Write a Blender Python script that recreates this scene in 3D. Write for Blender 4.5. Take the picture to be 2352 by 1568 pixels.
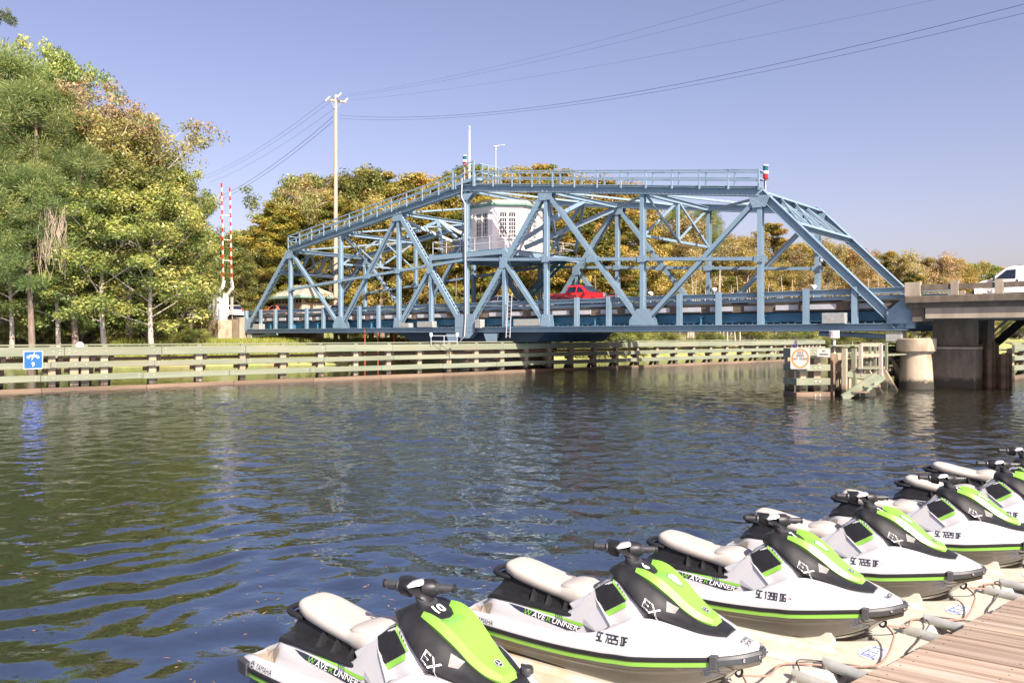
import bpy, bmesh, math, random
import numpy as np
from mathutils import Vector, Matrix
from mathutils.bvhtree import BVHTree

random.seed(11)
rng = np.random.default_rng(11)
scene = bpy.context.scene
COL = scene.collection
for o in list(bpy.data.objects):
    bpy.data.objects.remove(o, do_unlink=True)
R = math.radians

# ------------------------------------------------------------------ camera, sky, sun, exposure
HC = 3.3                       # eye height above the water
FPX, CX, HY = 1829.33, 1176.0, 770.0    # 28 mm lens on a 36 mm frame, in 2352-pixel units
cam_d = bpy.data.cameras.new('camera')
cam_d.sensor_width = 36.0
cam_d.lens = 28.0
cam_d.shift_y = -(784.0 - HY) / 2352.0
cam_d.clip_end = 4000.0
cam_d.clip_start = 0.05
cam = bpy.data.objects.new('camera', cam_d)
cam.location = (0, 0, HC)
cam.rotation_euler = (R(90), 0, 0)
COL.objects.link(cam)
scene.camera = cam

SUN_EL, SUN_AZ = R(39), R(154)          # azimuth clockwise from +Y (the view direction)
to_sun = Vector((math.sin(SUN_AZ) * math.cos(SUN_EL), math.cos(SUN_AZ) * math.cos(SUN_EL), math.sin(SUN_EL)))
world = bpy.data.worlds.new('World')
scene.world = world
world.use_nodes = True
wn = world.node_tree
wn.nodes.clear()
sky = wn.nodes.new('ShaderNodeTexSky')
sky.sky_type = 'NISHITA'
sky.sun_disc = False
sky.sun_elevation = SUN_EL
sky.sun_rotation = SUN_AZ
sky.altitude = 0
sky.air_density = 1.0
sky.dust_density = 2.5
sky.ozone_density = 2.2
tint = wn.nodes.new('ShaderNodeMix')
tint.data_type = 'RGBA'
tint.blend_type = 'MULTIPLY'
tint.inputs[0].default_value = 1.0
tint.inputs[7].default_value = (1.10, 0.835, 0.865, 1)
bg = wn.nodes.new('ShaderNodeBackground')
bg.inputs[1].default_value = 0.0855
wo = wn.nodes.new('ShaderNodeOutputWorld')
wn.links.new(sky.outputs[0], tint.inputs[6])
wn.links.new(tint.outputs[2], bg.inputs[0])
wn.links.new(bg.outputs[0], wo.inputs[0])

sun_d = bpy.data.lights.new('sun', 'SUN')
sun_d.energy = 5.0
sun_d.angle = R(0.55)
sun_d.color = (1.0, 0.93, 0.82)
sun = bpy.data.objects.new('sun', sun_d)
sun.rotation_euler = (-to_sun).to_track_quat('-Z', 'Y').to_euler()
sun.location = to_sun * 60
COL.objects.link(sun)
scene.view_settings.view_transform = 'Standard'
scene.view_settings.look = 'None'
scene.view_settings.gamma = 1.0
scene.view_settings.use_curve_mapping = False
scene.view_settings.exposure = 1.3
scene.render.engine = 'CYCLES'
try:
    scene.cycles.max_bounces = 7
    scene.cycles.diffuse_bounces = 3
    scene.cycles.glossy_bounces = 4
    scene.cycles.transmission_bounces = 4
    scene.cycles.transparent_max_bounces = 6
    scene.cycles.use_denoising = True
    scene.cycles.sample_clamp_indirect = 6.0
except Exception:
    pass

# ------------------------------------------------------------------ helpers: materials
def lin(c):
    return tuple((x / 12.92 if x <= 0.04045 else ((x + 0.055) / 1.055) ** 2.4) for x in c)

def mat(name, c1, c2=None, scale=3.0, rough=0.55, bump=0.0, metallic=0.0, stretch=(1, 1, 1), rotz=0.0, detail=5.0,
        c3=None, scale3=0.6, amt3=0.5, per_obj=0.0, coat=0.0, spec=0.5, lo=0.35, hi=0.65, bump_scale=None, rough2=None, tide=None):
    m = bpy.data.materials.new(name)
    m.use_nodes = True
    nt = m.node_tree
    b = nt.nodes['Principled BSDF']
    b.inputs['Roughness'].default_value = rough
    b.inputs['Metallic'].default_value = metallic
    b.inputs['Specular IOR Level'].default_value = spec
    if coat:
        b.inputs['Coat Weight'].default_value = coat
        b.inputs['Coat Roughness'].default_value = 0.06
    L = nt.links.new
    tc = nt.nodes.new('ShaderNodeTexCoord')
    mp = nt.nodes.new('ShaderNodeMapping')
    mp.inputs['Scale'].default_value = stretch
    mp0 = nt.nodes.new('ShaderNodeMapping')
    mp0.inputs['Rotation'].default_value = (0, 0, -rotz)
    L(tc.outputs['Object'], mp0.inputs[0])
    L(mp0.outputs[0], mp.inputs[0])
    def noise(sc, det=detail, src=mp):
        n = nt.nodes.new('ShaderNodeTexNoise')
        n.inputs['Scale'].default_value = sc
        n.inputs['Detail'].default_value = det
        n.inputs['Roughness'].default_value = 0.6
        L(src.outputs[0], n.inputs['Vector'])
        return n
    def mr(sock, a0, a1, b0, b1):
        x = nt.nodes.new('ShaderNodeMapRange')
        x.inputs[1].default_value, x.inputs[2].default_value, x.inputs[3].default_value, x.inputs[4].default_value = a0, a1, b0, b1
        L(sock, x.inputs[0])
        return x.outputs[0]
    def mixc(f, a, bb, mode='MIX'):
        x = nt.nodes.new('ShaderNodeMix')
        x.data_type = 'RGBA'
        x.blend_type = mode
        if isinstance(f, float): x.inputs[0].default_value = f
        else: L(f, x.inputs[0])
        for s, i in ((a, 6), (bb, 7)):
            if isinstance(s, tuple): x.inputs[i].default_value = (*s, 1)
            else: L(s, x.inputs[i])
        return x.outputs[2]
    col = c1
    n1 = noise(scale)
    if c2 is not None:
        col = mixc(mr(n1.outputs[0], lo, hi, 0, 1), c1, c2)
    if c3 is not None:
        n3 = noise(scale3, 6.0)
        f3 = mr(n3.outputs[0], 0.5, 0.68, 0, amt3)
        col = mixc(f3, col, c3)
    if per_obj:
        oi = nt.nodes.new('ShaderNodeObjectInfo')
        v = mr(oi.outputs['Random'], 0, 1, 1 - per_obj, 1 + per_obj * 0.6)
        hsv = nt.nodes.new('ShaderNodeHueSaturation')
        L(v, hsv.inputs['Value'])
        if isinstance(col, tuple): hsv.inputs['Color'].default_value = (*col, 1)
        else: L(col, hsv.inputs['Color'])
        col = hsv.outputs[0]
    if tide:          # dark waterline stain left by the river
        sp = nt.nodes.new('ShaderNodeSeparateXYZ'); L(tc.outputs['Object'], sp.inputs[0])
        ad = nt.nodes.new('ShaderNodeMath'); ad.operation = 'ADD'
        nn = noise(3.0, 3.0, mp0)
        L(sp.outputs[2], ad.inputs[0]); L(mr(nn.outputs[0], 0.3, 0.7, -0.14, 0.14), ad.inputs[1])
        col = mixc(mr(ad.outputs[0], tide, tide + 0.28, 1, 0), col, (0.035, 0.028, 0.018))
    if isinstance(col, tuple): b.inputs['Base Color'].default_value = (*col, 1)
    else: L(col, b.inputs['Base Color'])
    if rough2 is not None:
        L(mr(n1.outputs[0], 0.3, 0.7, rough, rough2), b.inputs['Roughness'])
    if bump:
        nb = noise(bump_scale or scale * 4, 4.0)
        bp = nt.nodes.new('ShaderNodeBump')
        bp.inputs['Strength'].default_value = bump
        bp.inputs['Distance'].default_value = 0.02
        L(nb.outputs[0], bp.inputs['Height'])
        L(bp.outputs[0], b.inputs['Normal'])
    return m

# ------------------------------------------------------------------ helpers: mesh building
def at(px, py, Z):
    """a point of the place, Z metres ahead of the camera, from where it shows in the photograph"""
    return Vector(((px - CX) / FPX * Z, Z, HC + (HY - py) / FPX * Z))

def ortho(a, n):
    a = Vector(a).normalized()
    n = Vector(n)
    n = n - a * n.dot(a)
    if n.length < 1e-6:
        n = a.orthogonal()
    n.normalize()
    return a, a.cross(n).normalized(), n

class MB:
    def __init__(s):
        s.v = []; s.f = []; s.m = []
        s.mi = 0
    def add(s, vs, fs):
        k = len(s.v)
        s.v.extend([tuple(x) for x in vs])
        for f in fs:
            s.f.append(tuple(i + k for i in f)); s.m.append(s.mi)
        return s
    def box(s, c, ax, ay, az):
        c, ax, ay, az = Vector(c), Vector(ax), Vector(ay), Vector(az)
        vs = [c + ax * i + ay * j + az * k for i in (-1, 1) for j in (-1, 1) for k in (-1, 1)]
        return s.add(vs, [(0, 1, 3, 2), (4, 6, 7, 5), (0, 4, 5, 1), (2, 3, 7, 6), (0, 2, 6, 4), (1, 5, 7, 3)])
    def bx(s, x0, x1, y0, y1, z0, z1):
        return s.box(((x0 + x1) / 2, (y0 + y1) / 2, (z0 + z1) / 2), ((x1 - x0) / 2, 0, 0), (0, (y1 - y0) / 2, 0), (0, 0, (z1 - z0) / 2))
    def prism(s, prof, p0, p1, S, N):
        p0, p1 = Vector(p0), Vector(p1)
        n = len(prof)
        vs = [p0 + S * a + N * b for a, b in prof] + [p1 + S * a + N * b for a, b in prof]
        fs = [(i, (i + 1) % n, n + (i + 1) % n, n + i) for i in range(n)]
        fs += [tuple(range(n - 1, -1, -1)), tuple(range(n, 2 * n))]
        return s.add(vs, fs)
    def bar(s, p0, p1, w, d, nrm=(0, 0, 1)):
        """rectangular bar, d thick along nrm and w wide across it"""
        a, S, N = ortho(Vector(p1) - Vector(p0), nrm)
        return s.prism([(-w / 2, -d / 2), (w / 2, -d / 2), (w / 2, d / 2), (-w / 2, d / 2)], p0, p1, S, N)
    def ibeam(s, p0, p1, w, d, nrm, t=0.03):
        a, S, N = ortho(Vector(p1) - Vector(p0), nrm)
        w /= 2; d /= 2; h = t / 2
        pr = [(-w, -d), (w, -d), (w, -d + t), (h, -d + t), (h, d - t), (w, d - t), (w, d), (-w, d), (-w, d - t), (-h, d - t), (-h, -d + t), (-w, -d + t)]
        return s.prism(pr, p0, p1, S, N)
    def tube(s, pts, r, n=8, cap=True, r1=None):
        pts = [Vector(p) for p in pts]
        rings = []
        prev = None
        for i, p in enumerate(pts):
            a = (pts[min(i + 1, len(pts) - 1)] - pts[max(i - 1, 0)])
            if a.length < 1e-9: a = Vector((0, 0, 1))
            a.normalize()
            ref = prev if prev is not None else (Vector((0, 0, 1)) if abs(a.z) < 0.9 else Vector((1, 0, 0)))
            N = ref - a * ref.dot(a)
            if N.length < 1e-6: N = a.orthogonal()
            N.normalize()
            prev = N
            S = a.cross(N)
            if isinstance(r, (list, tuple)): rr = r[i]
            elif r1 is not None: rr = r + (r1 - r) * i / (len(pts) - 1)
            else: rr = r
            rings.append([p + (N * math.cos(t) + S * math.sin(t)) * rr for t in [2 * math.pi * k / n for k in range(n)]])
        return s.rings(rings, cap)
    def rings(s, rings, cap=True, closed=True):
        n = len(rings[0])
        vs = [p for r_ in rings for p in r_]
        fs = []
        for i in range(len(rings) - 1):
            for k in range(n if closed else n - 1):
                a, b = i * n + k, i * n + (k + 1) % n
                fs.append((a, b, b + n, a + n))
        if cap:
            fs.append(tuple(range(n - 1, -1, -1)))
            fs.append(tuple((len(rings) - 1) * n + k for k in range(n)))
        return s.add(vs, fs)
    def lathe(s, c, prof, n=20, axis=(0, 0, 1)):
        c = Vector(c)
        a, S, N = ortho(axis, (1, 0, 0) if abs(Vector(axis).normalized().x) < 0.9 else (0, 1, 0))
        rings = [[c + a * z + (S * math.cos(t) + N * math.sin(t)) * r_ for t in [2 * math.pi * k / n for k in range(n)]] for r_, z in prof]
        return s.rings(rings, True)
    def poly(s, pts):
        return s.add(pts, [tuple(range(len(pts)))])
    def slab(s, pts, off):
        """polygon given a thickness along off"""
        off = Vector(off)
        n = len(pts)
        vs = [Vector(p) for p in pts] + [Vector(p) + off for p in pts]
        return s.add(vs, [tuple(range(n - 1, -1, -1)), tuple(range(n, 2 * n))] + [(i, (i + 1) % n, n + (i + 1) % n, n + i) for i in range(n)])
    def mesh(s, name, mats, smooth=False, sharp=35):
        me = bpy.data.meshes.new(name)
        me.from_pydata(s.v, [], s.f)
        if not isinstance(mats, (list, tuple)): mats = [mats]
        for m_ in mats: me.materials.append(m_)
        if len(mats) > 1:
            me.polygons.foreach_set('material_index', s.m)
        bm = bmesh.new(); bm.from_mesh(me)
        bmesh.ops.recalc_face_normals(bm, faces=bm.faces)
        if smooth:
            for f in bm.faces: f.smooth = True
            lim = R(sharp)
            for e in bm.edges:
                if len(e.link_faces) == 2 and e.calc_face_angle(0) > lim: e.smooth = False
        bm.to_mesh(me); bm.free()
        me.update()
        return me
    def build(s, name, mats, parent=None, smooth=False, sharp=35, local=False):
        return link(name, s.mesh(name, mats, smooth, sharp), parent, local)

def link(name, me, parent=None, local=False):
    o = bpy.data.objects.new(name, me)
    COL.objects.link(o)
    if parent is not None:
        o.parent = parent
        if not local:
            o.matrix_parent_inverse = inv_of(parent)
    return o

def inv_of(p):
    m = Matrix.Identity(4)
    while p is not None:
        m = m @ p.matrix_basis.inverted() if p.parent is None else m @ (p.matrix_parent_inverse @ p.matrix_basis).inverted()
        p = p.parent
    return m

def tag(o, label=None, cat=None, group=None, kind=None):
    if label: o['label'] = label
    if cat: o['category'] = cat
    if group: o['group'] = group
    if kind: o['kind'] = kind
    return o

def thing(name, label, cat, loc=(0, 0, 0), rz=0.0, group=None):
    o = bpy.data.objects.new(name, None)
    o.empty_display_size = 0.3
    o.location = loc
    o.rotation_euler = (0, 0, rz)
    COL.objects.link(o)
    return tag(o, label, cat, group)

def copy_tree(o, parent=None):
    c = o.copy()
    COL.objects.link(c)
    c.parent = parent
    if parent is not None:
        c.matrix_parent_inverse = o.matrix_parent_inverse.copy()
    for ch in o.children:
        copy_tree(ch, c)
    return c

def bevel(o, w=0.01, seg=2, angle=30):
    b = o.modifiers.new('bevel', 'BEVEL')
    b.width = w; b.segments = seg; b.limit_method = 'ANGLE'; b.angle_limit = R(angle)
    b.harden_normals = False
    return o

_tc = {}
def text_mesh(body, size=1.0, align='CENTER', ext=0.0, bold=0.0):
    cu = bpy.data.curves.new('lettering', 'FONT')
    cu.body = body; cu.size = size; cu.align_x = align; cu.align_y = 'CENTER'; cu.extrude = ext; cu.offset = bold
    cu.resolution_u = 3
    ob = bpy.data.objects.new('lettering', cu)
    COL.objects.link(ob)
    dg = bpy.context.evaluated_depsgraph_get()
    me = bpy.data.meshes.new_from_object(ob.evaluated_get(dg))
    bpy.data.objects.remove(ob)
    vs = [tuple(v.co) for v in me.vertices]; fs = [tuple(p.vertices) for p in me.polygons]
    bpy.data.meshes.remove(me)
    return vs, fs

def text_on(mb, body, size, o, ex, ey, sx=1.0, align='CENTER', off=0.0, bold=0.0):
    """lettering laid flat at o, reading along ex, upright along ey"""
    vs, fs = text_mesh(body, size, align, 0.0, bold)
    o, ex, ey = Vector(o), Vector(ex).normalized(), Vector(ey).normalized()
    nz = ex.cross(ey)
    mb.add([o + ex * (v[0] * sx) + ey * v[1] + nz * off for v in vs], fs)
    return mb
# ------------------------------------------------------------------ materials
M = {}
M['steel'] = mat('blue_steel', (0.195, 0.272, 0.335), (0.17, 0.245, 0.31), scale=1.2, rough=0.42, c3=(0.13, 0.21, 0.275), scale3=0.5, amt3=0.5, bump=0.05, per_obj=0.06)
M['steel_dk'] = mat('shaded_steel_girder', (0.045, 0.16, 0.25), (0.035, 0.13, 0.21), scale=0.9, rough=0.45, c3=(0.05, 0.11, 0.17), scale3=0.7, amt3=0.6)  # bridge blue darkened: the deck's shadow is put into the girder colour
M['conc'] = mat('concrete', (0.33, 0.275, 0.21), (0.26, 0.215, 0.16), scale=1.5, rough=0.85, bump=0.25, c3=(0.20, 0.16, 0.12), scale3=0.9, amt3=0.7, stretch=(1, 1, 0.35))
M['conc_dk'] = mat('weathered_shaded_concrete', tide=0.5, c1=(0.15, 0.115, 0.085), c2=(0.095, 0.073, 0.055), scale=2.2, rough=0.9, bump=0.3, c3=(0.06, 0.05, 0.04), scale3=1.2, amt3=0.7, stretch=(1, 1, 0.4))
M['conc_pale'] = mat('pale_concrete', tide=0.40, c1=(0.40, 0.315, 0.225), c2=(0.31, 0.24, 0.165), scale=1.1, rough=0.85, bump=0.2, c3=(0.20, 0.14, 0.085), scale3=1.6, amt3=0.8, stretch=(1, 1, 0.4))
M['asphalt'] = mat('asphalt', (0.055, 0.053, 0.05), (0.08, 0.076, 0.07), scale=20, rough=0.9, bump=0.2)
M['white'] = mat('white_paint', (0.68, 0.645, 0.61), (0.63, 0.595, 0.56), scale=1.5, rough=0.5)
M['wall_white'] = mat('white_render', (0.76, 0.70, 0.66), (0.71, 0.655, 0.615), scale=2, rough=0.75, bump=0.08, c3=(0.6, 0.5, 0.42), scale3=2.0, amt3=0.25)
M['galv'] = mat('galvanised', (0.40, 0.40, 0.385), (0.27, 0.275, 0.26), scale=6, rough=0.45, metallic=0.25, c3=(0.40, 0.36, 0.24), scale3=3.0, amt3=0.6)
M['grey'] = mat('grey_paint', (0.40, 0.40, 0.42), (0.34, 0.34, 0.36), scale=3, rough=0.5)
M['dark'] = mat('dark_metal', (0.025, 0.025, 0.028), (0.04, 0.04, 0.04), scale=5, rough=0.5)
M['glass'] = mat('dark_glass', (0.012, 0.016, 0.03), rough=0.05, spec=0.7)
M['copper'] = mat('green_copper', (0.12, 0.24, 0.20), (0.20, 0.30, 0.24), scale=2, rough=0.7)
M['stone'] = mat('cornice_stone', (0.55, 0.48, 0.38), (0.40, 0.36, 0.28), scale=3, rough=0.85, c3=(0.22, 0.25, 0.2), scale3=2, amt3=0.6)
M['orange'] = mat('orange_paint', (0.55, 0.10, 0.008), rough=0.5)
M['black'] = mat('black_print', (0.012, 0.012, 0.014), rough=0.5)
M['sign_blue'] = mat('sign_blue', (0.012, 0.085, 0.55), rough=0.4)
M['red'] = mat('red_paint', (0.62, 0.02, 0.015), rough=0.45)
M['rust'] = mat('rust_paint', (0.42,0.07,0.03), (0.3,0.06,0.03), rough=0.7)
M['wood_pink'] = mat('grey_timber', (0.42,0.33,0.28),(0.33,0.26,0.21), scale=4, rough=0.85, stretch=(1,1,0.3))
FANG = math.atan2(0.669, 0.743)
def wood(name, a, b, c, rotz, sc=1.0, per=0.18, stain=None):
    return mat(name, a, b, scale=2.2 * sc, rough=0.85, stretch=(0.12, 1.3, 1.3), rotz=rotz, bump=0.35, c3=c, scale3=0.9 * sc, amt3=0.55, per_obj=per, detail=8, bump_scale=14 * sc)
M['fender'] = wood('green_timber', (0.135, 0.155, 0.10), (0.20, 0.205, 0.14), (0.22, 0.18, 0.12), FANG, 0.8, per=0.12)
M['pile'] = mat('timber_pile', tide=0.30, c1=(0.37, 0.29, 0.20), c2=(0.28, 0.215, 0.145), scale=3, rough=0.85, stretch=(1.5, 1.5, 0.15), bump=0.3, c3=(0.28, 0.25, 0.15), scale3=0.8, amt3=0.5, per_obj=0.2)
M['wet'] = wood('wet_timber', (0.13, 0.085, 0.055), (0.21, 0.14, 0.09), (0.05, 0.04, 0.03), FANG, 0.8, per=0.2)
M['pole'] = mat('pole_wood', (0.42, 0.34, 0.27), (0.32, 0.255, 0.19), scale=1.2, rough=0.85, stretch=(2, 2, 0.08), c3=(0.30, 0.24, 0.18), scale3=1.0, amt3=0.5)
M['cable'] = mat('cable', (0.10, 0.13, 0.26), rough=0.6)

# ------------------------------------------------------------------ ground: one sheet with the river cut into it
SHORE = [(-900, 60), (-130, 66), (-60, 77.0), (-42, 82.0), (-27, 87.5), (-13, 91.5), (-5, 95), (3, 98), (14, 106), (30, 119), (46, 131), (64, 140), (90, 146), (130, 150), (900, 210)]
SX = np.array([p[0] for p in SHORE], float); SY = np.array([p[1] for p in SHORE], float)
def vnoise(x, y, s, seed=0):
    """smooth value noise"""
    g = np.random.default_rng(seed).random((64, 64))
    x = np.asarray(x, float) / s; y = np.asarray(y, float) / s
    xi = np.floor(x).astype(int); yi = np.floor(y).astype(int)
    fx = x - xi; fy = y - yi
    fx = fx * fx * (3 - 2 * fx); fy = fy * fy * (3 - 2 * fy)
    a = g[xi % 64, yi % 64]; b = g[(xi + 1) % 64, yi % 64]; c = g[xi % 64, (yi + 1) % 64]; d = g[(xi + 1) % 64, (yi + 1) % 64]
    return (a * (1 - fx) + b * fx) * (1 - fy) + (c * (1 - fx) + d * fx) * fy
def ground_h(x, y):
    d = y - np.interp(x, SX, SY) + (vnoise(x, y, 3.0, 1) - 0.5) * 1.6
    h = np.where(d < 0, np.maximum(-3.0, d * 0.5 - 0.12), np.minimum(0.25 + d * 0.42, 2.35))
    h = h + np.where(d > 4, (vnoise(x, y, 7, 2) - 0.5) * 0.5, 0)
    return h
def gz(x, y):
    return float(ground_h(np.array([float(x)]), np.array([float(y)]))[0])
xs = np.unique(np.concatenate([np.arange(-1500, -200, 100), np.arange(-200, -70, 6), np.arange(-70, 80, 0.9), np.arange(80, 220, 6), np.arange(220, 1501, 100)]))
ys = np.unique(np.concatenate([np.array([-1500, -600, -200, -60, 0, 30, 50, 58]), np.arange(60, 125, 0.9), np.arange(125, 260, 4), np.arange(260, 600, 60), np.arange(600, 2601, 250)]))
gx, gy = np.meshgrid(xs, ys)
gh = ground_h(gx, gy)
nv = np.stack([gx, gy, gh], -1).reshape(-1, 3)
nx, ny = len(xs), len(ys)
ii = (np.arange(ny - 1)[:, None] * nx + np.arange(nx - 1)[None]).reshape(-1)
gf = np.stack([ii, ii + 1, ii + 1 + nx, ii + nx], -1)
def np_mesh(name, v, f, mats, smooth=True):
    me = bpy.data.meshes.new(name)
    k = f.shape[1]
    me.vertices.add(len(v)); me.vertices.foreach_set('co', np.asarray(v, np.float32).ravel())
    me.loops.add(f.size); me.loops.foreach_set('vertex_index', f.astype(np.int32).ravel())
    me.polygons.add(len(f)); me.polygons.foreach_set('loop_start', np.arange(0, f.size, k, dtype=np.int32))
    me.polygons.foreach_set('use_smooth', np.full(len(f), smooth))
    me.update(calc_edges=True)
    for m_ in (mats if isinstance(mats, (list, tuple)) else [mats]): me.materials.append(m_)
    return me
M['ground'] = mat('bank_earth', (0.17, 0.20, 0.055), (0.24, 0.235, 0.085), scale=0.5, rough=0.95, bump=0.4, c3=(0.22, 0.15, 0.08), scale3=0.22, amt3=0.7, bump_scale=6)
ground = link('ground', np_mesh('ground', nv, gf, M['ground']))
tag(ground, 'grassy earth river bank running back under the woods', None, None, 'structure')

# ------------------------------------------------------------------ river water with real waves near the dock
wx = np.concatenate([[-1500, -300, -90, -50], np.arange(-30, 34.01, 0.10), [55, 100, 300, 1500]])
yy = [2.4]
while yy[-1] < 62: yy.append(yy[-1] + max(0.045, 0.0062 * yy[-1]))
wy = np.concatenate([[-600, -60, -10, 0, 1.2], np.array(yy), [80, 110, 160, 300, 1500]])
X, Y = np.meshgrid(wx, wy)
def waves(x, y, lmin, lmax, n, slope, seed, az0, spread):
    g = np.random.default_rng(seed)
    z = np.zeros_like(x)
    for i in range(n):
        lam = lmin * (lmax / lmin) ** g.random()
        az = az0 + g.normal() * spread
        k = 2 * np.pi / lam
        ph = k * (x * math.cos(az) + y * math.sin(az)) + g.random() * 6.283
        a = slope / k * math.sqrt(2.0 / n)
        z += a * np.sin(ph)
    return z
warpx = X + 0.35 * np.sin(Y * 0.7 + 1.3) + 0.5 * (vnoise(X, Y, 2.3, 5) - 0.5)
warpy = Y + 0.30 * np.sin(X * 0.6) + 0.5 * (vnoise(X, Y, 2.7, 6) - 0.5)
lee = np.interp(Y, [5, 9, 16, 30], [0.50, 0.66, 0.95, 1.05])
gust = 0.55 + 0.9 * vnoise(X + 40, Y * 1.0, 9, 8)
Z = lee * (waves(warpx, warpy, 0.5, 1.15, 46, 0.064, 3, R(80), R(52)) + waves(warpx, warpy, 1.2, 2.6, 22, 0.024, 4, R(65), R(42))) + waves(X, Y, 2.6, 7, 10, 0.007, 9, R(80), R(40))
fade = np.clip((X + 30) / 4, 0, 1) * np.clip((34 - X) / 4, 0, 1) * np.clip((Y - 2.4) / 0.8, 0, 1) * np.clip((62 - Y) / 22, 0, 1)
Z = Z * fade * gust
WATER_Z = Z
wv = np.stack([X, Y, Z], -1).reshape(-1, 3)
nx, ny = len(wx), len(wy)
ii = (np.arange(ny - 1)[:, None] * nx + np.arange(nx - 1)[None]).reshape(-1)
wf = np.stack([ii, ii + 1, ii + 1 + nx, ii + nx], -1)
def water_mat():
    m = bpy.data.materials.new('river_water')
    m.use_nodes = True
    nt = m.node_tree; L = nt.links.new
    b = nt.nodes['Principled BSDF']
    b.inputs['Base Color'].default_value = (0.018, 0.015, 0.008, 1)
    b.inputs['Roughness'].default_value = 0.03
    b.inputs['IOR'].default_value = 3.7
    b.inputs['Specular Tint'].default_value = (0.50, 0.74, 1.0, 1)
    tc = nt.nodes.new('ShaderNodeTexCoord')
    def nz(sx, sy, sc, det, rot=0.0):
        mp = nt.nodes.new('ShaderNodeMapping')
        mp.inputs['Scale'].default_value = (sx, sy, 1)
        mp.inputs['Rotation'].default_value = (0, 0, rot)
        L(tc.outputs['Object'], mp.inputs[0])
        n = nt.nodes.new('ShaderNodeTexNoise')
        n.inputs['Scale'].default_value = sc; n.inputs['Detail'].default_value = det
        n.inputs['Distortion'].default_value = 0.4
        L(mp.outputs[0], n.inputs['Vector'])
        return n.outputs[0]
    def bump(h, dist, nrm=None):
        bp = nt.nodes.new('ShaderNodeBump')
        bp.inputs['Strength'].default_value = 1.0
        bp.inputs['Distance'].default_value = dist
        L(h, bp.inputs['Height'])
        if nrm: L(nrm, bp.inputs['Normal'])
        return bp.outputs[0]
    n = bump(nz(0.75, 1.0, 2.2, 2.0, R(-12)), 0.028)
    n = bump(nz(0.8, 1.0, 6.0, 1.5, R(18)), 0.012, n)
    sep = nt.nodes.new('ShaderNodeSeparateXYZ'); L(tc.outputs['Object'], sep.inputs[0])
    rg = nt.nodes.new('ShaderNodeMapRange'); rg.inputs[1].default_value = 7; rg.inputs[2].default_value = 24
    rg.inputs[3].default_value = 0.25; rg.inputs[4].default_value = 1.0
    L(sep.outputs[1], rg.inputs[0])          # calmer in the lee of the dock
    for nd in [x for x in nt.nodes if x.type == 'BUMP']: L(rg.outputs[0], nd.inputs['Strength'])
    L(n, b.inputs['Normal'])
    return m
M['water'] = water_mat()
water = link('river_water', np_mesh('river_water', wv, wf, M['water']))
tag(water, 'dark rippled river reflecting trees and sky', None, None, 'structure')
# ------------------------------------------------------------------ the blue swing bridge
K = 1.0645
UX, UY = 0.757, -0.654
VX, VY = 0.654, 0.757
def B(u, v, z):
    return Vector((K * (-3.98 + UX * u + VX * v), K * (70.0 + UY * u + VY * v), K * z))
UD, VD, ZD = Vector((UX, UY, 0)).normalized(), Vector((VX, VY, 0)).normalized(), Vector((0, 0, 1))
P_, W_ = 8.96, 10.3
def topz(s): return 16.03 - 1.177 * abs(s)
def midz(s): return 9.75 - 0.54 * abs(s)
BOT = 3.6
bridge = thing('swing_bridge', 'long light blue steel truss swing bridge across the river', 'bridge', B(0, W_ / 2, 2.6))
ST = M['steel']
def part(name, m=ST, parent=None, mb=None, **k):
    return mb.build(name, m, parent or bridge, **k)
def ib(name, a, b, w=0.42, d=0.42, nrm=None, parent=None, m=ST):
    return MB().ibeam(B(*a), B(*b), w, d, nrm if nrm is not None else VD, 0.035).build(name, m, parent or bridge)
def br(name, a, b, w, d, nrm=None, parent=None, m=ST):
    return MB().bar(B(*a), B(*b), w, d, nrm if nrm is not None else VD).build(name, m, parent or bridge)
def laced(name, a, b, w=0.5, d=0.5):
    """two channels joined by zigzag lacing on both narrow faces"""
    p0, p1 = B(*a), B(*b)
    ax, S, N = ortho(p1 - p0, VD)
    mb = MB()
    for sg in (-1, 1):
        o_ = N * (sg * d / 2)
        mb.bar(p0 + o_, p1 + o_, w, 0.04, VD)
        for e in (-1, 1):
            q = N * (sg * (d / 2 - 0.07)) + S * (e * (w / 2 - 0.015))
            mb.bar(p0 + q, p1 + q, 0.03, 0.1, VD)
    o = mb.build(name, ST, bridge)
    L_ = (p1 - p0).length
    n = max(4, int(L_ / 0.45))
    lm = MB()
    for e in (-1, 1):
        off = S * (e * (w / 2 + 0.012))
        for i in range(n):
            t0, t1 = i / n, (i + 1) / n
            sg = 1 if i % 2 else -1
            lm.bar(p0 + ax * (L_ * t0) + off + N * (sg * d * 0.42), p0 + ax * (L_ * t1) + off - N * (sg * d * 0.42), 0.09, 0.015, S)
    tag(lm.build('lacing', ST, o), kind='stuff')
    return o

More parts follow.
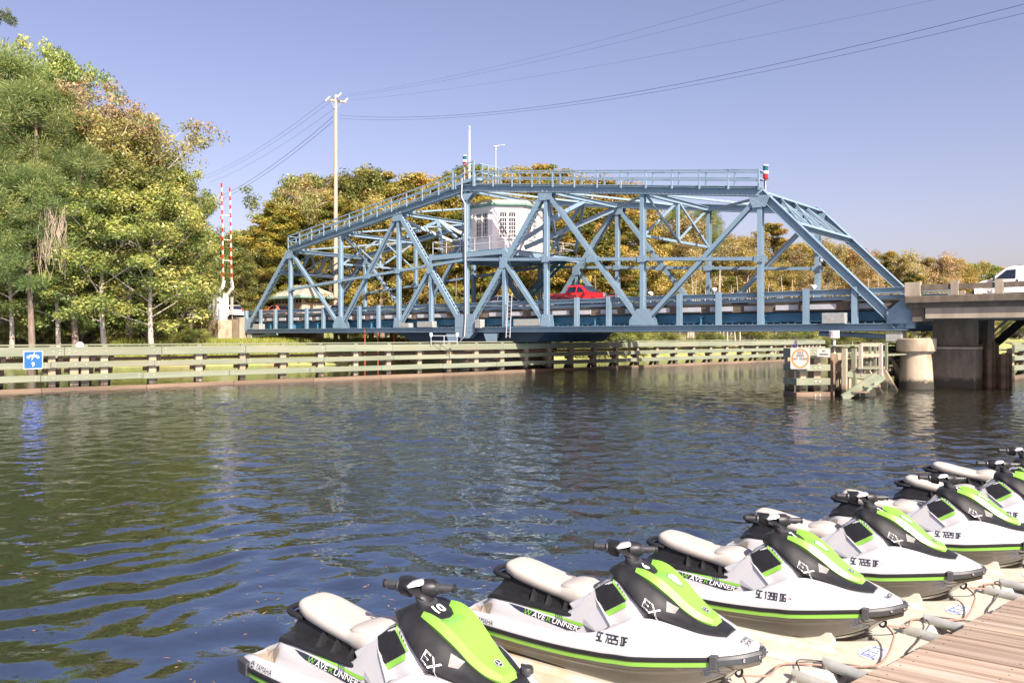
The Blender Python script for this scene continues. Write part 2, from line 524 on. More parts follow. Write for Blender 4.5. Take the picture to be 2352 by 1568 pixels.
riv = MB()         # rivet heads: tiny, joined
def rivet(p, n, r=0.035):
    a, S, N = ortho(n, ZD)
    riv.add([p + S * r, p + N * r, p - S * r, p - N * r, p + a * r * 0.9], [(0, 1, 4), (1, 2, 4), (2, 3, 4), (3, 0, 4)])
def gusset(s, z, pts, v):
    """plates on both faces of a truss joint, with rows of rivets; pts are (du, dz)"""
    for sg in (-1, 1):
        vv = v + sg * 0.235
        q = [B(s * P_ + a, vv, z + b) for a, b in pts]
        MB().slab(q, VD * (sg * 0.025)).build('gusset_plate', ST, bridge)
    cu = sum(a for a, b in pts) / len(pts); cz = sum(b for a, b in pts) / len(pts)
    for a, b in pts:
        for t in (0.25, 0.42, 0.59, 0.76):
            for w in (-0.07, 0.07):
                dx, dz = (a - cu), (b - cz)
                l = math.hypot(dx, dz) + 1e-6
                if v < 1: rivet(B(s * P_ + cu + dx * t - dz / l * w, v - 0.265, z + cz + dz * t + dx / l * w), -VD)

for ti, v in enumerate((0.0, W_)):
    # top chord, end posts, bottom chord
    for a, b in ((-3, 0), (0, 3)):
        for k in range(a, b):
            ib('top_chord', (k * P_, v, topz(k)), ((k + 1) * P_, v, topz(k + 1)), 0.62, 0.56, ZD)
    laced('end_post', (-4 * P_ + 0.1, v, BOT + 0.1), (-3 * P_, v, topz(3)), 0.5, 0.5)
    ib('end_post', (3 * P_, v, topz(3)), (4 * P_ - 0.5, v, BOT + 0.1), 0.5, 0.56, ZD)
    for k in range(-4, 4):
        ib('bottom_chord', (k * P_, v, BOT), ((k + 1) * P_, v, BOT), 0.58, 0.46, ZD)
    # verticals
    for k in range(-3, 4):
        ib('vertical_post', (k * P_, v, BOT + 0.2), (k * P_, v, topz(k) - 0.2), 0.35, 0.40)
    for s in (-0.5, 0.5):
        ib('vertical_post', (s * P_, v, BOT + 0.2), (s * P_, v, 10.5), 0.34, 0.40)
    for s in (-4, 4):
        ib('vertical_post', (s * P_ + (0.15 if s > 0 else -0.15), v, BOT - 0.1), (s * P_ + (0.15 if s > 0 else -0.15), v, 6.0), 0.46, 0.40)
    # diagonals
    for sg in (-1, 1):
        laced('diagonal_brace', (sg * 0.45, v, BOT + 0.4), (sg * P_ * 0.985, v, topz(1) - 0.2), 0.46, 0.46)
        ib('diagonal_brace', (sg * P_, v, topz(1) - 0.2), (sg * 2 * P_, v, BOT + 0.3), 0.36, 0.40)
        ib('diagonal_brace', (sg * 2 * P_, v, BOT + 0.3), (sg * 3 * P_, v, topz(3) - 0.2), 0.32, 0.36)
        ib('diagonal_brace', (sg * 0.5 * P_, v, 9.3), (sg * 1 * P_, v, BOT + 0.3), 0.36, 0.40)
    # middle struts
    for k in (-3, -2, -1, 0, 1, 2):
        ib('mid_strut', (k * P_, v, midz(k)), ((k + 1) * P_, v, midz(k + 1)), 0.25, 0.42)
    # gussets
    gusset(0, BOT, [(-1.2, 1.35), (1.2, 1.35), (1.2, -0.2), (0.55, -0.75), (-0.55, -0.75), (-1.2, -0.2)], v)
    gusset(0, topz(0), [(-1.0, -0.55), (1.0, -0.55), (0.35, -1.1), (-0.35, -1.1)], v)
    for sg in (-1, 1):
        gusset(sg * 2, BOT, [(-1.05, 0.25), (1.05, 0.25), (1.0, 0.65), (0.35, 1.45), (-0.35, 1.45), (-1.0, 0.65)], v)
        gusset(sg, BOT, [(-0.55, 0.25), (0.55, 0.25), (0.4, 1.2), (-0.3, 1.2)] if sg > 0 else [(-0.55, 0.25), (0.55, 0.25), (0.3, 1.2), (-0.4, 1.2)], v)
        gusset(sg, topz(1), [(-0.75, -0.3), (0.75, -0.3), (0.6, -0.9), (-0.6, -0.9)], v)
        gusset(sg * 3, topz(3), [(-0.75, -0.2), (0.75, -0.25), (0.45, -1.0), (-0.45, -1.0)], v)
        gusset(sg * 0.5, 9.3, [(-0.4, 0.45), (0.4, 0.1), (0.42, -0.5), (-0.42, -0.6)], v)
        gusset(sg * 4, BOT, [(-1.1 * sg, 0.2), (0.3 * sg, 0.2), (0.3 * sg, 1.6), (-0.3 * sg, 1.6), (-1.1 * sg, 0.9)], v)
        for k in (1, 2, 3):
            gusset(sg * k, midz(k), [(-0.35, -0.22), (0.35, -0.22), (0.35, 0.22), (-0.35, 0.22)], v)
        gusset(sg * 1.5, midz(1.5), [(-0.45, -0.24), (0.45, -0.24), (0.45, 0.24), (-0.45, 0.24)], v)
for i in range(150):      # rivet rows along chord flanges
    t = i / 149
    s = -3.95 + 7.9 * t
    rivet(B(s * P_, -0.12, BOT + 0.26), ZD, 0.05)
    s = -2.95 + 5.9 * t
    rivet(B(s * P_, -0.28, topz(s) - 0.22), -VD, 0.045)
    if t > 0: rivet(B((-2.9 + 5.8 * t) * P_, -0.2, midz(-2.9 + 5.8 * t) + 0.15), ZD, 0.045)
tag(riv.build('rivets', ST, bridge), kind='stuff')

# overhead bracing between the trusses
for k in range(-3, 4):
    ib('cross_strut', (k * P_, 0.25, topz(k) - 0.15), (k * P_, W_ - 0.25, topz(k) - 0.15), 0.32, 0.36, ZD)
for k in range(-3, 3):
    br('lateral_brace', (k * P_, 0.2, topz(k) - 0.1), ((k + 1) * P_, W_ - 0.2, topz(k + 1) - 0.1), 0.22, 0.16, ZD)
    br('lateral_brace', ((k + 1) * P_, 0.2, topz(k + 1) - 0.28), (k * P_, W_ - 0.2, topz(k) - 0.28), 0.22, 0.16, ZD)
for k in (-2, 2):          # hung sway frames
    zt, zb, h = topz(k) - 0.2, 10.4, W_ / 2
    br('sway_strut', (k * P_, 0.2, zb), (k * P_, W_ - 0.2, zb), 0.2, 0.2, UD)
    br('sway_hanger', (k * P_, h, zb), (k * P_, h, zt), 0.26, 0.22, UD)
    for a, b in ((0.2, h), (h, 0.2), (h, W_ - 0.2), (W_ - 0.2, h)):
        br('sway_brace', (k * P_ + (0.09 if b > a else -0.09), a, zt), (k * P_ + (0.09 if b > a else -0.09), b, zb), 0.17, 0.12, UD)
for k in (-1, 1):          # heavier frames beside the cabin
    zt, zb, h = topz(k) - 0.3, 10.9, W_ / 2
    br('sway_hanger', (k * P_, h, zt), (k * P_ - 4.2 * (k > 0) + 4.2 * (k < 0), h + 1.0, zb), 0.3, 0.26, UD)
    br('sway_brace', (k * P_, h, zt), (k * P_ * 0.5, 1.4, zb), 0.34, 0.26, UD)
    br('sway_brace', (k * P_, h, zt), (k * P_ * 0.5, W_ - 0.3, zb), 0.34, 0.26, UD)
    br('sway_brace', (k * P_, W_ - 0.2, zt), (k * P_ * 0.5, 2.6, zb - 0.2), 0.4, 0.3, UD)
    br('sway_brace', (k * P_, 0.2, zt - 0.4), (k * P_ * 0.5, 7.4, zb), 0.3, 0.24, UD)
    br('sway_brace', (k * P_ * 0.97, 0.1, zt - 2.3), (k * P_, h, zt), 0.3, 0.24, UD)
for sg in (-1, 1):          # end portals lying in the plane of the end posts
    def ep(t, v):
        return (sg * P_ * (3 + t), v, topz(3) + (BOT + 0.1 - topz(3)) * t)
    n_ = ortho(B(*ep(1, 0)) - B(*ep(0, 0)), VD)
    pn = (B(*ep(1, 0)) - B(*ep(0, 0))).cross(VD).normalized()
    t0, t1 = 0.015, 0.27
    MB().ibeam(B(*ep(t0, 0.2)), B(*ep(t0, W_ - 0.2)), 0.34, 0.42, pn).build('portal_strut', ST, bridge)
    MB().ibeam(B(*ep(t1, 0.2)), B(*ep(t1, W_ - 0.2)), 0.34, 0.42, pn).build('portal_strut', ST, bridge)
    nb = 4
    for i in range(nb):
        va, vb = 0.25 + (W_ - 0.5) * i / nb, 0.25 + (W_ - 0.5) * (i + 1) / nb
        if i: MB().bar(B(*ep(t0, va)), B(*ep(t1, va)), 0.3, 0.2, pn).build('portal_post', ST, bridge)
        MB().bar(B(*ep(t0, va)), B(*ep(t1, vb)), 0.2, 0.14, pn).build('portal_brace', ST, bridge)
        if i < nb // 2 or sg < 0: MB().bar(B(*ep(t1, va)) + pn * 0.16, B(*ep(t0, vb)) + pn * 0.16, 0.14, 0.1, pn).build('portal_brace', ST, bridge)

# walkway with railings along the near top chord
def wz(s): return topz(s) + 0.33
for a, b in ((-3.0, -0.12), (0.14, 3.0)):
    MB().slab([B(a * P_, -0.3, wz(a)), B(b * P_, -0.3, wz(b)), B(b * P_, 0.65, wz(b)), B(a * P_, 0.65, wz(a))], (0, 0, 0.06)).build('walkway', ST, bridge)
    n = 12
    for v in (-0.33, 0.68):
        for i in range(n + 1):
            s = a + (b - a) * i / n
            br('railing_post', (s * P_, v, wz(s) - (0.2 if v < 0 else 0)), (s * P_ + 0.0, v, wz(s) + 1.12), 0.12, 0.10, VD)
        br('handrail', (a * P_, v, wz(a) + 1.10), (b * P_, v, wz(b) + 1.10), 0.10, 0.10, VD)
        br('midrail', (a * P_, v, wz(a) + 0.56), (b * P_, v, wz(b) + 0.56), 0.10, 0.08, VD)
    e = a if a < -1 else b
    for h in (1.1, 0.56):
        br('handrail', (e * P_, -0.33, wz(e) + h), (e * P_, 0.68, wz(e) + h), 0.08, 0.08, ZD)
MB().slab([B(-1.1, -0.35, 16.25), B(1.25, -0.35, 16.55), B(1.25, 0.7, 16.55), B(-1.1, 0.7, 16.25)], (0, 0, 0.3)).build('walkway', ST, bridge)
for u, h in ((-1.35, 1.75), (1.2, 2.1)):
    for v in (-0.4, 0.7):
        br('railing_post', (u, v, 16.0), (u, v, 16.1 + h), 0.16, 0.12, VD)
for v in (-0.4, 0.7):
    for h in (0.0, 0.8):
        br('handrail', (-1.35, v, 17.8 - h), (1.2, v, 18.15 - h), 0.1, 0.1, VD)
for v in (0.7, 2.0):
    br('railing_post', (1.9, v, 16.2), (1.9, v, 17.9), 0.14, 0.12, VD)
br('handrail', (1.9, -0.35, 17.85), (1.9, 2.0, 17.85), 0.1, 0.1, ZD)
br('handrail', (1.9, -0.35, 17.1), (1.9, 2.0, 17.1), 0.1, 0.1, ZD)

# deck: floor beams, stringers, slab, kerb plates, guard rails
for k in range(-8, 9):
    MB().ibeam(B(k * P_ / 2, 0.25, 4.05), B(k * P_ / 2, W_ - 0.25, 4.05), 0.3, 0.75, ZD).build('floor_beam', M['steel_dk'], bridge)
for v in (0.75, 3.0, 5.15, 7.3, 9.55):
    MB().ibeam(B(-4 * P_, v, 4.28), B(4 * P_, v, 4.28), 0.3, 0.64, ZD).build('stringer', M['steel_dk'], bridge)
MB().slab([B(-4 * P_, 0.78, 4.8), B(4 * P_, 0.78, 4.8), B(4 * P_, W_ - 0.78, 4.8), B(-4 * P_, W_ - 0.78, 4.8)], (0, 0, 0.5 * K)).build('deck_slab', M['asphalt'], bridge)
for v0, v1 in ((0.42, 0.75), (W_ - 0.75, W_ - 0.42)):
    MB().slab([B(-4 * P_, v0, 4.64), B(4 * P_, v0, 4.64), B(4 * P_, v1, 4.64), B(-4 * P_, v1, 4.64)], (0, 0, 0.56 * K)).build('kerb', M['conc_dk'], bridge)
plate_m = None
for i in range(30):
    u = -33.6 + i * 2.3
    if abs(u) < 0.9: continue
    L_ = 1.55 + 0.25 * math.sin(i * 2.1)
    MB().box(B(u, 0.36, 4.9), UD * (L_ / 2), VD * 0.04, ZD * 0.17).build('kerb_plate', M['grey'], bridge)
for v, sg in ((0.28, -1), (W_ - 0.28, 1)):
    for k in range(-4, 4):
        MB().ibeam(B(k * P_, v, 5.78), B((k + 1) * P_, v, 5.78), 0.3, 0.36, ZD, 0.03).build('guard_rail', ST, bridge)
        MB().bar(B(k * P_, v + 0.1, 5.4), B((k + 1) * P_, v + 0.1, 5.4), 0.24, 0.1, VD).build('guard_rail', ST, bridge)
for k in range(-4, 4):
    for t in (1 / 3, 2 / 3):
        s = k + t
        if -1 <= s <= 1: continue
        for v in (0.0, W_):
            MB().ibeam(B(s * P_, v, BOT + 0.2), B(s * P_, v, 6.05), 0.36, 0.3, VD, 0.03).build('rail_post', ST, bridge)
# far footway with a picket railing
MB().slab([B(-4 * P_, W_ + 0.45, 5.0), B(4 * P_, W_ + 0.45, 5.0), B(4 * P_, W_ + 1.9, 5.0), B(-4 * P_, W_ + 1.9, 5.0)], (0, 0, 0.15)).build('footway', M['conc_dk'], bridge)
pk = MB()
for i in range(300):
    u = -4 * P_ + 8 * P_ * (i + 0.5) / 300
    pk.bar(B(u, W_ + 1.85, 5.15), B(u, W_ + 1.85, 6.25), 0.035, 0.035, VD)
tag(pk.build('railing_pickets', ST, bridge), kind='stuff')
for z in (5.25, 6.27):
    br('handrail', (-4 * P_, W_ + 1.85, z), (4 * P_, W_ + 1.85, z), 0.08, 0.06, VD)

# cabin platform
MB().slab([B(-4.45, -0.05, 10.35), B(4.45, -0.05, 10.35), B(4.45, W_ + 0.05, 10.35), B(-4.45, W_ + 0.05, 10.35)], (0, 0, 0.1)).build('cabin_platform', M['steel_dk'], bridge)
for v in (-0.05, W_ / 3, 2 * W_ / 3, W_ + 0.05):
    ib('platform_beam', (-4.5, v, 10.15), (4.5, v, 10.15), 0.44, 0.26, VD)
for u in (-4.5, -1.5, 1.5, 4.5):
    ib('platform_beam', (u, 0, 10.12), (u, W_, 10.12), 0.42, 0.26, UD)
prl = [(-4.4, 0.1), (4.4, 0.1), (4.4, W_ - 0.1), (-4.4, W_ - 0.1)]
for i in range(4):
    a, b = prl[i], prl[(i + 1) % 4]
    for h in (0.55, 1.1):
        MB().tube([B(a[0], a[1], 10.5 + h), B(b[0], b[1], 10.5 + h)], 0.035, 6).build('handrail', M['grey'], bridge, smooth=True)
    n = 5
    for j in range(n):
        t = j / n
        p = (a[0] + (b[0] - a[0]) * t, a[1] + (b[1] - a[1]) * t)
        MB().tube([B(*p, 10.4), B(*p, 11.6)], 0.035, 6).build('railing_post', M['grey'], bridge, smooth=True)
# stairs down from the platform on the far side
for v in (8.6, 9.4):
    br('stair_stringer', (4.0, v, 10.2), (-2.5, v, 5.3), 0.3, 0.06, VD, m=M['steel_dk'])
for i in range(16):
    t = (i + 0.5) / 16
    MB().slab([B(4.0 - 6.5 * t - 0.12, 8.62, 10.2 - 4.9 * t), B(4.0 - 6.5 * t + 0.12, 8.62, 10.2 - 4.9 * t), B(4.0 - 6.5 * t + 0.12, 9.38, 10.2 - 4.9 * t), B(4.0 - 6.5 * t - 0.12, 9.38, 10.2 - 4.9 * t)], (0, 0, 0.04)).build('stair_tread', M['steel_dk'], bridge)
for v in (8.6, 9.4):
    MB().tube([B(4.0, v, 11.2), B(-2.5, v, 6.3)], 0.035, 6).build('handrail', ST, bridge)
# caged ladder at the crown and the little ladder by the water
def ladder(a, b, name='ladder', w=0.45, cage=False):
    p0, p1 = B(*a), B(*b)
    lp = MB()
    for sg in (-1, 1):
        lp.tube([p0 + UD * (sg * w / 2), p1 + UD * (sg * w / 2)], 0.035, 6)
    n = int((p1 - p0).length / 0.32)
    for i in range(n):
        q = p0 + (p1 - p0) * ((i + 0.5) / n)
        lp.tube([q - UD * (w / 2), q + UD * (w / 2)], 0.02, 5)
    if cage:
        for i in range(7):
            q = p0 + (p1 - p0) * (i / 6)
            lp.tube([q + UD * (0.4 * math.cos(t)) + VD * (0.4 + 0.4 * math.sin(t)) for t in np.linspace(-math.pi / 2 - 0.6, 1.5 * math.pi - 0.6, 12)], 0.02, 4, cap=False)
        for t in (0.3, 1.57, 2.8):
            o_ = UD * (0.4 * math.cos(t)) + VD * (0.4 + 0.4 * math.sin(t))
            lp.tube([p0 + o_, p1 + o_], 0.02, 4)
    return lp.build(name, M['grey'] if not cage else ST, bridge)
ladder((5.2, -0.45, 2.9), (5.35, -0.35, 6.6))
ladder((-0.9, 0.6, 10.6), (-0.9, 0.6, 16.2), 'caged_ladder', cage=True)
# conduits, cabinets and machinery
MB().tube([B(-0.25, -0.32, 16.9), B(-0.3, -0.34, 15.2), B(0.15, -0.36, 14.6), B(0.18, -0.34, 4.6), B(0.1, -0.4, 3.0), B(-0.4, -0.4, 2.6)], 0.06, 8).build('conduit', M['grey'], bridge, smooth=True)
for u, v, z, a, b, c in ((-5.0, -0.1, 4.1, 1.1, 0.3, 0.28), (7.0, 0.1, 4.15, 1.5, 0.35, 0.3), (1.75, -0.2, 4.1, 0.35, 0.3, 0.4), (-8.0, 0.0, 4.05, 0.8, 0.3, 0.22), (31.7, -0.1, 4.15, 0.75, 0.35, 0.35), (-33.4, 0.1, 4.1, 0.7, 0.4, 0.32)):
    bevel(MB().box(B(u, v, z), UD * (a), VD * b, ZD * c).build('equipment_box', M['galv'], bridge), 0.03)
for u in (-1.6, 3.0):
    MB().slab([B(u - 0.8, -0.2, 3.3), B(u + 0.8, -0.2, 3.3), B(u + 0.45, -0.2, 2.5), B(u - 0.45, -0.2, 2.5)], VD * 0.3).build('bearing_bracket', ST, bridge)
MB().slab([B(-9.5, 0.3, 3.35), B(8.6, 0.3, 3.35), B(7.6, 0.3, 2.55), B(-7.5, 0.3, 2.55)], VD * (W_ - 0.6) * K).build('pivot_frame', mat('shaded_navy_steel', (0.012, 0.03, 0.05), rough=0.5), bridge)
MB().lathe(B(0, W_ / 2, 1.9), [(3.9 * K, 0), (3.9 * K, 0.7)], 32).build('pivot_drum', M['dark'], bridge, smooth=True)
mb = MB()
for sg in (-1, 1):
    MB().tube([B(sg * 34.8, 0.2, 3.0), B(sg * 32.5, 0.6, 3.15), B(sg * 30.5, 0.6, 3.2)], 0.16, 8).build('end_jack', ST, bridge, smooth=True)
    bevel(MB().box(B(sg * 35.1, 0.3, 3.0), UD * 0.5, VD * 0.5, ZD * 0.3).build('end_bearing', M['galv'], bridge), 0.05)

# navigation lanterns, mast and aerials: things standing on the top chord
def lantern(u, v, z, lab, h=1.1):
    t = thing('navigation_lantern', lab, 'navigation light', B(u, v, z), 0, 'navigation lanterns on the bridge top')
    c = B(u, v, z)
    MB().tube([c, c + ZD * h], 0.04, 6).build('stem', M['grey'], t)
    c = c + ZD * h
    MB().lathe(c, [(0.2, 0), (0.21, 0.06), (0.17, 0.08), (0.17, 0.36), (0.2, 0.38)], 16).build('red_lens', mat('red_lens', (0.35, 0.01, 0.01), rough=0.15), t, smooth=True)
    MB().lathe(c + ZD * 0.38, [(0.21, 0), (0.23, 0.1), (0.21, 0.2)], 16).build('collar', M['white'], t, smooth=True)
    MB().lathe(c + ZD * 0.58, [(0.17, 0), (0.17, 0.36)], 16).build('green_lens', mat('green_lens', (0.0, 0.07, 0.09), rough=0.15), t, smooth=True)
    MB().lathe(c + ZD * 0.94, [(0.21, 0), (0.2, 0.06), (0.07, 0.1)], 16).build('cap', M['white'], t, smooth=True)
lantern(26.95, 0.6, 12.4, 'red and green navigation lantern at the right end of the bridge railing', 1.1)
lantern(-0.75, 0.5, 16.5, 'red and green navigation lantern beside the mast at the bridge crown', 1.75)
t = thing('flag_mast', 'tall bare white mast rising from the bridge crown', 'mast', B(-0.15, 0.5, 16.5))
MB().tube([B(-0.15, 0.5, 16.5), B(-0.15, 0.5, 21.4)], 0.1, 10, r1=0.06).build('pole', M['white'], t, smooth=True)
MB().lathe(B(-0.15, 0.5, 21.4), [(0.1, 0), (0.12, 0.1), (0.03, 0.25)], 10).build('cap', M['grey'], t, smooth=True)
t = thing('dish_aerial', 'small white aerial on a thin rod above the cabin', 'aerial', B(2.0, 1.6, 16.4))
MB().tube([B(2.0, 1.6, 16.4), B(2.0, 1.6, 19.6)], 0.045, 6).build('rod', M['grey'], t)
MB().lathe(B(2.0, 1.6, 19.55), [(0.06, -0.2), (0.14, 0), (0.26, 0.06), (0.24, 0.14), (0.05, 0.18)], 12).build('head', M['white'], t, smooth=True)
MB().bar(B(2.2, 1.6, 19.7), B(3.0, 1.6, 19.65), 0.1, 0.06).build('arm', M['white'], t)
def floodlight(p, lab, h=0.9, face=(0, -1, 0), grp='white floodlights'):
    t = thing('floodlight', lab, 'floodlight', p, 0, grp)
    p = Vector(p)
    MB().tube([p, p + ZD * h], 0.05, 6).build('stem', M['grey'], t)
    f = Vector(face).normalized()
    MB().lathe(p + ZD * h - f * 0.05, [(0.1, -0.2), (0.2, 0.0), (0.22, 0.2), (0.18, 0.24)], 12, f + Vector((0, 0, -0.4))).build('lamp_head', M['white'], t, smooth=True)
    return t
floodlight(B(26.9, 10.9, 8.0), 'white floodlight high on the far right bridge post', 0.9, (1, -0.4, 0))
floodlight(B(26.7, 9.9, 5.9), 'white floodlight on the far guard rail by the last upright post', 0.9, (-1, -0.4, 0))
floodlight(B(18.6, 9.9, 5.9), 'white floodlight on the far guard rail left of the large clear panel', 1.0, (-1, -0.4, 0))
floodlight(B(12.6, 9.9, 5.9), 'dark backed floodlight on the far guard rail right of the pickup', 0.9, (1, 1, 0))
floodlight(B(-3.2, 9.9, 5.9), 'white floodlight on the far rail just left of the silver sedan', 1.0, (0, -1, 0))
floodlight(B(-15.2, 9.7, 8.4), 'white floodlight on the far post above the brick-walled hut', 0.9, (0, -1, 0))

# pivot pier
pier = thing('pivot_pier', 'round dark concrete pier under the middle of the bridge', 'pier', B(0, W_ / 2, 0))
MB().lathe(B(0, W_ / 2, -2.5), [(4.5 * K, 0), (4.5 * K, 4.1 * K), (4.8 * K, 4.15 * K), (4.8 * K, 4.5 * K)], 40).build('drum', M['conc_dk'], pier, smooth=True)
MB().lathe(B(0, W_ / 2, 2.0), [(1.5, 0), (1.5, 0.55)], 20).build('bearing', M['dark'], pier, smooth=True)

# ------------------------------------------------------------------ the operator's octagonal cabin on the platform
house = thing('control_cabin', 'white octagonal operator cabin with many-paned windows inside the bridge', 'cabin', B(0, W_ / 2, 10.45))
hc_ = B(0, W_ / 2, 10.45)
SIDE = 2.72 * K
AP = SIDE * 1.2071
HZ0, HZ1 = 10.45 * K, 14.55 * K
def wallpart(mb, o, e, n, x0, x1, z0, z1, t=0.22):
    mb.box(o + e * ((x0 + x1) / 2) - n * (t / 2) + ZD * ((z0 + z1) / 2), e * ((x1 - x0) / 2), n * (t / 2), ZD * ((z1 - z0) / 2))
for i in range(8):
    ang = math.atan2(-VD.y, -VD.x) + i * math.pi / 4
    n = Vector((math.cos(ang), math.sin(ang), 0)); e = Vector((-n.y, n.x, 0))
    o = Vector((hc_.x, hc_.y, 0)) + n * AP
    w = MB(); hw = SIDE / 2
    wx0, wx1, z0, z1 = -0.82, 0.82, HZ0 + 1.35, HZ1 - 0.5
    wallpart(w, o, e, n, -hw, wx0, HZ0, HZ1); wallpart(w, o, e, n, wx1, hw, HZ0, HZ1)
    wallpart(w, o, e, n, wx0, wx1, HZ0, z0); wallpart(w, o, e, n, wx0, wx1, z1, HZ1)
    wall = w.build('wall', M['wall_white'], house)
    win = MB().box(o - n * 0.19 + ZD * ((z0 + z1) / 2), e * 0.8, n * 0.01, ZD * ((z1 - z0) / 2 - 0.01)).build('window', M['glass'], house)
    fr = MB()
    zt = z1 - 0.62
    def bar_(x0, x1, za, zb, d=0.05):
        fr.box(o - n * (0.17 - d / 2) + e * ((x0 + x1) / 2) + ZD * ((za + zb) / 2), e * ((x1 - x0) / 2), n * (d / 2), ZD * ((zb - za) / 2))
    bar_(-0.82, -0.74, z0, z1, 0.09); bar_(0.74, 0.82, z0, z1, 0.09); bar_(-0.11, 0.11, z0 + 0.09, z1 - 0.09, 0.09)
    bar_(-0.74, 0.74, z0, z0 + 0.09, 0.1); bar_(-0.74, 0.74, z1 - 0.09, z1, 0.1); bar_(-0.74, -0.112, zt, zt + 0.14, 0.085); bar_(0.112, 0.74, zt, zt + 0.14, 0.085)
    for c in (-0.425, 0.425):
        for x in (c - 0.105, c + 0.105):
            bar_(x - 0.018, x + 0.018, z0 + 0.09, zt, 0.045); bar_(x - 0.018, x + 0.018, zt + 0.14, z1 - 0.09, 0.045)
        for j in range(1, 5):
            z = z0 + 0.09 + (zt - z0 - 0.09) * j / 5
            bar_(c - 0.31, c + 0.31, z - 0.018, z + 0.018, 0.04)
    fr.build('window_frame', M['white'], win)
    MB().box(o + n * 0.03 + ZD * (z0 - 0.06), e * 0.95, n * 0.07, ZD * 0.05).build('sill', M['white'], win)
def octa(r, z):
    return [Vector((hc_.x + r / math.cos(math.pi / 8) * math.cos(math.atan2(-VD.y, -VD.x) + (k + 0.5) * math.pi / 4), hc_.y + r / math.cos(math.pi / 8) * math.sin(math.atan2(-VD.y, -VD.x) + (k + 0.5) * math.pi / 4), z)) for k in range(8)]
MB().rings([octa(AP + 0.02, HZ1), octa(AP + 0.32, HZ1 + 0.08), octa(AP + 0.34, HZ1 + 0.26), octa(AP + 0.1, HZ1 + 0.27)]).build('gutter', M['copper'], house)
MB().rings([octa(AP + 0.22, HZ1 + 0.275), octa(AP + 0.2, HZ1 + 0.55), octa(AP - 0.1, HZ1 + 0.57)]).build('parapet', M['stone'], house)
MB().rings([octa(AP - 0.15, HZ1 + 0.575), octa(1.2, HZ1 + 0.85), octa(0.1, HZ1 + 0.9)]).build('roof', M['stone'], house)
MB().lathe(Vector((hc_.x, hc_.y, HZ1 + 0.86)), [(0.45, 0), (0.45, 0.15), (0.1, 0.3)], 12).build('roof_vent', M['copper'], house, smooth=True)
# ------------------------------------------------------------------ concrete approach on the right bank
app = thing('concrete_approach', 'weathered concrete approach span with post and rail parapet', 'bridge approach', B(44, W_ / 2, 0))
U0, U1 = 35.9, 62.0
CD, CM, CP = M['conc_dk'], M['conc'], M['conc_pale']
def slab_uv(mb, u0, u1, v0, v1, z0, z1):
    return mb.slab([B(u0, v0, z0), B(u1, v0, z0), B(u1, v1, z0), B(u0, v1, z0)], (0, 0, (z1 - z0) * K))
bevel(slab_uv(MB(), U0, U1, -0.9, W_ + 0.9, 4.95, 5.34).build('deck_slab', CD, app), 0.03)
slab_uv(MB(), U0, U1, -0.62, W_ + 0.62, 4.66, 4.95).build('deck_haunch', CD, app)
slab_uv(MB(), U0 + 0.02, U1, 0.4, W_ - 0.4, 5.342, 5.352).build('road_surface', M['asphalt'], app)
for v in (-0.3, 2.6, 5.15, 7.7, W_ - 0.3):
    slab_uv(MB(), U0 + 1.0, U1, v - 0.28, v + 0.28, 4.06, 4.66).build('girder', CM, app)
slab_uv(MB(), U0 + 0.3, U0 + 0.95, -0.5, W_ + 0.5, 3.9, 4.66).build('end_diaphragm', CD, app)
for v in (-0.55, W_ + 0.55):
    u = U0 + 0.35
    while u < U1:
        wd = 0.42 if u < U0 + 1 else 0.2
        bevel(slab_uv(MB(), u - wd, u + wd, v - 0.16, v + 0.16, 5.342, 6.14).build('parapet_post', CP if False else M['conc'], app), 0.02)
        slab_uv(MB(), u + wd, u + 2.15 - 0.2, v - 0.1, v + 0.1, 5.68, 5.98).build('parapet_rail', CD, app)
        u += 2.15
pier2 = thing('bridge_pier', 'dark flared concrete pier under the end of the approach span', 'pier', B(38, 1, 0))
slab_uv(MB(), 36.75, 38.85, 1.7, 3.3, 2.35, 4.2).build('upper_wall', CD, pier2)  # dark concrete on this pier carries the deck's shade in its colour
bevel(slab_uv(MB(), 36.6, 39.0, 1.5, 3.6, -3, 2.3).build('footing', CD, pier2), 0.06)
slab_uv(MB(), 36.57, 39.03, 1.47, 3.63, 2.302, 2.42).build('ledge', CM, pier2)
slab_uv(MB(), 36.9, 39.3, -0.4, W_ + 0.4, 4.2, 4.64 - 0.6 + 0.01).build('pier_cap', CM, pier2) if False else None
for vv, lab in ((7.4, 'dark concrete column at the far side of the approach span'),):
    q = thing('bridge_column', lab, 'column', B(38, vv, 0))
    slab_uv(MB(), 37.4, 38.6, vv, vv + 2.2, -3, 4.05).build('shaft', CD, q)
    slab_uv(MB(), 37.2, 38.8, vv - 0.2, vv + 2.4, -3, 1.2).build('footing', CD, q)
for uu, vv, lab in ((48.5, 0.3, 'near column of the next bent of the approach span'), (48.5, 8.8, 'far column of the next bent of the approach span')):
    q = thing('bridge_column', lab, 'column', B(uu, vv, 0))
    MB().lathe(B(uu, vv, -3), [(0.6, 0), (0.6, 7.05 * K)], 20).build('shaft', CD, q, smooth=True)
pil = thing('round_pier', 'stained round concrete pillar with a thick cap at the bridge end', 'pier', B(35.7, 1.7, 0))
pc = B(36.15, 0.5, 0)
MB().lathe(pc + ZD * -3, [(1.0, 0), (1.0, 3.0), (0.86, 5.2)], 32).build('shaft', M['conc_pale'], pil, smooth=True)
MB().lathe(pc + ZD * 2.2, [(0.95, 0), (0.98, 0.1), (1.12, 0.13), (1.15, 0.85), (1.1, 0.92)], 32).build('cap', M['conc_pale'], pil, smooth=True)
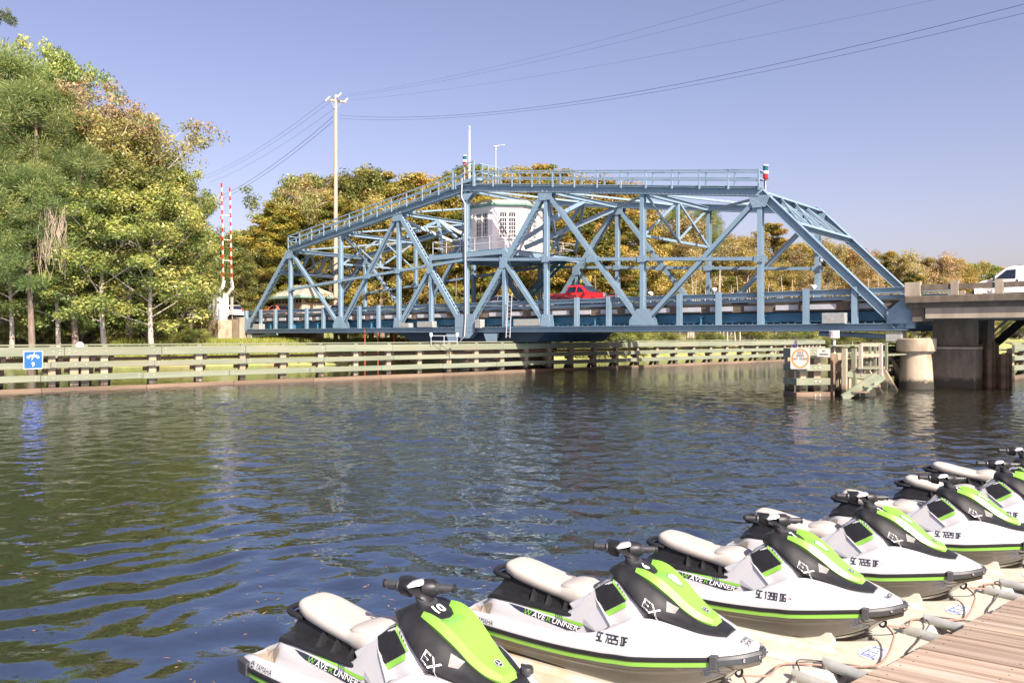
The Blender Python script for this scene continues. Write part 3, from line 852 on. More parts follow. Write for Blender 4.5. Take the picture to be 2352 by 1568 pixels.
# far rest pillar under the other truss
pil2 = thing('round_pier', 'round concrete pillar under the far truss end in deep shade', 'pier', B(35.7, 9.4, 0))
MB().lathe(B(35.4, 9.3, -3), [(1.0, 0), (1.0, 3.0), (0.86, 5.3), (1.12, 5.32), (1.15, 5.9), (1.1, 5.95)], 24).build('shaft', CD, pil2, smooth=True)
for i in range(9):          # timber piles in the shade behind the pier
    p = B(38.5 + 0.7 * (i % 3), 4.2 + 1.1 * (i // 3), 0)
    tag(MB().tube([(p.x, p.y, -2), (p.x, p.y, 2.6 + 0.5 * math.sin(i * 2.2))], 0.2, 8).build('timber_pile', M['wet'], None, smooth=True), 'round dark timber pile standing in the shade behind the right pier', 'pile', 'timber piles behind the right pier')
st = thing('steel_stairs', 'dark steel stairs climbing to the approach from the water', 'stairs', B(44, 10, 0))
a0, a1 = at(2276, 800, 58), at(2368, 722, 55)
for o_ in (Vector((0, 0, 0)), Vector((0.35, 0.8, 0))):
    MB().bar(a0 + o_, a1 + o_, 0.45, 0.1, VD).build('stringer', M['dark'], st)
    MB().tube([a0 + o_ + ZD * 1.0, a1 + o_ + ZD * 1.0], 0.045, 6).build('handrail', M['galv'], st)
    MB().tube([a0 + o_ + ZD * 0.6, a1 + o_ + ZD * 0.6], 0.03, 6).build('handrail', M['galv'], st)
for i in range(10):
    q = a0 + (a1 - a0) * ((i + 0.5) / 10) + Vector((0.17, 0.4, 0.05))
    MB().box(q, UD * 0.14, Vector((0.17, 0.4, 0)), ZD * 0.02).build('tread', M['dark'], st)
MB().box(a0 + Vector((-0.5, 0.3, -0.1)), UD * 0.8, VD * 0.7, ZD * 0.08).build('landing', M['dark'], st)
for sg in (-1, 1):
    MB().tube([a0 + Vector((-0.5 + sg * 0.5, 0.3, -5)), a0 + Vector((-0.5 + sg * 0.5, 0.3, -0.15))], 0.1, 8).build('leg', M['dark'], st)

# ------------------------------------------------------------------ abutment, road and barrier gate on the left bank
abt = thing('left_abutment', 'pale concrete abutment and sloping wing wall at the left bridge end', 'abutment', B(-37.5, W_ / 2, 0))
slab_uv(MB(), -38.5, -36.3, -0.9, W_ + 0.9, 0.5, 5.0).build('front_wall', CP, abt)
MB().slab([B(-38.5, -0.9, 0.8), B(-38.5, -0.9, 5.0), B(-40.6, -1.7, 4.9), B(-43.6, -2.6, 2.7), B(-43.6, -2.6, 0.8)], VD * 0.4).build('wing_wall', CP, abt)
slab_uv(MB(), -36.28, -35.9, -0.9, 0.6, 1.5, 5.2).build('bearing_wall', CM, abt)
MB().slab([B(-38.5, 0.2, 5.1), B(-90, 0.2, 5.1), B(-90, W_ - 0.2, 5.1), B(-38.5, W_ - 0.2, 5.1)], (0, 0, 0.2)).build('road', M['asphalt'], abt)
emb = MB()
emb.rings([[B(u, -6, 1.6), B(u, -1.0, 5.0), B(u, W_ + 1.0, 5.0), B(u, W_ + 7, 1.6)] for u in (-38.6, -50, -95)])
tag(emb.build('embankment', M['ground']), None, None, None, 'structure')
gp = at(506, 738, 98); gp.z = 5.1
gate = thing('barrier_gate', 'white bridge barrier gate with two raised red and white striped arms', 'barrier gate', gp)
bevel(MB().box(gp + ZD * -1.1, UD * 1.15, VD * 0.9, ZD * 1.15).build('plinth', CP, gate), 0.03)
bevel(MB().box(gp + ZD * 1.7 - UD * 0.1, UD * 0.8, VD * 0.55, ZD * 1.65).build('cabinet', M['white'], gate), 0.06)
bevel(MB().box(gp + ZD * 0.75 + UD * 0.5 - VD * 0.6, UD * 0.62, VD * 0.1, ZD * 0.7).build('door', M['grey'], gate), 0.02)
for sg, o_ in ((-1, 0.0), (1, 0.45)):
    pp = [gp + VD * (sg * 0.66) + ZD * 0.6 + UD * 0.45, gp + VD * (sg * 0.66) + ZD * 3.1 + UD * 0.4, gp + VD * (sg * 0.66) + ZD * 4.0 + UD * 1.75, gp + VD * (sg * 0.5) + ZD * 4.8 + UD * 1.75]
    am = MB()
    for i in range(3):
        am.bar(pp[i], pp[i + 1], 0.42, 0.16, VD)
    am.build('crank_arm', M['white'], gate)
    base = pp[3] + ZD * -0.05
    if sg < 0: base = base - UD * 0.15
    d_ = Vector((-0.018, 0, 1)).normalized()
    n = 22
    L_ = 11.9 - o_
    arm = MB()
    for i in range(n):
        arm.mi = i % 2
        arm.bar(base + d_ * (L_ * i / n), base + d_ * (L_ * (i + 1) / n), 0.2, 0.1, VD)
    a_ = arm.build('arm', [M['white'], M['red']], gate)
    if sg < 0:
        for j in range(4):
            MB().box(base + d_ * (L_ * (0.25 + 0.2 * j)) - UD * 0.2, UD * 0.12, VD * 0.1, ZD * 0.1).build('lamp', M['red'], a_)
for z in (2.5, 5.0, 8.0):
    MB().bar(gp + UD * 1.65 + ZD * (4.8 + z) - VD * 0.5, gp + UD * 1.65 + ZD * (4.8 + z) + VD * 0.5, 0.06, 0.06).build('spacer', M['white'], gate)
sg2 = thing('road_sign', 'pale grey back of a road sign beside the barrier gate', 'road sign', at(478, 730, 99))
q = at(478, 735, 99)
MB().tube([(q.x, q.y, 3.0), (q.x, q.y, 7.0)], 0.05, 6).build('post', M['galv'], sg2)
MB().box((q.x - 0.1, q.y - 0.06, 6.6), UD * 0.85, VD * 0.02, ZD * 0.85).build('panel', M['grey'], sg2)
sg3 = thing('road_sign', 'narrow upright white sign at the left end of the bridge rail', 'road sign', B(-38.0, -0.4, 5.2))
MB().tube([B(-38.2, -0.5, 4.6), B(-38.2, -0.5, 6.4)], 0.05, 6).build('post', M['galv'], sg3)
MB().box(B(-38.2, -0.56, 6.6), UD * 0.28, VD * 0.02, ZD * 1.1).build('panel', M['white'], sg3)
# second gate further back, seen between the trees
q = at(440, 762, 118)
g2 = thing('barrier_gate', 'distant raised red and white barrier arm seen among the left trees', 'barrier gate', q)
MB().box((q.x, q.y, 5.4), UD * 0.5, VD * 0.4, ZD * 1.2).build('cabinet', M['white'], g2)
arm = MB()
for i in range(16):
    arm.mi = i % 2
    arm.bar((q.x - 0.12 * i * 0.62, q.y, 6.4 + i * 0.62), (q.x - 0.12 * (i + 1) * 0.62, q.y, 6.4 + (i + 1) * 0.62), 0.22, 0.1, VD)
arm.build('arm', [M['white'], M['red']], g2)

# ------------------------------------------------------------------ brick-walled hut behind the bridge
hp = at(697, 760, 117); hp.z = 4.6
hut = thing('tender_hut', 'small pale hut with a low green metal hipped roof behind the truss', 'hut', hp)
M['hut_wall'] = mat('hut_wall', (0.42, 0.33, 0.25), (0.34, 0.26, 0.2), scale=2, rough=0.9, bump=0.2)
M['hut_roof'] = mat('hut_roof', (0.34, 0.33, 0.27), (0.25, 0.27, 0.23), scale=1.2, rough=0.6, c3=(0.24, 0.17, 0.12), scale3=0.7, amt3=0.6)
he, hn = UD, VD
MB().box(hp + ZD * 2.0, he * 3.4, hn * 2.6, ZD * 2.0).build('wall', M['hut_wall'], hut)
for i in range(4):
    MB().box(hp + ZD * 1.9 + he * (-2.5 + 1.7 * i) - hn * 2.62, he * 0.07, hn * 0.04, ZD * 1.9).build('pilaster', M['hut_wall'], hut)
    MB().box(hp + ZD * 3.6 + he * (-2.55 + 1.7 * i) - hn * 2.62, he * 0.65, hn * 0.03, ZD * 0.25).build('window', M['glass'], hut)
MB().box(hp + ZD * 1.5 - he * 2.3 - hn * 2.63, he * 0.8, hn * 0.03, ZD * 1.5).build('door', M['dark'], hut)
MB().box(hp + ZD * 3.6 + he * 3.42 , he * 0.03, hn * 2.0, ZD * 0.25).build('window', M['glass'], hut)
def rect(a, b, z): return [hp + he * (sx * a) + hn * (sy * b) + ZD * z for sx, sy in ((-1, -1), (1, -1), (1, 1), (-1, 1))]
MB().rings([rect(4.5, 3.6, 4.0), rect(4.5, 3.6, 4.3), rect(4.4, 3.5, 4.3)]).build('fascia', M['copper'], hut)
rf = MB().rings([rect(4.42, 3.52, 4.305), rect(1.4, 0.35, 6.1)]).build('roof', M['hut_roof'], hut)
for i in range(9):
    x = -4.0 + i
    y1 = 0.35; x1 = max(-1.4, min(1.4, x))
    MB().bar(hp + he * x - hn * 3.5 + ZD * 4.36, hp + he * x1 - hn * (0.35 + max(0, abs(x) - 1.4) * 1.0) + ZD * (6.14 - max(0, abs(x) - 1.4) * 0.58), 0.06, 0.06).build('seam', M['hut_roof'], rf)

# ------------------------------------------------------------------ vehicles
def tyre(c, ax, r, w, parent, mrim):
    ax = Vector(ax).normalized()
    wl = MB().lathe(c - ax * (w / 2), [(r * 0.62, 0), (r * 0.95, 0.0), (r, w * 0.2), (r, w * 0.8), (r * 0.95, w), (r * 0.62, w)], 22, ax).build('wheel', M['black_rubber'], parent, smooth=True)
    rm = MB().lathe(c - ax * (w / 2 - 0.01) , [(r * 0.63, 0.0), (r * 0.6, w * 0.5), (r * 0.6, w - 0.03), (r * 0.2, w - 0.0)], 18, ax)
    rm.build('rim', mrim, wl, smooth=True)
    sp = MB()
    a, S, N = ortho(ax, ZD)
    for k in range(6):
        t = k * math.pi / 3
        d = S * math.cos(t) + N * math.sin(t)
        sp.bar(c + ax * (w / 2 + 0.0) + d * (0.15 * r), c + ax * (w / 2 + 0.0) + d * (0.6 * r), 0.09, 0.04, ax)
    sp.build('spokes', mrim, wl)
M['black_rubber'] = mat('rubber', (0.018, 0.018, 0.018), rough=0.8)
M['rim'] = mat('wheel_rim', (0.55, 0.54, 0.52), rough=0.25, metallic=0.8)
M['lamp_glass'] = mat('lamp_glass', (0.6, 0.6, 0.62), rough=0.1, metallic=0.4)
M['tail_red'] = mat('tail_lamp', (0.45, 0.01, 0.01), rough=0.2)
M['chrome'] = mat('chrome', (0.7, 0.7, 0.7), rough=0.12, metallic=1.0)

def vehicle(name, label, cat, pos, heading, paint, side, width, cabin, wheels, r, windows, shields, tumble=0.14, lights=True, extra=None, size=1.0):
    """side: lower body outline (x, z); cabin: greenhouse outline (x, z) narrower at the top; x forward"""
    t = thing(name, label, cat, pos)
    X_ = Vector(heading).normalized(); Y_ = ZD.cross(X_); pos = Vector(pos)
    def P(x, y, z): return pos + X_ * x + Y_ * y + ZD * z
    hw = width / 2
    # outline with wheel arches cut from the sill line
    zs = min(z for x, z in side)
    out = list(side)
    arches = []
    for wx in sorted(wheels, reverse=True):
        arches += [(wx + (r * 1.18) * math.cos(a), max(zs, r + (r * 1.18) * math.sin(a))) for a in np.linspace(0.0, math.pi, 9)]
    def sect(y, k):
        return [P(x, y, z) for x, z in out]
    # body as rings across the width: tucked sides
    poly = out + [(x, z) for x, z in reversed(arches)] if False else out + arches
    ys = [-hw + 0.02, -hw, hw, hw - 0.02]
    body = MB()
    n = len(poly)
    A = [P(x, -hw, z) for x, z in poly]; Bq = [P(x, hw, z) for x, z in poly]
    body.add(A + Bq, [tuple(range(n - 1, -1, -1)), tuple(range(n, 2 * n))] + [(i, (i + 1) % n, n + (i + 1) % n, n + i) for i in range(n)])
    o = body.build('body', paint, t, smooth=True)
    bm = bmesh.new(); bm.from_mesh(o.data)
    bmesh.ops.triangulate(bm, faces=[f for f in bm.faces if len(f.verts) > 4]); bm.to_mesh(o.data); bm.free()
    bevel(o, 0.07, 3, 40)
    MB().box(P((side[0][0] + side[-1][0]) / 2 * 0 + sum(wheels) / 2, 0, r + 0.1), X_ * (abs(wheels[0] - wheels[1]) / 2 + r * 1.3), Y_ * (hw - 0.28), ZD * 0.25).build('chassis', M['dark'], t)
    zc0 = cabin[0][1]; zc1 = max(z for x, z in cabin)
    def yc(z): return hw - 0.06 - tumble * (z - zc0) / (zc1 - zc0)
    A = [P(x, -yc(z), z) for x, z in cabin]; Bq = [P(x, yc(z), z) for x, z in cabin]
    n = len(cabin)
    cb = MB().add(A + Bq, [tuple(range(n - 1, -1, -1)), tuple(range(n, 2 * n))] + [(i, (i + 1) % n, n + (i + 1) % n, n + i) for i in range(n)]).build('cab', paint, t, smooth=True)
    bevel(cb, 0.08, 3, 30)
    for wnd in windows:
        for sg in (-1, 1):
            w = MB().slab([P(x, sg * (yc(z) + 0.004), z) for x, z in wnd], Y_ * (sg * 0.012)).build('side_window', M['glass'], t)
    for (xa, za), (xb, zb) in shields:
        dx = 0.012 if xa > 0 and xa > xb or xa > xb else -0.012
        nrm = Vector((0, 0, 0)) + (X_ * (zb - za) + ZD * (xa - xb)).normalized() * (1 if xa > xb else 1)
        if xa < xb: nrm = (X_ * -(zb - za) + ZD * (xb - xa)).normalized()
        MB().slab([P(xa, -yc(za) + 0.1, za), P(xa, yc(za) - 0.1, za), P(xb, yc(zb) - 0.1, zb), P(xb, -yc(zb) + 0.1, zb)], nrm * 0.03).build('windscreen' if xa > xb else 'rear_window', M['glass'], t)
    for wx in wheels:
        for sg in (-1, 1):
            tyre(P(wx, sg * (hw - 0.13), r), Y_ * sg, r, 0.25, t, M['rim'])
    if extra: extra(P, X_, Y_, t, hw)
    t.scale = (size, size, size)
    return t

M['pickup'] = mat('red_car_paint', (0.60, 0.012, 0.02), (0.54, 0.012, 0.018), rough=0.22, coat=1.0)
M['silver'] = mat('silver_car_paint', (0.45, 0.45, 0.47), rough=0.25, metallic=0.5, coat=0.8)
M['white_car'] = mat('white_car_paint', (0.78, 0.75, 0.74), rough=0.25, coat=0.8)
M['dark_car'] = mat('dark_car_paint', (0.02, 0.025, 0.04), rough=0.2, coat=1.0)
def pick_extra(P, X_, Y_, t, hw):
    MB().box(P(2.93, 0, 0.98), X_ * 0.03, Y_ * 0.62, ZD * 0.2).build('grille', M['dark'], t)
    MB().box(P(2.965, 0, 0.98), X_ * 0.015, Y_ * 0.66, ZD * 0.03).build('grille_bar', M['chrome'], t)
    tag(MB().box(P(2.985, 0, 0.98), X_ * 0.012, Y_ * 0.2, ZD * 0.06).build('emblem', M['red'], t))
    bevel(MB().box(P(2.95, 0, 0.55), X_ * 0.1, Y_ * 0.98, ZD * 0.13).build('front_bumper', M['chrome'], t), 0.03)
    for sg in (-1, 1):
        MB().box(P(2.9, sg * 0.8, 1.0), X_ * 0.06, Y_ * 0.17, ZD * 0.15).build('headlight', M['lamp_glass'], t)
        MB().box(P(2.96, sg * 0.82, 0.62), X_ * 0.06, Y_ * 0.08, ZD * 0.06).build('fog_lamp', M['lamp_glass'], t)
        bevel(MB().box(P(1.15, sg * (hw + 0.14), 1.28), X_ * 0.07, Y_ * 0.13, ZD * 0.13).build('wing_mirror', M['pickup'], t), 0.02)
        MB().box(P(-2.9, sg * 0.88, 1.02), X_ * 0.03, Y_ * 0.08, ZD * 0.2).build('tail_lamp', M['tail_red'], t)
        for x in (0.25, -0.85):
            MB().box(P(x, sg * (hw + 0.015), 1.02), X_ * 0.1, Y_ * 0.02, ZD * 0.025).build('door_handle', M['chrome'], t)
        for x in (1.32, 0.1, -0.98):
            MB().box(P(x, sg * (hw + 0.001), 0.85), X_ * 0.008, Y_ * 0.004, ZD * 0.3).build('door_seam', M['dark'], t)
    MB().box(P(-1.98, 0, 1.21), X_ * 0.86, Y_ * 0.76, ZD * 0.012).build('bed_liner', M['dark'], t)
    MB().box(P(-2.9, 0, 0.52), X_ * 0.1, Y_ * 0.9, ZD * 0.1).build('rear_bumper', M['chrome'], t)
ROAD = 5.3 * K + 0.01
def onroad(u, v):
    p = B(u, v, 0); p.z = ROAD + (0.0 if u < 35.8 else 0.05)
    return p
vehicle('pickup_truck', 'bright red crew cab pickup truck crossing the bridge', 'pickup truck', onroad(10.5, 2.6), UD, M['pickup'],
        [(2.9, 0.45), (2.93, 0.7), (2.9, 1.12), (2.75, 1.2), (1.45, 1.3), (-1.05, 1.27), (-2.9, 1.22), (-2.92, 0.5)], 2.03,
        [(1.5, 1.24), (0.55, 1.86), (0.2, 1.92), (-0.85, 1.9), (-1.08, 1.22)], [1.85, -1.75], 0.41,
        [[(1.05, 1.3), (0.5, 1.72), (0.22, 1.78), (0.18, 1.3)], [(0.08, 1.3), (0.08, 1.78), (-0.72, 1.76), (-0.86, 1.3)]], [((1.42, 1.3), (0.6, 1.83)), ((-1.06, 1.3), (-0.88, 1.85))], 0.2, extra=pick_extra, size=1.03)
def van_extra(P, X_, Y_, t, hw):
    bevel(MB().box(P(2.82, 0, 0.52), X_ * 0.1, Y_ * 0.95, ZD * 0.16).build('front_bumper', M['dark'], t), 0.03)
    for sg in (-1, 1):
        MB().box(P(2.72, sg * 0.8, 0.98), X_ * 0.1, Y_ * 0.2, ZD * 0.14).build('headlight', M['lamp_glass'], t)
        bevel(MB().box(P(1.62, sg * (hw + 0.13), 1.36), X_ * 0.06, Y_ * 0.13, ZD * 0.16).build('wing_mirror', M['dark'], t), 0.02)
        MB().box(P(0.32, sg * (hw + 0.012), 1.12), X_ * 0.05, Y_ * 0.02, ZD * 0.12).build('door_handle', M['dark'], t)
        for x in (1.75, 0.15):
            MB().box(P(x, sg * (hw + 0.001), 0.85), X_ * 0.008, Y_ * 0.004, ZD * 0.35).build('door_seam', M['grey'], t)
vehicle('cargo_van', 'white cargo van on the concrete approach at the right edge', 'van', onroad(40.6, 7.6), -UD, M['white_car'],
        [(2.75, 0.4), (2.8, 0.7), (2.72, 1.05), (2.3, 1.22), (1.9, 1.28), (-2.85, 1.3), (-2.85, 0.4)], 2.0,
        [(2.0, 1.22), (1.02, 2.02), (0.6, 2.14), (-2.6, 2.12), (-2.82, 1.22)], [1.85, -1.6], 0.37,
        [[(1.62, 1.3), (0.95, 1.9), (0.42, 1.92), (0.42, 1.3)]], [((1.92, 1.3), (1.08, 1.98))], 0.18, extra=van_extra)
def sedan(name, label, u, v, hd, paint):
    def ex(P, X_, Y_, t, hw):
        for sg in (-1, 1):
            MB().box(P(2.2, sg * 0.65, 0.66), X_ * 0.06, Y_ * 0.2, ZD * 0.08).build('headlight', M['lamp_glass'], t)
            MB().box(P(-2.28, sg * 0.66, 0.78), X_ * 0.05, Y_ * 0.2, ZD * 0.09).build('tail_lamp', M['tail_red'], t)
            bevel(MB().box(P(0.85, sg * (hw + 0.08), 0.98), X_ * 0.06, Y_ * 0.09, ZD * 0.07).build('wing_mirror', paint, t), 0.02)
    return vehicle(name, label, 'car', onroad(u, v), hd, paint,
        [(2.25, 0.3), (2.3, 0.55), (2.15, 0.74), (1.1, 0.9), (-1.5, 0.95), (-2.25, 0.92), (-2.3, 0.32)], 1.8,
        [(1.15, 0.86), (0.35, 1.36), (-0.1, 1.44), (-0.8, 1.4), (-1.75, 0.9)], [1.4, -1.35], 0.32,
        [[(0.85, 0.93), (0.3, 1.28), (-0.15, 1.35), (-0.15, 0.93)], [(-0.25, 0.93), (-0.25, 1.35), (-0.75, 1.31), (-1.25, 0.95)]], [((1.08, 0.92), (0.42, 1.33)), ((-1.68, 0.95), (-0.9, 1.38))], 0.22, extra=ex)
sedan('silver_sedan', 'silver sedan on the bridge half hidden behind the ladder', 1.9, 2.9, UD, M['silver'])
sedan('dark_sedan', 'dark sedan at the left end of the bridge before the hut', -28.2, 7.3, -UD, M['dark_car'])
def suv_extra(P, X_, Y_, t, hw):
    for sg in (-1, 1):
        MB().box(P(-2.3, sg * 0.8, 1.0), X_ * 0.04, Y_ * 0.1, ZD * 0.16).build('tail_lamp', M['tail_red'], t)
    MB().box(P(-0.9, -hw - 0.006, 0.86), X_ * 0.62, Y_ * 0.006, ZD * 0.12).build('red_lettering_panel', M['red'], t)
    MB().box(P(-0.9, hw + 0.006, 0.86), X_ * 0.62, Y_ * 0.006, ZD * 0.12).build('red_lettering_panel', M['red'], t)
vehicle('white_suv', 'white estate car with red side lettering by the left barrier gate', 'car', onroad(-44.6, 2.6), -UD, M['white_car'],
        [(2.3, 0.35), (2.35, 0.6), (2.2, 0.95), (1.2, 1.05), (-2.3, 1.08), (-2.35, 0.4)], 1.85,
        [(1.25, 1.0), (0.5, 1.62), (-0.2, 1.7), (-2.0, 1.66), (-2.3, 1.02)], [1.45, -1.4], 0.35,
        [[(0.95, 1.1), (0.45, 1.52), (-0.35, 1.58), (-0.35, 1.1)], [(-0.5, 1.1), (-0.5, 1.58), (-1.8, 1.54), (-2.0, 1.1)]], [((1.18, 1.08), (0.56, 1.58)), ((-2.28, 1.1), (-2.06, 1.6))], 0.2, extra=suv_extra)
sedan('red_hatchback', 'small orange red car behind the left end of the bridge rail', -33.2, 2.7, UD, mat('orange_car_paint', (0.65, 0.16, 0.06), rough=0.25, coat=0.8))

# ------------------------------------------------------------------ people on the far platform
def person(label, pos, face, top, legs, arm_up=0.0):
    t = thing('person', label, 'person', pos)
    f = Vector((face[0], face[1], 0)).normalized(); s_ = Vector((f.y, -f.x, 0)); pos = Vector(pos)
    def P(a, b, z): return pos + s_ * a + f * b + ZD * z
    vs = [P(0, 0, 0.95), P(0, 0.01, 1.15), P(0, 0.02, 1.38), P(0, 0.03, 1.5), P(0, 0.05, 1.6), P(0, 0.06, 1.7),
          P(0.1, 0, 0.88), P(0.11, 0.04, 0.5), P(0.11, -0.02, 0.09), P(0.12, 0.14, 0.04),
          P(-0.1, 0, 0.88), P(-0.12, 0.0, 0.5), P(-0.13, -0.06, 0.09), P(-0.14, 0.1, 0.04),
          P(0.2, 0.01, 1.4), P(0.26, -0.02, 1.12), P(0.22, 0.2, 0.98), P(0.2, 0.3, 0.98),
          P(-0.2, 0.01, 1.4), P(-0.26, -0.02, 1.12), P(-0.22, 0.2, 0.98), P(-0.2, 0.3, 0.98)]
    es = [(0, 1), (1, 2), (2, 3), (3, 4), (4, 5), (0, 6), (6, 7), (7, 8), (8, 9), (0, 10), (10, 11), (11, 12), (12, 13), (2, 14), (14, 15), (15, 16), (16, 17), (2, 18), (18, 19), (19, 20), (20, 21)]
    rr = [0.15, 0.15, 0.17, 0.07, 0.105, 0.085, 0.095, 0.065, 0.05, 0.045, 0.095, 0.065, 0.05, 0.045, 0.065, 0.048, 0.038, 0.035, 0.065, 0.048, 0.038, 0.035]
    me = bpy.data.meshes.new('body'); me.from_pydata(vs, es, [])
    me.materials.append(M['skin']); me.materials.append(top); me.materials.append(legs)
    o = link('body', me, t)
    sk = o.modifiers.new('skin', 'SKIN')
    for i, r_ in enumerate(rr):
        me.skin_vertices[0].data[i].radius = (r_, r_ * 0.8)
    me.skin_vertices[0].data[0].use_root = True
    o.modifiers.new('sub', 'SUBSURF').levels = 1
    dg = bpy.context.evaluated_depsgraph_get()
    m2 = bpy.data.meshes.new_from_object(o.evaluated_get(dg))
    o.modifiers.clear(); o.data = m2
    m2.materials.clear()
    for q in (M['skin'], top, legs): m2.materials.append(q)
    for p in m2.polygons:
        z = p.center.z - pos.z
        p.material_index = 0 if z > 1.44 else (1 if z > 0.93 else 2)
        p.use_smooth = True
    return t
M['skin'] = mat('skin', (0.5, 0.28, 0.19), rough=0.6)
M['hivis'] = mat('hivis', (0.55, 0.85, 0.05), rough=0.7)
M['navy'] = mat('dark_cloth', (0.02, 0.022, 0.035), rough=0.9)
pz = 10.45 * K
for u, v, lab, tp in ((2.9, 9.2, 'person in a yellow-green safety vest at the platform rail', M['hivis']), (1.6, 9.3, 'person in dark clothes standing left of the safety vest', M['navy'])):
    p = B(u, v, 0); p.z = pz
    person(lab, p, (0.3, -1), tp, M['navy'])

# ------------------------------------------------------------------ timber fenders along the channel
FQ = Vector((-28.75, 44.7, 0)); FT = Vector((0.743, 0.669, 0)).normalized(); FN = Vector((0.669, -0.743, 0)).normalized()
bolts = MB()
LEV = ((2.08, 2.61, 'top'), (1.37, 1.72, 'mid'), (0.60, 0.98, 'low'), (-0.10, 0.22, 'wet'))
def fender(root, o, t, n, q0, q1, piles, seg=5.8, seed=1, walk=True, capz=(2.69, 2.77)):
    g = random.Random(seed)
    def F(q, d, z): return o + t * q - n * d + ZD * z
    for li, (z0, z1, k) in enumerate(LEV):
        q = q0 - g.random() * seg * 0.7 * 0
        first = True
        while q < q1 - 0.05:
            e = min(q1, q + (seg * (0.35 + 0.5 * g.random()) if first else seg + g.uniform(-0.3, 0.3)))
            first = False
            dz0, dz1 = g.uniform(-0.02, 0.02), g.uniform(-0.02, 0.02)
            th = 0.26 if k == 'wet' else 0.2
            th0 = g.uniform(-0.012, 0.012)
            m_ = MB(); 
            m_.add([F(q + 0.012, th0, z0 + dz0), F(e - 0.012, th0, z0 + dz1), F(e - 0.012, th, z0 + dz1), F(q + 0.012, th, z0 + dz0),
                    F(q + 0.012, th0, z1 + dz0), F(e - 0.012, th0, z1 + dz1), F(e - 0.012, th, z1 + dz1), F(q + 0.012, th, z1 + dz0)],
                   [(0, 1, 5, 4), (1, 2, 6, 5), (2, 3, 7, 6), (3, 0, 4, 7), (4, 5, 6, 7), (3, 2, 1, 0)])
            bevel(m_.build('rail_plank', M['wet'] if k == 'wet' else M['fender'], root), 0.018, 1)
            if k != 'wet':
                for qq in (q + 0.25, e - 0.25):
                    for zz in (0.3, 0.7):
                        bolts.lathe(F(qq, 0.0, z0 + (z1 - z0) * zz), [(0.035, -0.01), (0.035, 0.025), (0.015, 0.03)], 6, n)
            q = e
    for q in piles:
        if q0 <= q <= q1:
            w = 0.21 + g.uniform(-0.015, 0.02)
            tl = g.uniform(-0.02, 0.02)
            mb = MB()
            mb.prism([(-w, -w), (w, -w), (w, w), (-w, w)], F(q, 0.46, -2.5), F(q + tl, 0.46 , 2.3), t, -n)
            bevel(mb.build('pile', M['pile'], root), 0.03, 1)
            MB().bar(F(q + 0.5, 2.3, -1.0), F(q + 0.5, 0.62, 2.0), 0.26, 0.26, t).build('batter_brace', M['pile'], root)
            MB().bar(F(q - 0.42, 0.75, 1.2), F(q + 0.55, 0.75, 1.2), 0.25, 0.2, n).build('block', M['wet'], root)
            MB().box(F(q, 0.36, 2.655), t * 0.14, n * 0.1, ZD * 0.04).build('spacer_block', M['fender'], root)
            for zz in (2.35, 1.55, 0.8):
                bolts.lathe(F(q, 0.0, zz), [(0.04, -0.01), (0.04, 0.03), (0.015, 0.035)], 6, n)
    if walk:
        q = q0
        while q < q1 - 0.1:
            e = min(q1, q + 5.8)
            MB().slab([F(q + 0.01, 0.25, capz[0]), F(e - 0.01, 0.25, capz[0]), F(e - 0.01, 0.62, capz[0]), F(q + 0.01, 0.62, capz[0])], (0, 0, capz[1] - capz[0])).build('cap_plank', M['fender'], root)
            MB().slab([F(q + 0.01, 1.0, 2.1), F(e - 0.01, 1.0, 2.1), F(e - 0.01, 1.9, 2.1), F(q + 0.01, 1.9, 2.1)], (0, 0, 0.07)).build('walk_plank', M['fender'], root)
            MB().bar(F(q, 0.8, 1.85), F(e, 0.8, 1.85), 0.2, 0.15, n).build('back_rail', M['wet'], root)
            q = e
def qpx(px): return (HC * FPX / (135 - 0.04208 * px) - 44.7) / 0.669
PL = [qpx(122) - 2.9, qpx(122) - 5.8, qpx(122), qpx(173), qpx(198), qpx(243)]
q = qpx(353)
while q < 90: PL.append(q); q += 2.95 if q < 45 else 3.3
fl = thing('timber_fender', 'long green-tinted timber fender along the left side of the channel', 'fender', FQ)
fender(fl, FQ, FT, FN, -7.0, 88.5, PL)
t2 = (Matrix.Rotation(R(-16), 3, 'Z') @ FT); n2 = (Matrix.Rotation(R(-16), 3, 'Z') @ FN)
fl2 = thing('timber_fender', 'short far end section of the left timber fender turned outward', 'fender', FQ + FT * 88.8)
fender(fl2, FQ + FT * 88.9, (Matrix.Rotation(R(10), 3, 'Z') @ FT), (Matrix.Rotation(R(10), 3, 'Z') @ FN), 0, 12, [1.0, 2.6, 4.2, 5.8, 7.4, 9, 10.6], seed=4)
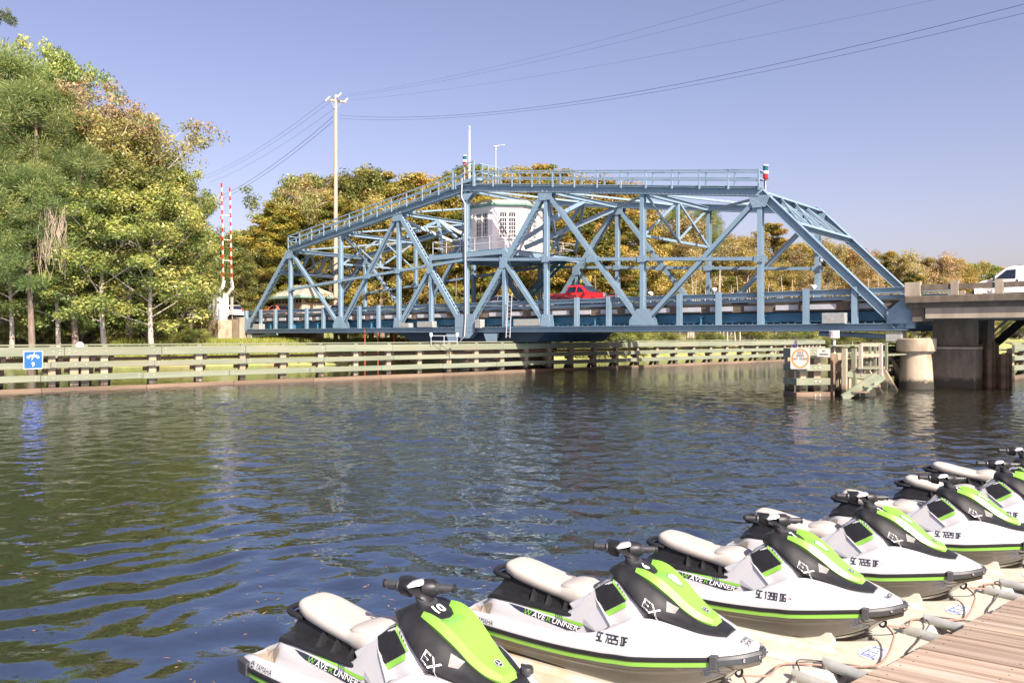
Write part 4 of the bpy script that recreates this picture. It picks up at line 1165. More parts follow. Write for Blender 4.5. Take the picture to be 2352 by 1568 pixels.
# right-hand fender: its near end carries the signs
RO = at(1830, 910, 43.1); RO.z = 0
RF = thing('timber_fender', 'timber fender with open end and steps on the right side of the channel', 'fender', RO)
RP = RO + FT * 0.4 + Vector((1.1, 0.1, 0))
FT2 = Vector((.66, .75, 0)).normalized(); FN2 = Vector((.75, -.66, 0)).normalized()
fender(RF, RP, FT2, -FN2, 0.6, 40, [1.2 + 2.9 * i for i in range(14)], seed=7)
RO2 = Vector((38.5, 61, 0))
RF2 = thing('timber_fender', 'pale green timber fender beyond the approach span at the right edge', 'fender', RO2)
fender(RF2, RO2, FT, FN, 0, 22, [0.6 + 2.9 * i for i in range(8)], seed=9)
ED = Vector((0.985, 0.17, 0)).normalized(); EN = Vector((0.17, -0.985, 0)).normalized()
def E(q, d, z): return RO + ED * q - EN * d + ZD * z
for z0, z1, k in LEV:
    m_ = M['wet'] if k == 'wet' else M['fender']
    bevel(MB().box(E(0.9, 0, (z0 + z1) / 2), ED * 1.0, EN * 0.16, ZD * ((z1 - z0) / 2)).build('rail_plank', m_, RF), 0.02, 1)
    bevel(MB().box(E(0.08, 0.75, (z0 + z1) / 2), ED * 0.14, EN * 0.6, ZD * ((z1 - z0) / 2 - 0.01)).build('rail_plank', m_, RF), 0.02, 1)
    for qq in (1.0, 1.28):
        bolts.lathe(E(qq, -0.16, (z0 + z1) / 2), [(0.05, -0.02), (0.05, 0.02), (0.02, 0.03)], 7, EN)
for q, d in ((0.5, 0.42), (1.35, 0.42), (0.45, 1.6), (1.75, 1.4)):
    bevel(MB().box(E(q, d, 0.0), ED * 0.2, EN * 0.2, ZD * 2.55).build('pile', M['pile'], RF), 0.03, 1)
for q, d in ((2.15, 0.15),):
    bevel(MB().box(E(q, d, 0.0), ED * 0.14, EN * 0.16, ZD * 2.3).build('pile', M['wet'], RF), 0.03, 1)
# landing and steps at the fender end
def lp(px, py, dz=0.0): return at(px, py, 42.6 + dz)
for px in (1940, 1962):
    MB().bar(lp(px, 905), lp(px, 800), 0.22, 0.22).build('landing_post', M['pile'] if px < 1950 else M['fender'], RF)
for px, m_ in ((1983, 'fender'), (2029, 'fender')):
    MB().bar(lp(px - 6, 862), lp(px - 6, 790), 0.17, 0.17).build('landing_post', M['wood_pink'] if 'wood_pink' in M else M['pile'], RF)
for py in (792, 816):
    MB().bar(lp(1976, py), lp(2026, py), 0.16, 0.07, (0, 1, 0)).build('landing_rail', M['pile'], RF)
    MB().bar(lp(1976, py - 2, 2.4), lp(2026, py - 2, 2.4), 0.16, 0.07, (0, 1, 0)).build('landing_rail', M['fender'], RF)
for px in (1998, 2010, 2036):
    MB().bar(lp(px, 850, 2.4), lp(px, 786, 2.4), 0.12, 0.12).build('landing_post', M['fender'], RF)
for i in range(7):
    z_ = 42.4 + 0.36 * i
    a_, b_ = at(1968, 845, z_), at(2024, 845, z_)
    a_.z = b_.z = 1.55
    MB().box((a_ + b_) / 2, (b_ - a_) / 2, Vector((0, 0.16, 0)), ZD * 0.03).build('landing_plank', M['fender'], RF)
MB().bar(lp(1945, 859), lp(2026, 868), 0.3, 0.12, (0, 1, 0)).build('landing_beam', M['fender'], RF)
MB().bar(lp(2015, 862, -0.1), lp(1935, 915, -1.1), 0.42, 0.1, (0, 1, 0.2)).build('stair_stringer', M['fender'], RF)
MB().bar(lp(2030, 862, 0.9), lp(1972, 905, 0.0), 0.42, 0.1, (0, 1, 0.2)).build('stair_stringer', M['fender'], RF)
MB().box(lp(1990, 886, -0.2), (0.35, 0, 0), (0, 0.5, 0), ZD * 0.03).build('stair_tread', M['fender'], RF)
MB().box(lp(1968, 899, -0.5), (0.45, 0, 0), (0, 0.5, 0), ZD * 0.03).build('stair_tread', M['wet'], RF)
MB().slab([lp(1950, 866), lp(1988, 866), lp(1986, 912), lp(1949, 912)], (0, 0.3, 0)).build('kick_board', M['pile'], RF)
MB().slab([lp(1990, 870, 1), lp(2004, 870, 1), lp(2015, 916, 1), lp(1990, 916, 1)], (0, 0.3, 0)).build('kick_board', M['pile'], RF)
tag(bolts.build('bolt_heads', M['galv'], fl), kind='stuff')
# the navigation light on the fender corner
nl = thing('fender_light', 'red and white drum lamp on a post beside the no trespassing sign', 'lamp', at(1916, 800, 44.5))
q = at(1916, 797, 44.5)
MB().tube([q - ZD * 0.6, q + ZD * 0.55], 0.07, 8).build('stem', M['white'], nl)
MB().lathe(q + ZD * 0.5, [(0.2, 0), (0.29, 0.03), (0.27, 0.05), (0.27, 0.36), (0.3, 0.38), (0.28, 0.42)], 16).build('lens', [M['white']], nl, smooth=True)
MB().lathe(q + ZD * 0.58, [(0.276, 0), (0.276, 0.22)], 5).build('red_band', M['tail_red'], nl)

# ------------------------------------------------------------------ signs on the fenders
def sgn(name, label, c, ex, w, h, face, corner=0.06, edge=None):
    t = thing(name, label, 'sign', c)
    ex = Vector(ex).normalized(); n = ex.cross(ZD)
    def pts(w, h, r):
        out = []
        for cx_, cz_, a0_ in ((w - r, h - r, 0), (-w + r, h - r, 90), (-w + r, -h + r, 180), (w - r, -h + r, 270)):
            for k in range(5):
                a = R(a0_ + 22.5 * k)
                out.append((cx_ + r * math.cos(a), cz_ + r * math.sin(a)))
        return out
    def flat(pp, off): return [Vector(c) + ex * a + ZD * b + n * off for a, b in pp]
    MB().slab(flat(pts(w / 2, h / 2, corner), -0.02), n * 0.02).build('panel', face, t)
    return t, ex, n, pts, flat
sc = at(1838, 823, 42.75)
M['sign_white'] = mat('sign_white', (0.27, 0.247, 0.225), (0.25, 0.225, 0.205), scale=3, rough=0.5)
t, ex, n, pts, flat = sgn('speed_sign', 'square white sign with an orange ring reading IDLE SPEED NO WAKE', sc, ED, 1.13, 1.13, M['sign_white'])
ring = MB()
for k in range(48):
    a0_, a1_ = 2 * math.pi * k / 48, 2 * math.pi * (k + 1) / 48
    ring.poly(flat([(r_ * math.cos(a), r_ * math.sin(a)) for r_, a in ((0.425, a0_), (0.52, a0_), (0.52, a1_), (0.425, a1_))], 0.005))
ring.build('orange_ring', M['orange'], t)
for txt, z in (('IDLE', 0.30), ('SPEED', 0.135), ('NO  WAKE', -0.03)):
    text_on(MB(), txt, 0.175, sc + ZD * z + n * 0.006, ex, ZD, 0.98, bold=0.004).build('lettering', M['black'], t)
MB().poly(flat([(0.12 * math.cos(a), -0.31 + 0.12 * math.sin(a)) for a in np.linspace(0, 2 * math.pi, 24, endpoint=False)], 0.005)).build('seal', M['white'], t)
text_on(MB(), '1', 0.09, sc - ZD * 0.30 + n * 0.008, ex, ZD).build('lettering', M['grey'], t)
sc2 = at(1892, 810, 42.7)
t, ex, n, pts, flat = sgn('trespass_sign', 'small white NO TRESPASSING sign right of the speed sign', sc2, ED, 0.78, 0.42, M['sign_white'], 0.04)
text_on(MB(), 'NO', 0.12, sc2 + ZD * 0.09 + n * 0.006, ex, ZD, bold=.006).build('lettering', M['black'], t)
text_on(MB(), 'TRESPASSING', 0.12, sc2 - ZD * 0.09 + n * 0.006, ex, ZD, 0.72, bold=.005).build('lettering', M['black'], t)
qb = qpx(75)
sc3 = FQ + FT * qb + FN * 0.06 + ZD * 1.89
t, ex, n, pts, flat = sgn('phone_sign', 'blue sign with a white telephone and the number 9 on the left fender', sc3, FT, 0.98, 1.04, M['white'], 0.06)
MB().poly(flat(pts(0.455, 0.485, 0.05), 0.004)).build('blue_field', M['sign_blue'], t)
ph = MB()
arc = [(-0.30, 0.10), (-0.32, 0.16), (-0.26, 0.24), (-0.12, 0.29), (0.12, 0.29), (0.26, 0.24), (0.32, 0.16), (0.30, 0.10), (0.2, 0.08), (0.16, 0.17), (0.05, 0.20), (-0.05, 0.20), (-0.16, 0.17), (-0.2, 0.08)]
for i in range(6):
    j = 13 - i
    ph.poly(flat([arc[i], arc[i + 1], arc[j - 1], arc[j]], 0.008))
ph.poly(flat([(0.1, 0.46), (-0.06, 0.2), (0.02, 0.2)], 0.009)); ph.poly(flat([(-0.1, -0.06), (0.06, 0.24), (-0.03, 0.2)], 0.009))
ph.build('telephone_symbol', M['white'], t)
text_on(MB(), '9', 0.36, sc3 - ZD * 0.27 + n * 0.008, ex, ZD, 1.0).build('lettering', M['white'], t)
floodlight(FQ + FT * qpx(186) - FN * 0.35 + ZD * 2.62, 'round white lamp on top of the left fender', 0.12, (0.5, -0.8, 0.2), None)
q = FQ + FT * 88.0 + FN * 0.2
tag(MB().box(q + ZD * 2.0, FT * 0.05, FN * 0.04, ZD * 0.6).build('depth_board', mat('board_blue', (0.03, 0.04, 0.45), rough=0.6)), 'slim blue marker board at the far end of the left fender', 'marker board')
# posts and rails standing behind the fender under the bridge
for i, (px, zz, h) in enumerate(((838, 84, 1.5), (868, 84, 1.6), (905, 85, 1.4), (932, 86, 1.5), (960, 86, 1.3))):
    p = at(px, 780, zz)
    tag(MB().bar((p.x, p.y, gz(p.x, p.y) - 0.1 if gz(p.x, p.y) > 0 else -0.5), (p.x, p.y, 4.0), 0.09, 0.09).build('yard_post', M['rust'] if 'rust' in M else M['red']), 'thin rusty red post standing under the bridge', 'post', 'rusty posts under the bridge')
mg = thing('safety_railing', 'short white railing with two lamps on the fender under the bridge', 'railing', at(1040, 785, 66))
a_, b_ = at(990, 771, 64.5), at(1050, 771, 64.5)
for h in (0.0, 0.45): MB().tube([a_ - ZD * h, b_ - ZD * h], 0.025, 6).build('rail', M['grey'], mg)
for p in (a_, (a_ + b_) / 2, b_): MB().tube([p - ZD * 0.75, p], 0.03, 6).build('post', M['grey'], mg)
for p in (a_, b_): MB().lathe(p, [(0.08, -0.1), (0.13, 0), (0.13, 0.2), (0.06, 0.25)], 10).build('lamp', M['white'], mg, smooth=True)

# ------------------------------------------------------------------ utility pole and its cables
up = at(771, 775, 101)
pole = thing('utility_pole', 'tall pale wooden utility pole behind the bridge', 'utility pole', (up.x, up.y, 2.3))
zt = at(771, 218, 101).z
MB().tube([(up.x, up.y, 1.5), (up.x, up.y, zt * 0.6), (up.x, up.y, zt)], [0.30, 0.25, 0.2], 12).build('shaft', M['pole'], pole, smooth=True)
xa, xb = at(751, 229, 100), at(794, 235, 102.5)
MB().bar(xa, xb, 0.25, 0.2).build('crossarm', M['pole'], pole)
for p, e in ((xa, xb), (xb, xa)):
    MB().bar(p + (e - p) * 0.2, (up.x, up.y - 0.2, zt - 1.9), 0.07, 0.05).build('arm_brace', M['galv'], pole)
tops = [at(752, 227, 100), at(778, 219, 100.7), at(793, 231, 102.4)]
for p in tops: MB().tube([p - Vector((0.2, 0, 0.25)), p + Vector((0.35, 0, 0.25))], 0.11, 8).build('insulator', M['white'], pole, smooth=True)
def wire(label, a, b, sag, r, grp):
    pts = []
    for i in range(41):
        t = i / 40
        p = a.lerp(b, t); p.z -= sag * 4 * t * (1 - t)
        pts.append(p)
    tag(MB().tube(pts, r, 5).build('power_cable', M['cable'], None, smooth=True), label, 'cable', grp)
g_ = 'cables strung from the utility pole'
for i, (src, py, xr) in enumerate(((tops[0], -80, 2100), (tops[1], -70, 1950), (tops[2], -50, 2380))):
    wire('thin power cable rising to the upper right from the pole top', src, at(xr, py, 42 + i), 0.9, 0.008, g_)
wire('thick double cable sweeping to the right from the middle of the pole', at(778, 265, 100.8), at(2420, -8, 40), 2.2, 0.019, g_)
wire('thick lower cable sweeping to the right from the middle of the pole', at(778, 272, 100.8), at(2420, 14, 40), 2.0, 0.015, g_)
for i, (p, ey) in enumerate(((tops[0], 405), (tops[1], 410), (tops[2], 420))):
    wire('thin power cable falling to the left from the pole top', p, at(468 + 6 * i, ey, 152), 1.0, 0.015, g_)
wire('thick cable falling to the left from the middle of the pole', at(765, 268, 100.8), at(505, 452, 150), 0.9, 0.028, g_)
wire('lower thick cable falling to the left from the middle of the pole', at(765, 279, 100.8), at(500, 462, 150), 0.9, 0.026, g_)
# ------------------------------------------------------------------ trees
def leaf_mat(name, trans=0.45, rough=0.6):
    m = bpy.data.materials.new(name)
    m.use_nodes = True
    nt = m.node_tree; L = nt.links.new
    nt.nodes.remove(nt.nodes['Principled BSDF'])
    out = nt.nodes['Material Output']
    at_ = nt.nodes.new('ShaderNodeAttribute'); at_.attribute_name = 'Col'
    oi = nt.nodes.new('ShaderNodeObjectInfo')
    mr = nt.nodes.new('ShaderNodeMapRange'); mr.inputs[3].default_value = 0.68; mr.inputs[4].default_value = 1.22
    L(oi.outputs['Random'], mr.inputs[0])
    hs = nt.nodes.new('ShaderNodeHueSaturation')
    L(mr.outputs[0], hs.inputs['Value']); L(at_.outputs['Color'], hs.inputs['Color'])
    mr2 = nt.nodes.new('ShaderNodeMapRange'); mr2.inputs[3].default_value = 0.488; mr2.inputs[4].default_value = 0.522
    fr = nt.nodes.new('ShaderNodeMath'); fr.operation = 'FRACT'; ml = nt.nodes.new('ShaderNodeMath'); ml.operation = 'MULTIPLY'; ml.inputs[1].default_value = 7.31
    L(oi.outputs['Random'], ml.inputs[0]); L(ml.outputs[0], fr.inputs[0]); L(fr.outputs[0], mr2.inputs[0]); L(mr2.outputs[0], hs.inputs['Hue'])
    d = nt.nodes.new('ShaderNodeBsdfDiffuse'); t = nt.nodes.new('ShaderNodeBsdfTranslucent')
    g = nt.nodes.new('ShaderNodeBsdfGlossy'); g.inputs['Roughness'].default_value = 0.45
    mx = nt.nodes.new('ShaderNodeMixShader'); mx.inputs[0].default_value = trans
    mx2 = nt.nodes.new('ShaderNodeMixShader'); mx2.inputs[0].default_value = 0.03
    L(hs.outputs[0], d.inputs[0]); L(hs.outputs[0], t.inputs[0])
    L(d.outputs[0], mx.inputs[1]); L(t.outputs[0], mx.inputs[2])
    L(mx.outputs[0], mx2.inputs[1]); L(g.outputs[0], mx2.inputs[2])
    L(mx2.outputs[0], out.inputs[0])
    return m
M['leaf'] = leaf_mat('leaves')
M['bark'] = mat('bark', (0.20, 0.145, 0.105), (0.11, 0.08, 0.06), scale=5, rough=0.95, stretch=(1, 1, 0.25), bump=0.5, c3=(0.30, 0.22, 0.17), scale3=0.8, amt3=0.6)
M['bark_pale'] = mat('pale_bark', (0.42, 0.36, 0.29), (0.30, 0.25, 0.2), scale=4, rough=0.9, stretch=(1, 1, 0.3), bump=0.3)

def leaf_cards(cen, nrm, size, aspect, col, g, axis=None):
    """one small folded leaf spray per row"""
    n = len(cen)
    r = g.normal(size=(n, 3))
    if axis is None:
        t = np.cross(nrm, r)
    else:
        t = axis + 0.15 * r
    t /= np.linalg.norm(t, axis=1, keepdims=True) + 1e-9
    b = np.cross(nrm, t); b /= np.linalg.norm(b, axis=1, keepdims=True) + 1e-9
    s = size[:, None]; a = aspect[:, None] if isinstance(aspect, np.ndarray) else aspect
    v = np.empty((n, 4, 3))
    v[:, 0] = cen - t * s
    v[:, 1] = cen + b * s * a + t * s * 0.15
    v[:, 2] = cen + t * s
    v[:, 3] = cen - b * s * a + t * s * 0.15
    f = np.arange(n * 4).reshape(n, 4)
    c = np.repeat(col, 4, axis=0)
    return v.reshape(-1, 3), f, c

def crown_mesh(name, parts):
    V, F, C = [], [], []
    k = 0
    for v, f, c in parts:
        V.append(v); F.append(f + k); C.append(c); k += len(v)
    V = np.concatenate(V); F = np.concatenate(F); C = np.concatenate(C)
    me = np_mesh(name, V, F, M['leaf'], False)
    ca = me.color_attributes.new('Col', 'FLOAT_COLOR', 'POINT')
    ca.data.foreach_set('color', np.concatenate([C, np.ones((len(C), 1))], 1).astype(np.float32).ravel())
    return me

PAL = {
    'pine': [(0.13, 0.165, 0.06), (0.165, 0.20, 0.075), (0.205, 0.22, 0.085), (0.085, 0.115, 0.045)],
    'broad': [(0.165, 0.185, 0.055), (0.215, 0.225, 0.07), (0.12, 0.145, 0.045), (0.27, 0.255, 0.085), (0.085, 0.105, 0.035)],
    'airy': [(0.21, 0.205, 0.085), (0.26, 0.19, 0.115), (0.28, 0.195, 0.125), (0.27, 0.235, 0.085), (0.20, 0.19, 0.07)],
    'cypress': [(0.22, 0.17, 0.04), (0.29, 0.215, 0.05), (0.16, 0.15, 0.035), (0.31, 0.215, 0.055), (0.12, 0.13, 0.032), (0.14, 0.15, 0.04)],
    'russet': [(0.27, 0.185, 0.065), (0.33, 0.225, 0.085), (0.22, 0.17, 0.055), (0.29, 0.22, 0.07)],
    'bare': [(0.30, 0.215, 0.12), (0.36, 0.27, 0.17), (0.24, 0.19, 0.09)],
    'oak': [(0.145, 0.165, 0.045), (0.19, 0.20, 0.055), (0.105, 0.125, 0.035), (0.24, 0.225, 0.06)],
    'bush': [(0.12, 0.135, 0.04), (0.165, 0.17, 0.05), (0.08, 0.095, 0.03), (0.21, 0.18, 0.06)],
}
def make_tree(kind, seed, H=20.0):
    """returns (trunk mesh, crown mesh) of a tree H tall with its foot at the origin"""
    g = np.random.default_rng(seed); rd = random.Random(seed)
    tr = MB()
    P = dict(pine=dict(base=.42, n=34, len=.17, up=.10, r=.055, lv=230, sz=.15, asp=.13),
             broad=dict(base=.22, n=34, len=.27, up=.45, r=.052, lv=125, sz=.125, asp=.6),
             airy=dict(base=.40, n=26, len=.36, up=.85, r=.058, lv=62, sz=.125, asp=.5),
             cypress=dict(base=.18, n=44, len=.21, up=.22, r=.043, lv=165, sz=.14, asp=.4),
             russet=dict(base=.2, n=34, len=.24, up=.45, r=.06, lv=135, sz=.14, asp=.5),
             bare=dict(base=.22, n=30, len=.24, up=.85, r=.055, lv=30, sz=.14, asp=.4),
             oak=dict(base=.15, n=36, len=.32, up=.4, r=.055, lv=140, sz=.14, asp=.6),
             bush=dict(base=.02, n=20, len=.55, up=.55, r=.15, lv=200, sz=.10, asp=.6))[kind]
    # trunk
    nt_ = 9
    wob = 0.03 * H if kind != 'bush' else 0.02 * H
    pts = [Vector((0, 0, -0.3))]
    ax = Vector((rd.uniform(-1, 1), rd.uniform(-1, 1), 0)) * wob * 0.9
    for i in range(1, nt_ + 1):
        t = i / nt_
        pts.append(Vector((ax.x * t * t + math.sin(t * 5 + seed) * wob * 0.35, ax.y * t * t + math.cos(t * 4 + seed * 2) * wob * 0.35, H * 0.97 * t)))
    r0 = H * (0.0135 if kind != 'bush' else 0.008)
    radii = [r0 * (1.25 if i == 0 else 1.0) * (1 - 0.9 * (i / nt_) ** (1.0 if kind in ('pine', 'cypress') else 0.8)) + 0.02 for i in range(nt_ + 1)]
    tr.tube(pts, radii, 8)
    def trunk_at(t):
        x = t * nt_; i = min(int(x), nt_ - 1)
        return pts[i].lerp(pts[i + 1], x - i)
    clumps = []
    def prof(t):            # crown outline: relative limb length at relative height
        q = (t - P['base']) / (1 - P['base'])
        if kind == 'pine': return (1 - q) ** 0.6 * (0.55 + 0.9 * q) + 0.12
        if kind == 'cypress': return (1 - q) ** 0.75 * (0.75 + 0.6 * q) + 0.10
        if kind == 'bush': return 0.5 + 0.5 * math.sin(math.pi * min(1, q + 0.25))
        return max(0.14, math.sin(math.pi * (0.16 + 0.80 * q)) ** 0.75)
    for i in range(P['n']):
        q = (i + rd.random()) / P['n']
        t = P['base'] + (0.985 - P['base']) * q ** (0.85)
        az = i * 2.399 + rd.uniform(-.5, .5)
        L_ = H * P['len'] * prof(t) * (rd.uniform(.7, 1.25) if kind not in ('cypress', 'russet') else rd.uniform(.5, 1.5))
        el = P['up'] * rd.uniform(.5, 1.4) + (0.5 * q if kind not in ('pine',) else 0.35 * q)
        d = Vector((math.cos(az) * math.cos(el), math.sin(az) * math.cos(el), math.sin(el)))
        p0 = trunk_at(t * 0.96 if kind != 'bush' else t * .3)
        mid = p0 + d * L_ * .5 + Vector((0, 0, -0.03 * L_ if kind in ('pine', 'cypress') else .05 * L_))
        end = p0 + d * L_ + Vector((0, 0, (0.10 if kind == 'pine' else -.05 if kind == 'cypress' else .10) * L_))
        rb = max(0.025, r0 * 0.42 * (1 - t * .6) * (L_ / (H * P['len'])))
        if kind in ('airy', 'bare'): rb *= 1.15
        tr.tube([p0, mid, end], [rb, rb * .65, 0.015], 5, cap=False)
        ntw = 4 if kind not in ('bare', 'airy') else 6
        for j in range(ntw):
            s = 0.35 + 0.65 * (j + rd.random()) / ntw
            b0 = p0.lerp(mid, s * 2) if s < .5 else mid.lerp(end, s * 2 - 1)
            dd = (d + Vector((rd.gauss(0, .7), rd.gauss(0, .7), rd.gauss(.15, .4)))).normalized()
            e_ = b0 + dd * (L_ * rd.uniform(.22, .42))
            tr.tube([b0, b0.lerp(e_, .5) + Vector((0, 0, .02 * L_)), e_], [rb * .45, rb * .3, 0.012], 4, cap=False)
            clumps.append((e_, rd.uniform(.7, 1.2)))
            if kind in ('airy', 'bare'):
                clumps.append((b0.lerp(e_, .6), .7))
                for _ in range(2):
                    f_ = e_ + Vector((rd.gauss(0, .5), rd.gauss(0, .5), rd.uniform(.1, .9))).normalized() * L_ * rd.uniform(.12, .28)
                    tr.tube([b0.lerp(e_, .7), f_], [rb * .25, .01], 3, cap=False)
                    clumps.append((f_, .6))
        clumps.append((end, 1.0))
    if kind not in ('bush',):
        for k in range(5): clumps.append((trunk_at(.985) + Vector((rd.gauss(0, .02), rd.gauss(0, .02), rd.uniform(-.04, .03))) * H, .8))
    if kind in ('broad', 'oak', 'cypress', 'russet'):      # inner and gap-filling sprays
        for k in range(34 if kind in ('broad', 'oak') else 30):
            t = P['base'] + (1 - P['base']) * rd.random() ** 0.9
            a_ = rd.uniform(0, 6.283); rr = H * P['len'] * prof(min(t, .97)) * math.sqrt(rd.random()) * .95
            clumps.append((trunk_at(min(t, .98)) + Vector((rr * math.cos(a_), rr * math.sin(a_), 0)), 1.1))
    if kind == 'airy': clumps = [c for c in clumps if rd.random() < .75]
    top = max(c[0].z for c in clumps) + H * P['r'] * .5
    kf = H / top
    tr.v = [(x * kf ** .5, y * kf ** .5, z * kf) for x, y, z in tr.v]
    clumps = [(Vector((c[0].x * kf ** .5, c[0].y * kf ** .5, c[0].z * kf)), c[1]) for c in clumps]
    trunk = tr.mesh(kind + '_trunk', M['bark_pale'] if kind in ('airy', 'bare', 'broad') else M['bark'], True, 60)  # broad trees take pale bark so their trunks look sunlit
    # foliage
    pal = np.array(PAL[kind]) * dict(pine=1.5, broad=1.55, airy=1.5, cypress=1.45, russet=1.4, bare=1.3, oak=1.5, bush=1.5)[kind] * np.array([1.0, 1.0, 0.8])
    n = P['lv']
    CE = np.array([tuple(c[0]) for c in clumps]); SZ = np.array([c[1] for c in clumps]) * H * P['r']
    N = len(CE) * n
    idx = np.repeat(np.arange(len(CE)), n)
    dirs = g.normal(size=(N, 3)); dirs /= np.linalg.norm(dirs, axis=1, keepdims=True)
    rad = SZ[idx] * g.random(N) ** 0.42
    sq = np.array([1.0, 1.0, 0.72 if kind != 'cypress' else 0.5])
    cen = CE[idx] + dirs * rad[:, None] * sq
    cc = pal[g.integers(0, len(pal), len(CE))]
    if kind == 'airy':       # autumn red towards the top
        hh = CE[:, 2] / H
        red = (hh + g.normal(0, .07, len(CE))) > .84
        cc[red] = pal[g.integers(1, 3, red.sum())]
        cc[~red] = pal[np.array([0, 3, 4])[g.integers(0, 3, (~red).sum())]]
    col = cc[idx] * (0.82 + 0.36 * g.random((N, 1))) * (1 + 0.05 * g.normal(size=(N, 3)))
    col = np.clip(col, 0.004, .6)
    size = P['sz'] * (0.5 + 1.0 * g.random(N) ** 1.5) * (H / 20) ** 0.5
    if kind == 'pine':
        nrm = np.cross(dirs, g.normal(size=(N, 3))); ax_ = dirs + np.array([0, 0, .35])
        parts = [leaf_cards(cen, nrm / (np.linalg.norm(nrm, axis=1, keepdims=True) + 1e-9), size, P['asp'], col, g, ax_)]
    elif kind == 'cypress':
        nrm = dirs * .9 + g.normal(size=(N, 3)) * .45 + np.array([0, 0, .6])
        out = np.stack([cen[:, 0], cen[:, 1], np.full(N, -0.25 * H * .1)], 1); out /= np.linalg.norm(out, axis=1, keepdims=True) + 1e-9
        parts = [leaf_cards(cen, nrm / np.linalg.norm(nrm, axis=1, keepdims=True), size, P['asp'], col, g, out + .7 * g.normal(size=(N, 3)))]
    else:
        nrm = dirs * 1.0 + g.normal(size=(N, 3)) * .5 + np.array([0, 0, .35])
        parts = [leaf_cards(cen, nrm / np.linalg.norm(nrm, axis=1, keepdims=True), size, P['asp'], col, g)]
    return trunk, crown_mesh(kind + '_crown', parts)

PROTO = {}
for kind, ns in (('pine', 2), ('broad', 3), ('airy', 1), ('cypress', 3), ('russet', 2), ('bare', 2), ('oak', 2), ('bush', 2)):
    PROTO[kind] = [make_tree(kind, 100 + 17 * i + 7 * len(kind), {'bush': 3.0}.get(kind, 20.0)) for i in range(ns)]
NAMES = dict(pine='pine_tree', broad='sweetgum_tree', airy='maple_tree', cypress='cypress_tree', russet='autumn_tree', bare='bare_tree', oak='oak_tree', bush='shrub')
_k = [0]
def plant(kind, x, y, H, label, group=None, wid=1.0, rot=None, var=None, z=None, lean=0.0):
    _k[0] += 1
    i = _k[0]
    tm, cm = PROTO[kind][(var if var is not None else i) % len(PROTO[kind])]
    h0 = 3.0 if kind == 'bush' else 20.0
    root = thing(NAMES[kind], label, 'shrub' if kind == 'bush' else 'tree', (x, y, (gz(x, y) if z is None else z) - 0.1), rot if rot is not None else (i * 2.4) % 6.283, group)
    s = H / h0
    root.scale = (s * wid, s * wid, s)
    if lean: root.rotation_euler = (lean, 0, root.rotation_euler.z)
    t = link('trunk', tm, root, True)
    c = link('crown', cm, root, True)
    return root
def plant_px(kind, px, topy, Z, label, group=None, wid=1.0, **kw):
    p = at(px, topy, Z)
    z0 = gz(p.x, p.y)
    return plant(kind, p.x, p.y, (p.z - z0), label, group, wid, **kw)

# the wood on the left bank
LW = 'trees of the left bank wood'
for px, ty, Z, kd, wd, lab in (
    (18, 92, 90, 'pine', 1.25, 'tall dark green pine at the left edge with its top against the sky'),
    (-70, 120, 92, 'pine', 1.3, 'tall pine cut by the left edge of the view'),
    (82, 165, 86, 'pine', 1.2, 'pine with bushy bright needles left of the dark pointed treetops'),
    (-20, 330, 80, 'pine', 1.35, 'shorter pine with low needle boughs at the far left'),
    (70, 360, 79, 'pine', 1.2, 'shorter leaning pine with bare reddish lower trunk'),
    (175, 330, 82, 'pine', 1.1, 'slim pine half buried in yellow-green leaves'),
    (146, 98, 101, 'broad', 0.62, 'tall dark leafy tree with two pointed tops beside the pines'),
    (105, 150, 104, 'broad', 0.8, 'tall leafy tree behind the pines'),
    (290, 178, 91, 'airy', 0.98, 'open crowned maple with pale forked branches and reddish top'),
    (205, 300, 94, 'broad', 1.0, 'yellow-green tree left of the open crowned maple'),
    (300, 360, 88, 'broad', 1.5, 'broad yellow-green tree below the reddish maple top'),
    (370, 345, 97, 'broad', 1.1, 'green tree under the right side of the maple'),
    (405, 390, 93, 'broad', .85, 'rounded bright green tree near the right end of the left wood'),
    (352, 420, 84, 'broad', 1.3, 'low bright green tree leaning over the bank'),
    (424, 445, 99, 'oak', .7, 'dark green tree at the right end of the left wood'),
    (438, 530, 95, 'broad', .7, 'last leafy tree of the left wood before the barrier gate'),
    (240, 420, 83, 'broad', 1.3, 'leafy tree with vines on its trunk by the water'),
    (130, 430, 82, 'broad', 1.2, 'leafy tree in front of the pines by the water'),
    (20, 430, 81, 'broad', 1.2, 'yellowish leafy tree by the water at the left edge')):
    plant_px(kd, px, ty, Z, lab, LW, wd)
for px, ty, Z in ((-160, 150, 96), (-110, 250, 100), (-260, 120, 100), (-330, 160, 95), (40, 260, 112), (180, 330, 114), (300, 420, 116), (-40, 300, 110), (250, 500, 104), (80, 480, 98)):
    plant_px('broad' if px % 3 else 'oak', px, ty, Z, 'leafy green tree deep in the left bank wood', 'trees deep in the left wood', 1.35)
for px, ty, Z, wd in ((512, 545, 128, 1.1), (545, 530, 132, 1.15), (590, 520, 128, 1.2), (560, 600, 116, 1.2), (525, 620, 121, 1.3), (615, 560, 120, 1.15), (487, 590, 124, 1.2)):
    plant_px('broad', px, ty, Z, 'loose green tree between the barrier gate and the truss', 'trees between the gate and the bridge', wd)
